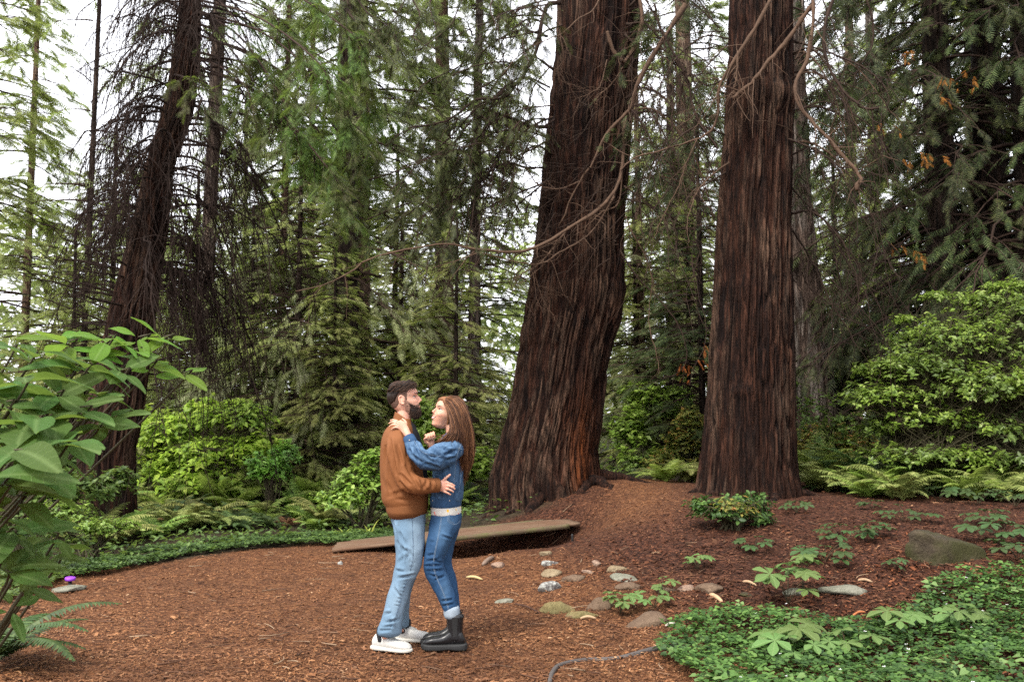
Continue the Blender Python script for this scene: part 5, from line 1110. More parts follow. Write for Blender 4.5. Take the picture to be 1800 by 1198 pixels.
# broken sticks
for k, (a, b_, w, lab) in enumerate((((1306, 1024), (1330, 1031), 5, 'pale straight stick on the mulch uphill of the trefoil cover'), ((1248, 1047), (1270, 1060), 8, 'curled pale strip of bark below the wedge-shaped stone'), ((1508, 1022), (1534, 1025), 5, 'pale stick lying just behind the long flat pale stone'),
        ((849, 994), (868, 981), 9, 'broken grey-brown piece of wood by the crumbling rock'), ((820, 1016), (848, 1020), 5, 'thin yellowish stick behind the woman\'s boots'), ((1020, 1089), (1048, 1089), 5, 'pale stick beside the big flat brown stone'), ((905, 1063), (950, 1080), 3, 'thin dark twig between the greenish slab and the mossy stone'),
        ((1498, 1085), (1522, 1078), 4, 'orange splinter of bark at the trefoil cover\'s edge'), ((12, 1085), (58, 1068), 6, 'brown stick under the low broad-leaved plant'), ((1170, 1102), (1190, 1100), 5, 'white chip of wood below the big flat brown stone'))):
    p, q = G(*a), G(*b_); m = (p+q)/2+np.array([0, .01, .012]); c = resample([p, m, q], 8)+np.array([0, 0, .012]); s = p[1]/FPX
    V, F = tubes(c[None], np.array([[.6, .9, 1, .95, 1, .9, .8, .4]])*w*s/2, 6, cap=True)
    tag(obj('stick', mesh('stick', V*np.array([1, 1, 1]), F, plain('stick_wood', ((.34, .22, .13), (.40, .26, .15), (.30, .2, .12), (.17, .12, .09), (.38, .29, .14), (.36, .24, .14), (.06, .03, .02), (.38, .13, .05), (.14, .08, .05), (.5, .46, .4))[k], .8, .2, .35, 30), True)), lab, 'stick', 'loose sticks on the mulch')
# footbridge
wt = NT('weathered_boards'); v = wt.coords((.35, 5, 5)); n = wt.noise(v, 7, 6, .65); v2 = wt.coords(); n2 = wt.noise(v2, 3, 4)
c = wt.mix(wt.ramp(n, [(.3, 0), (.7, 1)]), (.085, .052, .032), (.185, .122, .078)); c = wt.mix(wt.ramp(n2, [(.4, .6), (.65, 0)]), c, (.11, .052, .028)); wt.pbr(c, .85, wt.bump(n, .5, .006), .2)
we = NT('mossy_beam'); v = we.coords((.4, 4, 4)); n = we.noise(v, 8, 6, .65); c = we.mix(we.ramp(n, [(.3, 0), (.7, 1)]), (.06, .042, .026), (.14, .10, .062)); c = we.mix(we.ramp(we.noise(we.coords(), 5, 4), [(.45, 0), (.65, .7)]), c, (.09, .095, .03)); we.pbr(c, .85, we.bump(n, .5, .006), .2)
A, B = P(583, 967, 11.15), P(1004, 921, 11.55)
ax = B-A; Lb = float(np.linalg.norm(ax)); fb = thing('footbridge', 'low brown wooden footbridge sloping up to the leaning giant', 'footbridge', A)
ang = math.atan2(ax[1], ax[0]); pit = -math.asin(ax[2]/Lb); fb.rotation_euler = (0, pit, ang)
def board(name, x0, x1, y0, y1, z0, z1, mat, parent, seed, nx=40, ny=5, amp=.0016):
    """a board whose top and edges are slightly worn, bevelled along its long edges"""
    r = np.random.default_rng(seed); nz = VNoise(seed); b = min(.004, (z1-z0)*.2)
    prof = [(y0, z0), (y0, z1-b), (y0+b, z1)]+[(y0+b+(y1-y0-2*b)*k/ny, z1) for k in range(1, ny)]+[(y1-b, z1), (y1, z1-b), (y1, z0)]
    prof = np.array(prof); xs = np.linspace(x0, x1, nx); m = len(prof)
    V = np.zeros((nx, m, 3)); V[..., 0] = xs[:, None]; V[..., 1] = prof[None, :, 0]; V[..., 2] = prof[None, :, 1]
    V[..., 2] += amp*(nz(xs[:, None]*3, prof[None, :, 0]*9)-.5)*2; V[..., 1] += amp*(nz(xs[:, None]*5+7, prof[None, :, 1]*3)-.5)
    i = np.arange(nx-1)[:, None]*m; j = np.arange(m)[None]; j2 = (j+1) % m; F = np.stack([i+j, i+m+j, i+m+j2, i+j2], -1).reshape(-1, 4)
    caps = [(0, k, k+1) for k in range(1, m-1)]; o = (nx-1)*m; caps += [(o, o+k+1, o+k) for k in range(1, m-1)]
    return obj(name, mesh(name, V.reshape(-1, 3), [F, np.array(caps)], mat), parent)
for k in range(3):
    board('plank', -.0+.02*k, Lb+.12-.03*k, .062+k*.222, .062+k*.222+.217, -.030, .002*(k % 2), wt.m, fb, 40+k)
board('edge_beam', .75, Lb-.02, 0, .060, -.045, .003, we.m, fb, 50)
board('edge_beam', .2, Lb, .732, .79, -.055, .004, we.m, fb, 51)
q = P(1003, 941, 11.42); zb = h1(q[0], 11.42)
V, F = tubes(np.array([[(0, 0, -.15), (0, 0, .115), (.0, 0, .125)]]), np.array([[.014, .014, .011]]), 10, cap=True)
tag(obj('stake', mesh('stake', V, F, BLK), None, (q[0]+.02, 11.36, zb), (.05, -.04, 0)), 'short black stake at the upper end of the footbridge', 'stake')
# ------------------------------------------------------------------ the couple
PD = 6.6; KP = PD/FPX
ROOT = P(742, 1131, PD); ROOT[2] = h1(ROOT[0], PD)+.008
_w0 = P(742, 1131, PD)
def W(px, py, y=0.0): return P(px, py, PD+y)-_w0
def ring_loft(rows, n=None, seg=28, caps=True, expo=1.0, smooth=True):
    """rows: (centre, A, B) with A, B half-axis vectors; closed with rounded caps"""
    C = np.array([r_[0] for r_ in rows]); A = np.array([r_[1] for r_ in rows]); B = np.array([r_[2] for r_ in rows])
    if n and smooth: C, A, B = resample(C, n), resample(A, n), resample(B, n)
    if caps:
        for end in (0, -1):
            d = C[end]-C[1 if end == 0 else -2]; d = d/np.linalg.norm(d); ra = min(np.linalg.norm(A[end]), np.linalg.norm(B[end]))
            ex = [(C[end]+d*ra*.45*math.sin(t_), A[end]*math.cos(t_), B[end]*math.cos(t_)) for t_ in (.5, 1.0, 1.35, 1.52)]
            c, a, b = (np.array([e[k] for e in ex]) for k in range(3))
            if end == 0: C, A, B = np.vstack([c[::-1], C]), np.vstack([a[::-1], A]), np.vstack([b[::-1], B])
            else: C, A, B = np.vstack([C, c]), np.vstack([A, a]), np.vstack([B, b])
    th = np.arange(seg)*2*np.pi/seg; c, s = np.cos(th), np.sin(th); c = np.sign(c)*np.abs(c)**expo; s = np.sign(s)*np.abs(s)**expo
    V = C[:, None]+c[None, :, None]*A[:, None]+s[None, :, None]*B[:, None]; m = len(C)
    i = np.arange(m-1)[:, None]*seg; j = np.arange(seg)[None]; j2 = (j+1) % seg
    F = [np.stack([i+j, i+j2, i+seg+j2, i+seg+j], -1).reshape(-1, 4)]
    o = (m-1)*seg; F.append(np.array([(0, k+1, k) for k in range(1, seg-1)]+[(o, o+k, o+k+1) for k in range(1, seg-1)]))
    return V.reshape(-1, 3), F
def rows_h(lst, yc, expo=1.0, n=40, seg=40):
    """horizontal slices: (py, left px, right px, half depth [, y centre])"""
    R = []
    for q in lst:
        y = q[4] if len(q) > 4 else yc; l, r_ = W(q[1], q[0], y), W(q[2], q[0], y); R.append(((l+r_)/2, (r_-l)/2, np.array([0, q[3], 0])))
    return ring_loft(R, n, seg, True, expo)
def limb(lst, n=26, seg=24):
    """(px, py, y, r px, r depth m)"""
    C = np.array([W(a, b, c) for a, b, c, _, _ in lst]); T = norm(np.gradient(C, axis=0)); Yv = np.array([0, 1., 0]); R = []
    for k, q in enumerate(lst):
        A = np.cross(Yv, T[k]); A /= np.linalg.norm(A); B = np.cross(T[k], A)
        R.append((C[k], A*q[3]*KP, B*q[4]))
    return ring_loft(R, n, seg)
def ball(c, r, seg=16):
    c = np.array(c, float); r = np.array(r, float)*np.ones(3); th = np.linspace(0.05, math.pi-.05, 10); R = [(c+np.array([0, 0, -r[2]*math.cos(t_)]), np.array([r[0]*math.sin(t_), 0, 0]), np.array([0, r[1]*math.sin(t_), 0])) for t_ in th]
    return ring_loft(R, None, seg, False)
def remesh(parts, voxel, smooth=3, dec=None):
    V, F = joinvf(parts); me = mesh('tmp', V, F); o = obj('tmp', me)
    m = o.modifiers.new('r', 'REMESH'); m.mode = 'VOXEL'; m.voxel_size = voxel
    if smooth: m = o.modifiers.new('s', 'SMOOTH'); m.factor = .5; m.iterations = smooth
    if dec: m = o.modifiers.new('d', 'DECIMATE'); m.ratio = dec
    bpy.context.view_layer.update(); dg = bpy.context.evaluated_depsgraph_get(); out = bpy.data.meshes.new_from_object(o.evaluated_get(dg))
    bpy.data.objects.remove(o); bpy.data.meshes.remove(me)
    out.polygons.foreach_set('use_smooth', np.ones(len(out.polygons), bool)); return out
def getco(me):
    a = np.empty(len(me.vertices)*3, np.float32); me.vertices.foreach_get('co', a); b = np.empty(len(me.vertices)*3, np.float32); me.vertex_normals.foreach_get('vector', b)
    return a.reshape(-1, 3).astype(float), b.reshape(-1, 3).astype(float)
def setco(me, V): me.vertices.foreach_set('co', V.astype(np.float32).ravel()); me.update()
def w2px(V):
    q = V+_w0; return proj(q[:, 0], q[:, 1], q[:, 2])
def folds(me, creases, noise_amp=.004, nscale=(9, 9, 5), seed=0, far=None, fine=.0024):
    V, N = getco(me); px, py = w2px(V); d = np.zeros(len(V)); side = np.clip(.35-N[:, 1], 0, 1)
    for c in creases:
        (x0, y0), (x1, y1), w, dep = c; dx, dy = x1-x0, y1-y0; L2 = dx*dx+dy*dy
        t_ = np.clip(((px-x0)*dx+(py-y0)*dy)/L2, 0, 1); sd = ((px-x0)*dy-(py-y0)*dx)/math.sqrt(L2)
        dist = np.hypot(px-x0-t_*dx, py-y0-t_*dy); fade = np.sin(np.pi*t_)**.6
        d += dep*fade*(-np.exp(-(dist/w)**2)+.75*np.exp(-((dist-1.7*w)/(w*1.0))**2)*(sd > 0)+.25*np.exp(-((dist-1.7*w)/w)**2)*(sd <= 0))*side
    n1 = np.array([mnoise.noise(Vector((v[0]*nscale[0]+seed, v[1]*nscale[1], v[2]*nscale[2]))) for v in V]); n2 = np.array([mnoise.noise(Vector((v[0]*nscale[0]*3+seed, v[1]*nscale[1]*3+5, v[2]*nscale[2]*2.6))) for v in V])
    ridg = 1-2*np.abs(n1); d += noise_amp*(ridg-.5)+fine*n2
    setco(me, V+N*d[:, None])
def creases(lst, ox, oy, sc, w=2.4, dep=.008): return [((ox+a/sc, oy+b/sc), (ox+c/sc, oy+d/sc), w, dep) for a, b, c, d in lst]
def onto(me, y_from=-2.0):
    bv = BVHTree.FromPolygons([v.co for v in me.vertices], [p.vertices for p in me.polygons])
    def f(px, py, lift=.0015):
        o = Vector(W(px, py, -.9)); d = (Vector(W(px, py, .6))-o).normalized(); h = bv.ray_cast(o, d)
        return None if h[0] is None else np.array(h[0])+np.array(h[1])*lift
    return f
def seam(name, f, pts, r_, mat, parent, n=24, lift=.001, dash=None):
    q = resample(np.array([(a, b, 0) for a, b in pts], float), n); out = [f(a, b, lift) for a, b, _ in q]; out = [o for o in out if o is not None]
    if len(out) < 3: return
    return obj(name, mesh(name, *tubes(np.array(out)[None], np.full((1, len(out)), r_), 5)), parent).data.materials.append(mat)

def cloth(name, col, rough=.8, var=.18, scale=14, weave=260, bump=.25, fade=None, spec=.2, sheen=.0):
    t = NT(name); v = t.coords(); n = t.noise(v, scale, 5, .65); f = t.noise(v, weave, 3, .8)
    c = t.mix(n, tuple(x*(1-var) for x in col), tuple(min(1, x*(1+var)) for x in col))
    if fade is not None: c = t.mix(t.math('MULTIPLY', t.attr('fade'), t.ramp(n, [(.25, .6), (.7, 1)])), c, fade)
    c = t.mix(t.ramp(f, [(.35, .22), (.65, 0)]), c, tuple(x*.5 for x in col))
    t.pbr(c, rough, t.bump(f, bump, .002), spec, **({'Sheen Weight': sheen} if sheen else {})); return t.m
def skin(name, col, blush):
    t = NT(name); v = t.coords(); n = t.noise(v, 11, 4); c = t.mix(t.ramp(n, [(.4, 0), (.65, .55)]), col, blush)
    b = t.pbr(c, .48, t.bump(t.noise(v, 240, 3), .08, .001), .35); t.set(b, 'Subsurface Weight', .18); t.set(b, 'Subsurface Radius', (.02, .008, .004)); t.set(b, 'Subsurface Scale', .5); return t.m
SKIN_M = skin('skin_fair', (.58, .33, .235), (.56, .24, .17)); SKIN_W = skin('skin_warm', (.50, .275, .185), (.55, .22, .15))
JACKET = cloth('brown_nylon', (.185, .070, .025), .72, .12, 8, 900, .05, spec=.15); RIB = cloth('brown_rib', (.165, .062, .021), .8, .15, 20, 200, .3)
DENIM_J = cloth('mid_blue_denim', (.026, .064, .135), .8, .35, 22, 320, .35, fade=(.11, .19, .29)); DENIM_M = cloth('light_blue_denim', (.115, .185, .26), .85, .25, 12, 320, .35, fade=(.25, .34, .42))
DENIM_W = cloth('blue_denim', (.018, .055, .125), .8, .28, 14, 320, .35, fade=(.07, .145, .25)); DENIM_CUFF = cloth('denim_inside', (.26, .31, .36), .85, .2, 30, 260, .3)
STITCH = plain('pale_stitching', (.20, .26, .33), .8, .2, .1); STITCH_D = plain('dark_seam', (.05, .09, .15), .8, .2, .1); SHIRT = cloth('black_cotton', (.012, .012, .014), .85, .2)
WHITE_L = plain('white_leather', (.47, .46, .43), .45, .4, .05, 8, .1, 90); SOLE_W = plain('white_rubber', (.46, .44, .39), .6, .3, .06, 12); BLACK_L = plain('black_leather', (.009, .009, .010), .34, .4, .2, 6, .12, 40)
BLACK_R = plain('black_rubber', (.014, .014, .014), .6, .3, .2); SOCK = cloth('black_sock', (.02, .02, .022)); METAL = plain('dull_metal', (.35, .33, .30), .35, .5, .1, **{'Metallic': .9})
LACE = plain('white_lace', (.62, .61, .57), .7, .2, .05); LIP_M = plain('lips_rose', (.30, .095, .08), .4, .4, .1); LIP_P = plain('lips_pale', (.42, .19, .15), .5, .3, .1); TEETH = plain('teeth', (.8, .78, .72), .3, .5, .02)
EYE_W = plain('eye_white', (.7, .68, .65), .2, .5, .02); EYE_D = plain('eye_iris', (.035, .02, .012), .15, .6, .1); PEARL = plain('pearl', (.8, .78, .74), .2, .6, .03)
def hair_mat(name, a, b_, c_, sc=(60, 60, 6)):
    t = NT(name); v = t.coords(sc); n = t.noise(v, 2.5, 4, .7); n2 = t.noise(t.coords(), 9, 3)
    r_ = t.n('NewGeometry').outputs['Random Per Island']; f = t.mix(.5, n, r_); c = t.ramp(f, [(.3, a), (.5, b_), (.72, c_)]); c = t.mix(t.ramp(n2, [(.4, .4), (.6, 0)]), c, a)
    t.pbr(c, .5, t.bump(n, .5, .003), .22); return t.m
HAIR_M = hair_mat('dark_brown_hair', (.010, .006, .0045), (.030, .016, .010), (.11, .058, .036)); BEARD_M = hair_mat('dark_beard', (.010, .006, .0045), (.026, .014, .009), (.075, .040, .024), (90, 90, 40))
HAIR_W = hair_mat('long_brown_hair', (.030, .012, .006), (.10, .040, .018), (.30, .135, .058))

# --- a head in its own frame: faces +X, chin at z = 0, units metres; z, back, front, half width
HROW = np.array([(-.004, .012, .068, .018), (.004, .0, .084, .034), (.015, -.020, .098, .046), (.038, -.045, .106, .056), (.056, -.064, .1075, .062), (.075, -.080, .1070, .067), (.094, -.089, .1030, .071), (.113, -.0935, .0985, .0735), (.128, -.095, .0965, .0745), (.144, -.0935, .1015, .0755),
    (.160, -.089, .0995, .0755), (.178, -.080, .094, .073), (.196, -.064, .082, .066), (.210, -.042, .062, .053), (.219, -.018, .038, .034), (.2225, .0, .018, .014)])
def head_surf(z, th, off=0.0, fem=False):
    b, f, w = (np.interp(z, HROW[:, 0], HROW[:, k]) for k in (1, 2, 3))
    if fem: w = w*(1-.20*np.exp(-((z-.02)/.04)**2)); f = f-.003*np.exp(-((z-.02)/.02)**2)
    cx, a = (b+f)/2, (f-b)/2; c, s = np.cos(th), np.sin(th)
    ww = w*(1-.16*np.clip(c, 0, 1)**2)
    c2 = np.sign(c)*np.abs(c)**.88; s2 = np.sign(s)*np.abs(s)**.92
    x, y = cx+a*c2, ww*s2; zc = .115
    nrm = norm(np.stack([x-cx*1.0, y, (z-zc)*.75*np.ones_like(x)], -1))
    return np.stack([x, y, z*np.ones_like(x)], -1)+nrm*np.asarray(off)[..., None] if np.ndim(off) else np.stack([x, y, z*np.ones_like(x)], -1)+nrm*off
def head_grid(offf=None, rows=60, seg=72, fem=False):
    z = np.interp(np.linspace(0, 1, rows), np.linspace(0, 1, len(HROW)), HROW[:, 0]); th = np.arange(seg)*2*np.pi/seg; Z_, T_ = np.meshgrid(z, th, indexing='ij')
    base = head_surf(Z_, T_, 0.0, fem); off = offf(base, Z_, T_) if offf else np.zeros_like(Z_); V = head_surf(Z_, T_, off, fem)
    i = np.arange(rows-1)[:, None]*seg; j = np.arange(seg)[None]; j2 = (j+1) % seg; F = [np.stack([i+j, i+j2, i+seg+j2, i+seg+j], -1).reshape(-1, 4)]; o = (rows-1)*seg
    F.append(np.array([(0, k+1, k) for k in range(1, seg-1)]+[(o, o+k, o+k+1) for k in range(1, seg-1)])); return V.reshape(-1, 3), F
def head_relief(fem):
    def f(Bp, Z_, T_):
        x, y = Bp[..., 0], np.abs(Bp[..., 1]); g = lambda y0, z0, sy, sz: np.exp(-((y-y0)/sy)**2-((Z_-z0)/sz)**2)*(x > .02)
        o = -.0105*g(.031, .127, .017, .011)+.0045*g(.030, .146, .024, .007)*(.4 if fem else 1)+.0045*g(.042, .096, .018, .016)-.003*g(.060, .060, .02, .02)
        o += .005*g(0, .014, .018, .013)-.004*g(0, .036, .02, .006)+.0035*g(0, .052, .022, .010)+.004*g(0, .165, .05, .02)
        if fem: o += .006*g(.040, .088, .015, .014)+.004*g(0, .010, .016, .012)-.003*g(.045, .035, .022, .02)
        return o
    return f
def nose(fem):
    s = .88 if fem else 1.0
    P_ = [((.092, 0, .134), .007, .0065), ((.102, 0, .122), .0085, .008), ((.110, 0, .108), .010, .010), ((.1175, 0, .097), .011, .0125), ((.112, 0, .088), .010, .015), ((.102, 0, .084), .006, .012)]
    R = [(np.array(c)*np.array([1, 1, 1]), np.array([a*s, 0, a*.5*s]), np.array([0, b_*s, 0])) for c, a, b_ in P_]
    out = [ring_loft(R, 16, 16)]
    for sd in (-1, 1): out.append(ball((.105, sd*.0115*s, .0885), (.009*s, .006*s, .0065*s), 10))
    return out
def ear(sd):
    y = sd*.074; out = []; a = np.linspace(-.3, 2*np.pi-1.0, 14); c = np.stack([-.006+.016*np.cos(a)-.004*np.sin(a), np.full(14, y)+sd*.009*(1-.3*np.cos(a)), .112+.029*np.sin(a)], -1)
    out.append((lambda q: q)(tubes(c[None], np.full((1, 14), .0055), 8, cap=True))); out.append(ball((-.002, y+sd*.003, .108), (.015, .007, .024), 12)); out.append(ball((.004, y+sd*.005, .086), (.008, .006, .009), 10)); return out
def xf(parts, M):
    M = np.array(M); return [(V@M[:3, :3].T+M[:3, 3], F) for V, F in parts]
def head_matrix(pos, yaw, tilt, roll, s):
    return np.array(Matrix.Translation(Vector(pos)) @ Matrix.Rotation(yaw, 4, 'Z') @ Matrix.Rotation(tilt, 4, 'Y') @ Matrix.Rotation(roll, 4, 'X') @ Matrix.Diagonal((s, s, s, 1)))
def face_bits(person, M, fem, lipm, hairm, bodyme, smile):
    bv = BVHTree.FromPolygons([v.co for v in bodyme.vertices], [p.vertices for p in bodyme.polygons]); R = M[:3, :3]; s = np.linalg.norm(R[:, 0])
    def face(y, z, lift=0.0):
        o = R@np.array([.3, y, z])+M[:3, 3]; d = -R[:, 0]/s; h = bv.ray_cast(Vector(o), Vector(d)); return np.array(h[0])-d*lift if h[0] is not None else R@np.array([.1, y, z])+M[:3, 3]
    for sd in (-1, 1):
        c = face(sd*.031, .127, -.0065); e = obj('eye', mesh('eye', *ball(c, .0105*s, 16), EYE_W, True), person)
        fw = R[:, 0]/s; lk = norm(fw+R[:, 1]/s*sd*.0)
        obj('iris', mesh('iris', *ball(c+lk*.0065*s, .0052*s, 12), EYE_D, True), e)
        q = np.array([face(sd*(.016+.032*t_), .1275+.0065*math.sin(t_*math.pi)-.001*t_, .0012) for t_ in np.linspace(0, 1, 9)]); obj('eyelash', mesh('eyelash', *tubes(q[None], (np.sin(np.linspace(.3, 2.9, 9))*(.0020 if fem else .0014))[None], 5), EYE_D), e)
        q = np.array([face(sd*(.014+.036*t_), .1445+.0065*math.sin(t_*2.4), .001) for t_ in np.linspace(0, 1, 9)]); obj('eyebrow', mesh('eyebrow', *tubes(q[None], (np.sin(np.linspace(.5, 2.8, 9))*(.0026 if fem else .0034))[None], 6), hairm), person)
    wl = .031 if smile else .023; t_ = np.linspace(-1, 1, 13)
    up = np.array([face(wl*k, (.0625 if smile else .0615)+(.0085*k*k if smile else .001*k*k), .0012) for k in t_]); lo = np.array([face(wl*k*.95, (.049+.0215*k*k if smile else .0555+.004*k*k), .0012) for k in t_])
    w = np.sqrt(np.clip(1-t_**2, 0.02, 1)); l = obj('lips', mesh('lips', *joinvf([tubes(up[None], (.0024*w+.0004)[None], 8), tubes(lo[None], (.0030*w+.0004)[None], 8)]), lipm, True), person)
    if smile:
        g = []; zs = np.linspace(.15, .8, 4)
        for a in zs: g.append([u_*(1-a)+l_*a+R[:, 0]/s*.0006 for u_, l_ in zip(up, lo)])
        V = np.array(g).reshape(-1, 3); F = np.array([(i*13+j, i*13+j+1, (i+1)*13+j+1, (i+1)*13+j) for i in range(3) for j in range(1, 11)]); obj('teeth', mesh('teeth', V, F, TEETH, True), person)
    return face
def fingers(base, specs):
    """each finger: list of (x, y, z) joints and radii; rooted inside the palm"""
    out = []
    for pts, r0, r1 in specs:
        c = resample(np.array(pts), 12); n = 12; R = []; T = norm(np.gradient(c, axis=0)); ref = np.array([0, 1., 0])
        for k in range(n):
            a = np.cross(ref, T[k]); a = a/max(np.linalg.norm(a), 1e-6); b_ = np.cross(T[k], a); rr = (r0*(1-k/11)+r1*k/11)*(1+.08*math.cos(k/11*6*math.pi)); R.append((c[k], a*rr, b_*rr))
        out.append(ring_loft(R, None, 12))
    return out
# ---- man
YM = .14
man = thing('person', 'bearded man in a brown bomber jacket, light blue jeans and white sneakers embracing the woman', 'person', ROOT)
HM = head_matrix(W(711.5, 720.5, YM), math.radians(3), math.radians(-6), 0, .985)
hp = [head_grid(head_relief(False))]+nose(False)+ear(-1)+ear(1)
neck_m = limb([(714, 700, YM, 12.5, .052), (711, 715, YM, 13, .054), (709, 730, YM+.0, 14, .058), (707, 745, YM, 17, .085)], 12)
m_t = rows_h([(738, 690, 724, .12), (752, 680, 728, .165), (790, 674, 738, .17), (840, 676, 742, .155), (880, 688, 738, .125), (900, 694, 740, .11)], YM)
m_arm = limb([(702, 752, -.0, 11, .045), (701, 775, -.06, 10, .04), (706, 805, -.085, 9.5, .038), (716, 830, -.11, 9, .036), (737, 841, -.14, 8.5, .034), (757, 842, -.12, 7.8, .030), (768, 841, -.10, 7.2, .026)])
m_arm2 = limb([(706, 750, .30, 13, .055), (712, 790, .35, 12, .05), (722, 828, .36, 10.5, .042), (748, 838, .37, 9, .036), (775, 838, .34, 7.5, .026), (786, 838, .325, 10, .014)])
legm = [(895, 703, 735, .075), (930, 703, 737, .08), (975, 704, 734, .062), (1030, 690, 711, .056), (1080, 676, 694, .042), (1110, 672, 684, .038)]
JL1 = [(884, 686, 748, .16, YM), (900, 688, 748.5, .15, YM-.01), (915, 690.5, 748, .125, .09), (930, 693, 747, .105, .065), (950, 695.5, 745.5, .098, .05), (970, 695.5, 743.5, .092, .04), (985, 694, 740, .088, .035), (1000, 690.5, 732.5, .084, .03), (1015, 687, 724, .080, .025), (1032, 682, 719, .078, .02), (1055, 676, 713, .078, .015), (1075, 670.5, 709, .078, .01), (1088, 666, 707, .080, .005), (1098, 663.5, 706.5, .078, .005)]
JL2 = [(884, 686, 748, .15, YM), (915, 692, 747, .12, .19), (950, 697, 744, .098, .22), (975, 701, 741, .092, .235), (1000, 700, 732, .084, .245), (1032, 696, 722, .078, .26), (1060, 692, 719, .078, .27), (1080, 690, 719, .078, .28), (1086, 690, 719, .076, .28)]
def inner(rows, k=.70):
    out = []
    for q in rows:
        t_ = np.clip((q[0]-960)/130, 0, 1); kk = k-(.22*t_); out.append((q[0], (q[1]+q[2])/2-(q[2]-q[1])/2*kk, (q[1]+q[2])/2+(q[2]-q[1])/2*kk, q[3]*kk, q[4]))
    return out
m_l1 = rows_h(inner(JL1)[:-1]+[(1100, 671, 685, .034, .0), (1108, 671, 683, .034, .0)], .04, n=40); m_l2 = rows_h(inner(JL2)[:-1]+[(1096, 703, 713, .034, .28)], .24, n=40)
yb = -.095
palm_m = limb([(768, 841, -.10, 7.5, .022), (775, 841.5, -.098, 9.6, .016), (782, 842.5, -.092, 10.6, .014), (786, 843.5, -.088, 10, .012)], 14, 16)
def wf(l): return [W(a, b_, c) for a, b_, c in l]
fg = fingers(None, [(wf([(777, 835, -.095), (783, 829, -.098), (787, 825.5, -.096), (791.5, 822, -.090)]), .0105, .0075),
    (wf([(781, 836.5, -.095), (788, 837, -.099), (794, 839, -.096), (799, 842, -.086)]), .0088, .0068), (wf([(781, 841, -.095), (789, 842, -.101), (795, 844.5, -.097), (799.5, 847.5, -.086)]), .0090, .0068),
    (wf([(780, 846, -.094), (787, 847.5, -.100), (793, 850, -.096), (797, 852.5, -.086)]), .0086, .0065), (wf([(777, 850, -.092), (783, 852.5, -.097), (788, 855, -.094), (792, 857.5, -.086)]), .0078, .0060)])
body_m = remesh(xf(hp, HM)+[neck_m, m_t, m_arm, m_arm2, m_l1, m_l2, palm_m]+fg, .0036, 1, .25); body_m.materials.append(SKIN_M)
bodyo = obj('body', body_m, man)
face_bits(man, HM, False, LIP_P, HAIR_M, body_m, False)
def sm(e0, e1, x): return S((x-e0)/(e1-e0))
# hair: a shell that rises out of the scalp where hair grows
def hair_off_m(Bp, Z_, T_):
    x, y = Bp[..., 0], Bp[..., 1]; line = np.interp(x, [-.10, -.055, -.025, .03, .06, .085], [.075, .100, .150, .163, .178, .186])
    k = sm(-.004, .014, Z_-line); top = sm(.165, .215, Z_)
    strand = np.array(VNoise(3)(T_*9+Z_*20, Z_*14+x*60))-.5; st2 = VNoise(4)(x*90+y*120, y*260+Z_*30)-.5
    return -.012+k*(.012+.006+.013*top+.008*sm(.02, .07, x)*top+.007*sm(.0, -.09, x)*sm(.10, .15, Z_))+(strand*.005+st2*.006)*k
V, F = head_grid(hair_off_m, 110, 150); V = (V@HM[:3, :3].T)+HM[:3, 3]
obj('hair', mesh('hair', V, F, HAIR_M, True), man)
fade_m = NT('clipped_hair'); v = fade_m.coords(); fade_m.pbr(fade_m.mix(fade_m.ramp(fade_m.noise(v, 500, 3), [(.35, 0), (.65, 1)]), (.06, .035, .026), (.16, .09, .065)), .7, None, .2)
_s = NT('stubble'); v = _s.coords(); _s.pbr(_s.mix(_s.ramp(_s.noise(v, 420, 3), [(.35, 0), (.65, 1)]), (.15, .082, .056), (.36, .20, .145)), .6, None, .25); STUB_M = _s.m
def fade_off(Bp, Z_, T_):
    x = Bp[..., 0]; lo_ = np.interp(x, [-.10, -.05, -.028, -.02, .010, .014, .030, .037, .05], [.045, .058, .080, .118, .125, .088, .094, .150, .175]); return -.006+.0072*sm(-.002, .010, Z_-lo_)
V, F = head_grid(fade_off, 80, 100); V = (V@HM[:3, :3].T)+HM[:3, 3]; obj('clipped_hair', mesh('clipped_hair', V, F, fade_m.m, True), man)
def beard_off(Bp, Z_, T_):
    x, y = Bp[..., 0], np.abs(Bp[..., 1]); top = np.interp(x, [-.02, .018, .030, .05, .07, .088, .10, .13], [-.02, .112, .104, .088, .077, .072, .079, .079]); top = np.where((y < .024) & (x > .09), .080-.35*np.maximum(0, y-.012), top)
    k = sm(.0, .008, top-Z_)*sm(.010, .024, x+.10*np.maximum(0, .05-Z_)); mouth = np.exp(-((Z_-.0575)/.0048)**2-(y/.020)**2)*(x > .08); side = sm(.03, .06, x)
    n = VNoise(8)(T_*22, Z_*160)-.5; n2 = VNoise(9)(T_*60, Z_*260)-.5
    low = np.exp(-((Z_-.012)/.025)**2); return -.010+k*(.010+.002*side+.012*low*side)*(1-.9*mouth)+(n*.004+n2*.003)*k
V, F = head_grid(beard_off, 110, 150); V = (V@HM[:3, :3].T)+HM[:3, 3]; obj('beard', mesh('beard', V, F, BEARD_M, True), man)
def stubble_off(Bp, Z_, T_):
    x, y = Bp[..., 0], np.abs(Bp[..., 1]); top = np.interp(x, [-.02, .012, .030, .05, .07, .088, .10, .13], [-.02, .125, .113, .095, .083, .077, .083, .083]); k = sm(.0, .006, top-Z_)*sm(.004, .014, x+.10*np.maximum(0, .05-Z_)); return -.006+.0070*k+(VNoise(18)(T_*70, Z_*300)-.5)*.0012
V, F = head_grid(stubble_off, 90, 120); V = (V@HM[:3, :3].T)+HM[:3, 3]; obj('stubble', mesh('stubble', V, F, STUB_M, True), man)
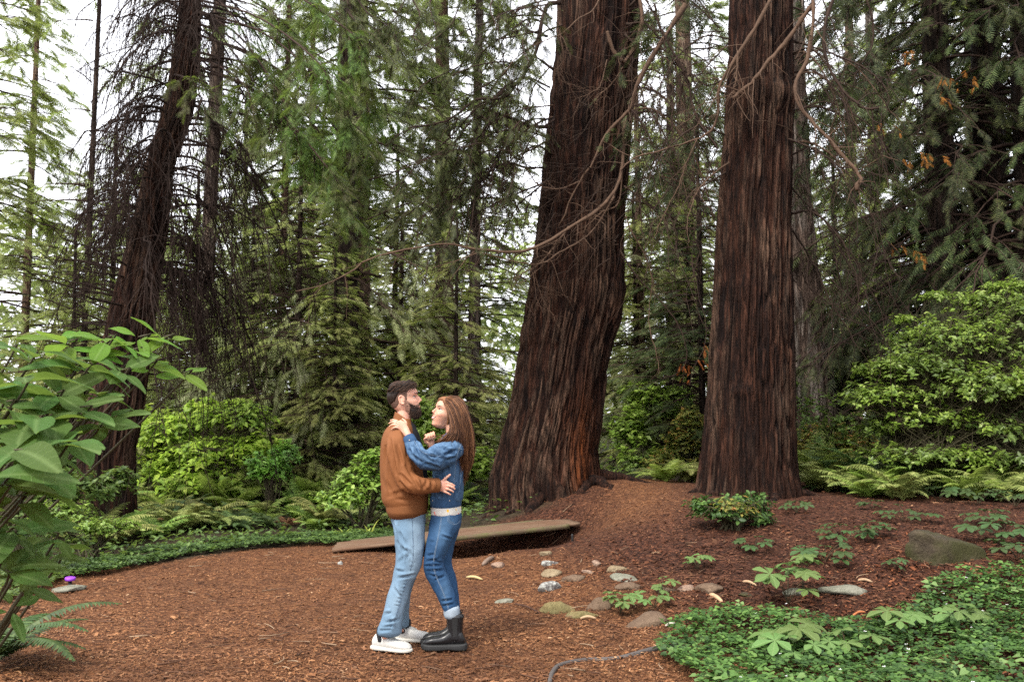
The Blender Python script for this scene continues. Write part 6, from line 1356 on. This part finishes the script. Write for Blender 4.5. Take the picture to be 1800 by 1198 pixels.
n = 900; rb_ = np.random.default_rng(6); tz, tt = rb_.uniform(-.002, .10, 4000), rb_.uniform(-1.9, 1.9, 4000); base = head_surf(tz, tt, 0.0); ob = beard_off(base, tz, tt); keep = np.where(ob > .004)[0][:n]
p0 = head_surf(tz[keep], tt[keep], ob[keep]-.002); p1 = head_surf(tz[keep], tt[keep], ob[keep]+.004)-np.array([-.001, 0, .005]); p2 = head_surf(tz[keep], tt[keep], ob[keep]+.006)-np.array([-.002, 0, .012]); Q = np.stack([p0, p1, p2], 1)+rb_.normal(0, .0012, (len(keep), 3, 3)); Q = Q@HM[:3, :3].T+HM[:3, 3]
obj('beard_hairs', mesh('beard_hairs', *tubes(Q, np.full((len(Q), 3), .0011)*np.array([1, .8, .3]), 3), HAIR_M), man)
# strands over the crown
rr_ = np.random.default_rng(4); n = 420; Q = []
for _ in range(n):
    z0 = rr_.uniform(.178, .218); th0 = rr_.uniform(-2.6, 2.6); p = []
    for k in range(7):
        th = th0*(1-.0)+np.sign(th0)*k*.10; z = z0-k*.0035*(1 if abs(th0) > .6 else .2); q = head_surf(np.array(z), np.array(th), .018+.013*float(S((z-.165)/.05))+.006*math.sin(k/6*math.pi)); p.append(q)
    Q.append(np.array(p))
Q = np.array(Q); Q = Q@HM[:3, :3].T+HM[:3, 3]; obj('hair_strands', mesh('hair_strands', *tubes(Q, np.full((n, 7), .0014)*np.array([.6, 1, 1, 1, .9, .7, .3]), 3), HAIR_M), man)
# jacket
jt = rows_h([(729, 694, 724, .085), (735, 686, 726, .135), (742, 679, 729, .175), (752, 674, 732, .195), (768, 670, 737, .205), (792, 668.5, 744, .20), (820, 669, 749, .195), (845, 670.5, 752, .19), (866, 672, 753, .19), (878, 678, 752, .18)], YM, 1.0, 46, 48)
js = limb([(704, 752, .0, 20, .075), (699, 770, -.06, 19.5, .068), (702, 795, -.085, 19, .066), (709, 820, -.10, 19, .064), (718, 835, -.12, 18, .060), (735, 841, -.145, 15.5, .054), (750, 842, -.13, 14, .045), (762, 841, -.11, 12, .038)], 34)
js2 = limb([(706, 752, .28, 18, .075), (706, 790, .35, 18, .066), (716, 828, .365, 17, .06), (740, 840, .375, 14.5, .05), (764, 840, .36, 12, .038)], 30)
jk = remesh([jt, js, js2], .0055, 4, .5)
cz = creases([(470, 500, 512, 600), (512, 600, 520, 720), (380, 560, 400, 720), (430, 620, 475, 780), (345, 620, 352, 760), (500, 770, 570, 890), (455, 840, 545, 935), (560, 870, 610, 965), (400, 700, 430, 860), (620, 890, 650, 970), (670, 885, 650, 960), (700, 890, 712, 965), (450, 900, 520, 990), (540, 800, 590, 880)], 600, 630, 4.437, 2.8, .012)+\
     creases([(330, 650, 345, 820), (345, 1030, 500, 975), (350, 900, 400, 1000), (540, 1010, 640, 1070), (420, 1040, 560, 1060), (600, 700, 640, 800), (318, 860, 350, 980)], 600, 630, 4.437, 3.0, .007)
folds(jk, cz, .0025, (10, 8, 5), 1, None, .0007); jk.materials.append(JACKET); jko = obj('jacket', jk, man)
wb = rows_h([(873, 677, 752, .183), (876, 678.5, 752.5, .186), (886, 680, 751, .186), (890, 681.5, 749, .18)], YM, 1.0, 14, 90); V, F = wb; an = np.arange(len(V)) % 2; V = V+np.where(an == 0, .0012, -.0012)[:, None]*norm(V-V.mean(0))*np.array([1, 1, 0])
obj('waistband', mesh('waistband', V, F, RIB, True), man)
cu = limb([(757, 841, -.115, 12.4, .038), (763, 841, -.11, 12.6, .038), (771, 841, -.10, 12.3, .036)], 10, 60); V, F = cu; obj('cuff', mesh('cuff', V, F, RIB, True), man)
# rib collar and the dark T-shirt at the neck
a = np.linspace(0, 2*np.pi, 41)[:-1]
colr = []
for (px, py, r_, d) in ((708.5, 733, 17.5, .086), (709, 727, 16, .074), (709.5, 722, 15.2, .068), (709.5, 722.5, 14.2, .062), (709, 729, 14.2, .062)):
    c = W(px, py, YM); colr.append(np.stack([c[0]+r_*KP*np.cos(a), c[1]+d*np.sin(a), c[2]-.040*np.cos(a)+.006*np.sin(a)**2], -1))
V = np.array(colr).reshape(-1, 3); F = np.array([(i*40+j, i*40+(j+1) % 40, (i+1)*40+(j+1) % 40, (i+1)*40+j) for i in range(4) for j in range(40)]); obj('collar', mesh('collar', V, F, RIB, True), man)
obj('shirt', remesh([rows_h([(732, 702, 727, .062), (738, 700, 730.5, .085), (752, 700, 737, .11), (780, 700, 744.5, .12), (815, 700, 750.5, .12), (850, 702, 753.5, .12)], YM, 1, 30, 30)], .006, 2), man).data.materials.append(SHIRT)
# jeans
jl1, jl2 = JL1, JL2
je = remesh([rows_h(jl1, 0, 1, 60, 40), rows_h(jl2, 0, 1, 50, 36)], .0058, 3, .6)
cz = creases([(430, 300, 525, 335), (455, 280, 475, 335), (425, 410, 525, 345), (405, 470, 475, 482), (420, 530, 570, 505), (335, 865, 445, 835), (305, 905, 400, 885), (365, 830, 385, 905), (385, 100, 415, 200), (440, 180, 470, 260), (400, 600, 430, 660), (320, 800, 380, 790), (290, 925, 380, 915), (420, 250, 440, 300)], 600, 880, 4.28, 2.4, .011)+\
     [((678+.25*k, 0), (0, 0), 1, 0) for k in ()]+creases([(505+a_, 290+b_, 550+a_, 296+b_) for a_, b_ in ((0, 0), (2, 58), (4, 116), (-6, 150))]+[(465-k*11, 575+k*26, 500-k*11, 582+k*26) for k in range(7)], 600, 880, 4.28, 1.2, .005)
folds(je, cz, .0045, (9, 9, 6), 5)
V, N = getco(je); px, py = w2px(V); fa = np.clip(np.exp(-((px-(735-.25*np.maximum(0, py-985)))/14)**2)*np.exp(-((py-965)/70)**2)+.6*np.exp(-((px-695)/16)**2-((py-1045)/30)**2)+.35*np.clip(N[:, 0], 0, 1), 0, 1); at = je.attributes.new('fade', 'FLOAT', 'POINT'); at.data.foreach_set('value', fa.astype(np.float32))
je.materials.append(DENIM_M); jeo = obj('jeans', je, man); f = onto(je)
sx = [(724, 893), (725, 920), (726, 950), (725, 975), (716, 1005), (708, 1030), (701, 1055), (693, 1080), (690, 1092)]
seam('seam', f, sx, .0012, STITCH_D, jeo); seam('seam', f, [(a_+1.2, b_) for a_, b_ in sx], .0008, STITCH, jeo)
seam('seam', f, [(690, 893), (692, 905), (700, 911), (702, 893)], .0009, STITCH, jeo)
# shoes
def shoe(name, L, Wd, prof, mat, parent, pos, yaw, sole=None, solemat=None, seed=0, expo=.8, toe=.92):
    """prof: (s, z low, z high, width factor) along the foot from heel to toe"""
    c, s_ = math.cos(yaw), math.sin(yaw); Rz = np.array([(c, s_, 0), (-s_, c, 0), (0, 0, 1)])
    rows = [(np.array([(q[0]-.5)*L, 0, (q[1]+q[2])/2]), np.array([0, Wd*q[3], 0]), np.array([0, 0, (q[2]-q[1])/2])) for q in prof]
    V, F = ring_loft(rows, 36, 32, True, expo); o = obj(name, mesh(name, V@Rz+pos, F, mat, True), parent)
    return o, Rz
SNK = [(.03, .020, .085, .60), (.09, .016, .104, .78), (.20, .014, .108, .82), (.33, .014, .106, .82), (.46, .014, .092, .86), (.60, .014, .076, .94), (.74, .014, .068, .98), (.86, .014, .062, .90), (.94, .016, .052, .72), (.985, .018, .040, .45)]
SOL = [(.0, .004, .030, .66), (.06, .001, .034, .88), (.2, 0, .032, .98), (.4, .001, .028, .96), (.6, 0, .028, 1.06), (.8, 0, .028, 1.04), (.92, .002, .028, .84), (.975, .005, .026, .58), (1.0, .008, .024, .34)]
for nm, (px, y, yaw, L) in enumerate(((689, -.0, -22, .275), (727, .285, -8, .265))):
    gz = 0; p0 = W(px, 1131, y); pos = np.array([p0[0], y, gz+h1(p0[0]+ROOT[0], PD+y)-ROOT[2]+.006]); o, Rz = shoe('shoe', L, .047, SNK, WHITE_L, man, pos, math.radians(yaw))
    rows = [(np.array([(q[0]-.5)*(L+.012), 0, (q[1]+q[2])/2]), np.array([0, .0475*q[3], 0]), np.array([0, 0, (q[2]-q[1])/2])) for q in SOL]; V, F = ring_loft(rows, 36, 32, True, .55); obj('sole', mesh('sole', V@Rz+pos, F, SOLE_W, True), o)
    bvs = BVHTree.FromPolygons([v.co for v in o.data.vertices], [p.vertices for p in o.data.polygons]); lc = []
    for k in range(6):
        for sg in (1, -1):
            q = []
            for t_ in np.linspace(-1, 1, 7):
                loc = np.array([L*(.30+.045*k+sg*t_*.022-.5), t_*.024, .2])@Rz+pos; h = bvs.ray_cast(Vector(loc), Vector((0, 0, -1)))
                if h[0] is not None: q.append(np.array(h[0])+np.array([0, 0, .0025]))
            if len(q) == 7: lc.append(q)
    obj('laces', mesh('laces', *tubes(np.array(lc), np.full((len(lc), 7), .0027), 5), LACE), o)
    q = np.array([(L*(.30-.5), 0, .104), (L*(.27-.5), .02, .118), (L*(.29-.5), .045, .10), (L*(.34-.5), .05, .08)])@Rz+pos; q2 = q*1.0; q2 = np.array([(L*(.30-.5), 0, .104), (L*(.27-.5), -.02, .118), (L*(.30-.5), -.045, .10), (L*(.36-.5), -.055, .078)])@Rz+pos
    obj('laces', mesh('laces', *tubes(np.array([resample(q, 10), resample(q2, 10)]), np.full((2, 10), .0026), 5), LACE), o)
    V, F = ring_loft([(np.array([L*(.25-.5), 0, .06])@Rz+pos, np.array([.044, 0, 0]), np.array([0, .040, 0])), (np.array([L*(.26-.5), 0, .14])@Rz+pos, np.array([.043, 0, 0]), np.array([0, .042, 0]))], None, 18); obj('sock', mesh('sock', V, F, SOCK, True), man)

# ---- woman
YW = .12
wom = thing('person', 'smiling woman, long brown hair, denim jacket, blue jeans and black boots, gazing up', 'person', ROOT)
SW = .905
HW = head_matrix(W(779.5, 742, YW)+np.array([0, 0, 0]), math.radians(180+30), math.radians(-15), math.radians(-3), SW)
hp = [head_grid(head_relief(True), fem=True)]+nose(True)+ear(-1)+ear(1)
neck_w = limb([(791, 722, YW, 10.5, .045), (793, 738, YW, 10.5, .045), (796, 752, YW, 12, .055), (797, 765, YW, 16, .09)], 12)
w_t = rows_h([(762, 784, 808, .10), (775, 772, 813, .135), (800, 768, 812, .125), (840, 770, 808, .11), (870, 770, 802, .11), (898, 768, 802, .105)], YW)
w_arm = limb([(799, 778, .02, 9, .035), (784, 787, -.06, 9, .036), (762, 794, -.13, 9, .035), (746, 793, -.152, 8, .032), (733, 782, -.14, 7.2, .030), (723, 766, -.112, 6.6, .024), (717, 752, -.085, 6.0, .021), (714, 746, -.075, 6.2, .019)])
palm_w = limb([(716, 751, -.083, 6.0, .020), (711, 742, -.072, 7.6, .014), (705, 736, -.066, 8.6, .012), (700, 733, -.062, 8.4, .011)], 14, 16)
fw = fingers(None, [(wf([(713, 741, -.066), (714, 732, -.058), (711, 727, -.050), (707, 724.5, -.042)]), .0085, .0062),
    (wf([(703, 731, -.066), (697, 727.5, -.062), (691, 726, -.050), (686.5, 727.5, -.034)]), .0078, .0056), (wf([(702, 734, -.068), (695, 731, -.066), (689, 730, -.058), (684, 732.5, -.042)]), .0080, .0056),
    (wf([(701, 737.5, -.070), (694.5, 735, -.070), (689, 735, -.064), (685, 738, -.052)]), .0078, .0055), (wf([(702, 741, -.071), (697, 739.5, -.073), (692, 740, -.069), (688.5, 743, -.06)]), .0070, .0050)])
w_arm2 = limb([(797, 775, .27, 11, .045), (786, 795, .24, 10, .042), (772, 800, .14, 9, .036), (764, 788, .08, 7.5, .03), (759, 775, .05, 6.2, .022), (757, 768, .045, 6.8, .018)])
palm2 = limb([(759, 775, .05, 6, .018), (756.5, 766, .045, 7.8, .014), (754.5, 760, .04, 7.6, .013)], 10, 14)
fw2 = fingers(None, [(wf([(750 + k*4.4, 761-k*1.2, .035), (747.5+k*4.6, 755.5-k*1.7, .025), (748.5+k*4.6, 752.5-k*1.6, .005), (750.5+k*4.4, 757-k*1.2, -.006), (752+k*4.3, 762-k*1.2, .004)]), .0078, .0062) for k in range(4)]+
    [(wf([(754, 769, .04), (748, 766, .015), (746.5, 760, -.002), (750, 757.5, -.012)]), .0085, .0065)])
wj1 = [(884, 760, 810, .145, YW), (896, 757.5, 811.5, .15, YW-.01), (910, 755, 809, .125, .08), (925, 752.5, 803, .100, .05), (940, 750, 795, .092, .04), (957, 747, 786.5, .084, .035), (973, 745, 780, .074, .03), (985, 744.5, 782, .070, .03), (1000, 748.5, 787.5, .066, .03), (1016, 757, 794, .064, .03), (1032, 765.5, 800, .060, .03), (1048, 773, 804, .055, .03), (1062, 780, 806, .050, .03)]
wj2 = [(884, 760, 810, .14, YW), (905, 760, 811, .13, .14), (925, 760, 806, .10, .165), (950, 760, 798, .086, .17), (973, 760, 794.5, .074, .17), (985, 762, 796, .070, .17), (1008, 772, 803, .064, .17), (1032, 780, 806, .058, .17), (1055, 786, 808, .052, .17), (1066, 788, 808, .05, .17)]
w_l1 = rows_h(inner(wj1)+[(1105, 789, 803, .034, .03)], .03, n=40); w_l2 = rows_h(inner(wj2)+[(1100, 790, 803, .034, .17)], .17, n=40)
body_w = remesh(xf(hp, HW)+[neck_w, w_t, w_arm, w_arm2, palm_w, palm2, w_l1, w_l2]+fw+fw2, .0034, 1, .25); body_w.materials.append(SKIN_W); obj('body', body_w, wom)
face_w = face_bits(wom, HW, True, LIP_M, HAIR_M, body_w, True)
q = HW[:3, :3]@np.array([.002, .083, .078])+HW[:3, 3]; obj('earring', mesh('earring', *ball(q, .0052, 12), PEARL, True), wom)
# hair
def hair_off_w(Bp, Z_, T_):
    x, y = Bp[..., 0], np.abs(Bp[..., 1]); line = np.interp(x, [-.1, -.03, .0, .03, .055, .075, .1], [-.05, -.02, .02, .09, .150, .186, .197])
    k = sm(-.003, .012, Z_-line); strand = VNoise(13)(T_*26+Z_*12, Z_*6)-.5; return -.014+k*(.028+.006*sm(.0, -.08, x)+.004*sm(.15, .2, Z_))+strand*.004*k
V, F = head_grid(hair_off_w, 90, 130, True); V = V@HW[:3, :3].T+HW[:3, 3]; obj('hair', mesh('hair', V, F, HAIR_W, True), wom)
mass = [limb([(803, 705, .13, 19, .075), (810, 730, .12, 18.5, .080), (815, 755, .12, 15.5, .085), (818, 785, .125, 12, .080), (818, 808, .13, 9, .062), (815, 824, .14, 5, .04)], 30),
        limb([(796, 712, .02, 9, .03), (800, 732, .0, 9.5, .03), (799, 748, -.02, 10, .028), (790, 758, -.025, 8, .022), (778, 766, -.01, 5, .018)], 20)]
hm = remesh(mass, .005, 3); V, N = getco(hm); px, py = w2px(V)
s_ = VNoise(21)(px*.55+py*.02, py*.035)-.5; s2 = VNoise(22)(px*1.3, py*.06)-.5; setco(hm, V+N*(s_*.012+s2*.006)[:, None]); hm.materials.append(HAIR_W); obj('long_hair', hm, wom)
gd = [[(783, 687, .12), (797, 684.5, .13), (812, 691, .14), (823, 712, .14), (829.5, 745, .15), (831.5, 782, .15), (825, 808, .15), (816, 829, .14)],
      [(782, 687, .11), (795, 685.5, .08), (810, 694, .06), (821, 718, .04), (827, 750, .04), (829, 785, .05), (823, 808, .07), (814, 828, .09)],
      [(780, 688, .10), (792, 689, .045), (805, 700, .015), (815, 724, -.005), (821, 752, -.0), (823, 785, .015), (819, 806, .04), (811, 825, .07)],
      [(779, 690, .10), (788, 693, .03), (798, 706, .0), (806, 728, -.03), (812, 752, -.035), (812, 772, -.03), (812, 795, .0), (808, 812, .05)],
      [(778.5, 691, .10), (784, 697, .03), (792, 711, -.005), (798, 731, -.035), (800, 748, -.05), (793, 759, -.065), (785, 768, -.06), (776, 776, -.04)],
      [(778, 691.5, .10), (781, 698, .04), (788, 713, .0), (793, 731, -.03), (794, 746, -.045), (786, 755, -.055), (776, 762, -.04), (768, 771, -.01)]]
gd = [resample([W(*p) for p in g], 11) for g in gd]; gd = np.array(gd); rr_ = np.random.default_rng(12); n = 900
u = rr_.random(n)**.85*(len(gd)-1-1e-6); i0 = u.astype(int); w = (u-i0)[:, None, None]; Q = gd[i0]*(1-w)+gd[i0+1]*w
s = np.linspace(0, 1, 11)[None, :, None]; Q = Q+rr_.normal(0, 1, (n, 1, 3))*np.array([.0070, .011, .007])*(.12+s)+np.sin(s*rr_.uniform(3, 9, (n, 1, 1))+rr_.uniform(0, 6, (n, 1, 1)))*.0095*s*rr_.normal(0, 1, (n, 1, 3))+np.sin(s*11+u[:, None, None]*2.2)*np.array([.007, .004, 0])*s
Q[:, :, 2] -= (rr_.normal(0, .02, (n, 1))*(s[..., 0]**3)); obj('hair_strands', mesh('hair_strands', *tubes(Q, rr_.uniform(.0010, .0024, (n, 1))*np.linspace(1, .45, 11)[None], 3), HAIR_W), wom)
# denim jacket
dt = rows_h([(752, 784, 810, .085), (760, 776, 814, .135), (770, 770, 816.5, .165), (785, 765, 818, .175), (805, 762, 818, .172), (825, 761, 817, .165), (842, 759, 816, .160), (857, 757, 814, .158), (866, 756, 813, .155)], YW, 1, 44, 44)
ds = limb([(800, 777, .0, 17, .070), (790, 783, -.05, 19.5, .070), (775, 790, -.09, 22.5, .066), (760, 794, -.13, 21, .062), (746, 795, -.155, 17.5, .056), (735, 787, -.155, 15, .050), (727, 774, -.13, 13, .042), (721, 764, -.11, 10.5, .034)], 36)
ds2 = limb([(797, 777, .25, 16, .065), (786, 797, .24, 17, .06), (772, 802, .16, 15, .05), (765, 790, .09, 12, .04), (761, 780, .06, 9.5, .03)], 24)
dj = remesh([dt, ds, ds2], .0055, 3, .5)
cz = creases([(560, 620, 610, 730), (610, 660, 720, 770), (700, 640, 790, 740), (760, 630, 880, 700), (650, 760, 770, 805), (800, 700, 905, 660), (540, 690, 630, 760), (580, 580, 600, 640), (860, 600, 900, 680), (820, 740, 900, 720), (680, 700, 740, 720), (530, 650, 560, 720)], 600, 630, 4.437, 2.6, .016)+\
     creases([(860, 760, 870, 960), (925, 680, 935, 900), (700, 880, 760, 1000), (820, 780, 850, 850), (880, 1000, 930, 960), (760, 1010, 800, 1030)], 600, 630, 4.437, 2.4, .007)
folds(dj, cz, .007, (11, 9, 7), 9)
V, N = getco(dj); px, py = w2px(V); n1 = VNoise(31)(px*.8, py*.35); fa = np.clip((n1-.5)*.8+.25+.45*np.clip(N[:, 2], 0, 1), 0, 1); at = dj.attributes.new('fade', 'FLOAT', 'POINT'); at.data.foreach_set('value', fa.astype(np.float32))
dj.materials.append(DENIM_J); djo = obj('denim_jacket', dj, wom); f = onto(dj)
for pts in ([(812, 765), (808, 775), (803, 790), (801, 805)], [(805, 775), (811, 778), (817, 778)], [(801, 805), (799, 825), (797, 845), (796, 856)], [(811, 780), (812, 810), (809, 835), (806, 856)], [(784, 822), (785, 840), (785, 856)], [(728, 762), (738, 778), (752, 786), (775, 790)]):
    seam('seam', f, pts, .0010, STITCH, djo)
wbw = rows_h([(860, 757, 813, .157), (863, 756, 812.5, .159), (873, 756, 811, .159), (877, 756.5, 810.5, .157)], YW, 1, 12, 60); wo = obj('waistband', mesh('waistband', *wbw, DENIM_J, True), wom); f2 = onto(wo.data)
for px in (790, 761):
    q = f2(px, 868, .002)
    if q is not None: obj('button', mesh('button', *ball(q, (.0062, .003, .0062), 12), METAL, True), wo)
for py in (861.5, 875.5): seam('seam', f2, [(758, py+.8), (775, py+.3), (795, py), (809, py-.4)], .0010, STITCH, wo)
cf = limb([(723.5, 767, -.115, 11, .035), (721, 762, -.11, 10.8, .034), (718.5, 756.5, -.098, 10.2, .032)], 10, 36); co = obj('cuff', mesh('cuff', *cf, DENIM_J, True), wom); f3 = onto(co.data)
q = f3(720, 762, .002); 
if q is not None: obj('button', mesh('button', *ball(q, (.005, .003, .005), 10), METAL, True), co)
# collar lying under the hair
cl_ = limb([(781, 757, .0, 4, .02), (790, 751, -.01, 4.5, .022), (801, 750, .0, 4.5, .024), (810, 753, .06, 4, .02)], 16, 14); obj('collar', mesh('collar', *cl_, DENIM_J, True), wom)
# blouse hem with flower print
bt = NT('flower_print'); v = bt.coords((1, 1, 1)); vo = bt.n('TexVoronoi'); bt.t.links.new(v, vo.inputs['Vector']); vo.inputs['Scale'].default_value = 26
sc_ = bt.n('SeparateColor'); bt.t.links.new(vo.outputs['Color'], sc_.inputs[0]); fl = bt.ramp(sc_.outputs[0], [(0, (.32, .02, .06)), (.3, (.75, .42, .05)), (.6, (.7, .25, .2)), (1, (.55, .5, .4))], 'CONSTANT')
m_ = bt.ramp(bt.math('ADD', vo.outputs['Distance'], bt.math('MULTIPLY', bt.noise(v, 60, 3), .25)), [(.36, 1), (.42, 0)]); bt.pbr(bt.mix(m_, (.55, .53, .48), fl), .8, None, .2)
bl_ = rows_h([(868, 758, 810, .148), (878, 757.5, 810.5, .152), (886, 757.5, 811, .156), (891, 757.5, 811, .155)], YW, 1, 12, 48); obj('blouse', mesh('blouse', *bl_, bt.m, True), wom)
# jeans
wj = remesh([rows_h(wj1, 0, 1, 60, 40), rows_h(wj2, 0, 1, 50, 36)], .0055, 2, .6)
cz = creases([(620, 440, 760, 430), (635, 478, 775, 468), (650, 505, 740, 522), (690, 395, 760, 418), (750, 208, 835, 240), (632, 405, 740, 385), (640, 360, 700, 350), (700, 545, 780, 510), (650, 250, 700, 260), (760, 740, 850, 720), (750, 700, 840, 690)], 600, 880, 4.28, 2.0, .009)+creases([(655-k*4, 215+k*24, 690-k*5, 218+k*24) for k in range(8)], 600, 880, 4.28, 1.1, .003)
folds(wj, cz, .003, (12, 10, 8), 14); V, N = getco(wj); px, py = w2px(V)
fa = np.clip(.9*np.exp(-((px-778)/13)**2-((py-925)/34)**2)+.8*np.exp(-((px-783)/9)**2-((py-1026)/22)**2)+.5*np.exp(-((px-795)/12)**2-((py-905)/12)**2), 0, 1); at = wj.attributes.new('fade', 'FLOAT', 'POINT'); at.data.foreach_set('value', fa.astype(np.float32))
wj.materials.append(DENIM_W); wjo = obj('jeans', wj, wom); f = onto(wj)
sx = [(776, 892), (773, 915), (768, 940), (763, 965), (762, 985), (768, 1005), (777, 1025), (784, 1045), (788, 1058)]
seam('seam', f, sx, .0012, STITCH, wjo); seam('seam', f, [(a_+1.6, b_) for a_, b_ in sx], .0008, STITCH, wjo)
for pts in ([(788, 892), (787, 903), (793, 908), (798, 910)], [(798, 910), (804, 908), (809, 903)], [(790, 892), (789.5, 902), (798, 907.5)]): seam('seam', f, pts, .0011, STITCH, wjo)
for y, x0, x1 in ((.03, 780, 807.5), (.17, 785, 808)):
    V, F = rows_h([(1056, x0, x1, .055), (1060, x0-.5, x1+.5, .058), (1068, x0, x1+1, .058), (1071, x0+.8, x1+.6, .055)], y, 1, 12, 32); obj('rolled_cuff', mesh('rolled_cuff', V, F, DENIM_CUFF, True), wom)
# chelsea boots
for y, dx, yaw in ((.02, 0, 180), (.175, -2, 184)):
    p0 = W(780.5+dx, 1131, y); pos = np.array([p0[0], y, h1(p0[0]+ROOT[0], PD+y)-ROOT[2]+.006]); L = .275; ya = math.radians(yaw)
    BT = [(.02, .045, .085, .60), (.08, .038, .125, .80), (.18, .036, .150, .84), (.30, .036, .148, .82), (.40, .036, .125, .82), (.50, .036, .104, .88), (.62, .036, .094, .96), (.78, .036, .089, 1.0), (.88, .036, .080, .92), (.95, .038, .070, .76), (.99, .042, .058, .45)]
    o, Rz = shoe('boot', L, .045, BT, BLACK_L, wom, pos, ya, expo=.85)
    SB = [(.0, .004, .048, .72), (.04, 0, .050, .92), (.2, 0, .048, 1.02), (.40, .006, .046, .98), (.6, 0, .046, 1.08), (.8, 0, .046, 1.12), (.93, .004, .048, .98), (1.0, .014, .044, .62)]
    rows = [(np.array([(q[0]-.5)*(L+.014), 0, (q[1]+q[2])/2]), np.array([0, .047*q[3], 0]), np.array([0, 0, (q[2]-q[1])/2])) for q in SB]; V, F = ring_loft(rows, 60, 40, True, .5)
    V = V+np.array([0, 1, 0])*(np.sign(V[:, 1])*.003*(np.sin(V[:, 0]*420) > 0)*(V[:, 2] < .02))[:, None]; obj('sole', mesh('sole', V@Rz+pos, F, BLACK_R), o)
    sh_ = ring_loft([(np.array([L*(.235-.5), 0, z_])@Rz+pos, np.array([a_, 0, 0]), np.array([0, b_, 0])) for z_, a_, b_ in ((.075, .050, .040), (.11, .049, .040), (.15, .049, .041), (.19, .052, .044), (.218, .054, .046))], 20, 30, True, .9); obj('shaft', mesh('shaft', *sh_, BLACK_L, True), o)
    bvs = BVHTree.FromPolygons([v.co for v in bpy.data.objects[o.name].children[-1].data.vertices] if False else [Vector(v_) for v_ in sh_[0]], [tuple(int(k) for k in q_) for a_ in sh_[1] for q_ in a_])
    g = []
    for zz_ in np.linspace(.095, .21, 12):
        for xx_ in np.linspace(-.020, .020, 7):
            loc = np.array([L*(.235-.5)+xx_*(.6+.4*(zz_-.09)/.12), 0, zz_])@Rz+pos+np.array([0, -.2, 0]); h = bvs.ray_cast(Vector(loc), Vector((0, 1, 0))); g.append(np.array(h[0])+np.array([0, -.0015, 0]) if h[0] is not None else loc+np.array([0, .16, 0]))
    F = np.array([(i*7+j, i*7+j+1, (i+1)*7+j+1, (i+1)*7+j) for i in range(11) for j in range(6)]); obj('elastic_panel', mesh('elastic_panel', np.array(g), F, BLACK_R, True), o)
    q = np.array([(L*(.06-.5), 0, .200), (L*(.03-.5), 0, .222), (L*(.045-.5), 0, .236), (L*(.08-.5), 0, .222)])@Rz+pos; obj('pull_tab', mesh('pull_tab', *tubes(resample(q, 8)[None], np.full((1, 8), .003), 6, cap=True), BLACK_R), o)
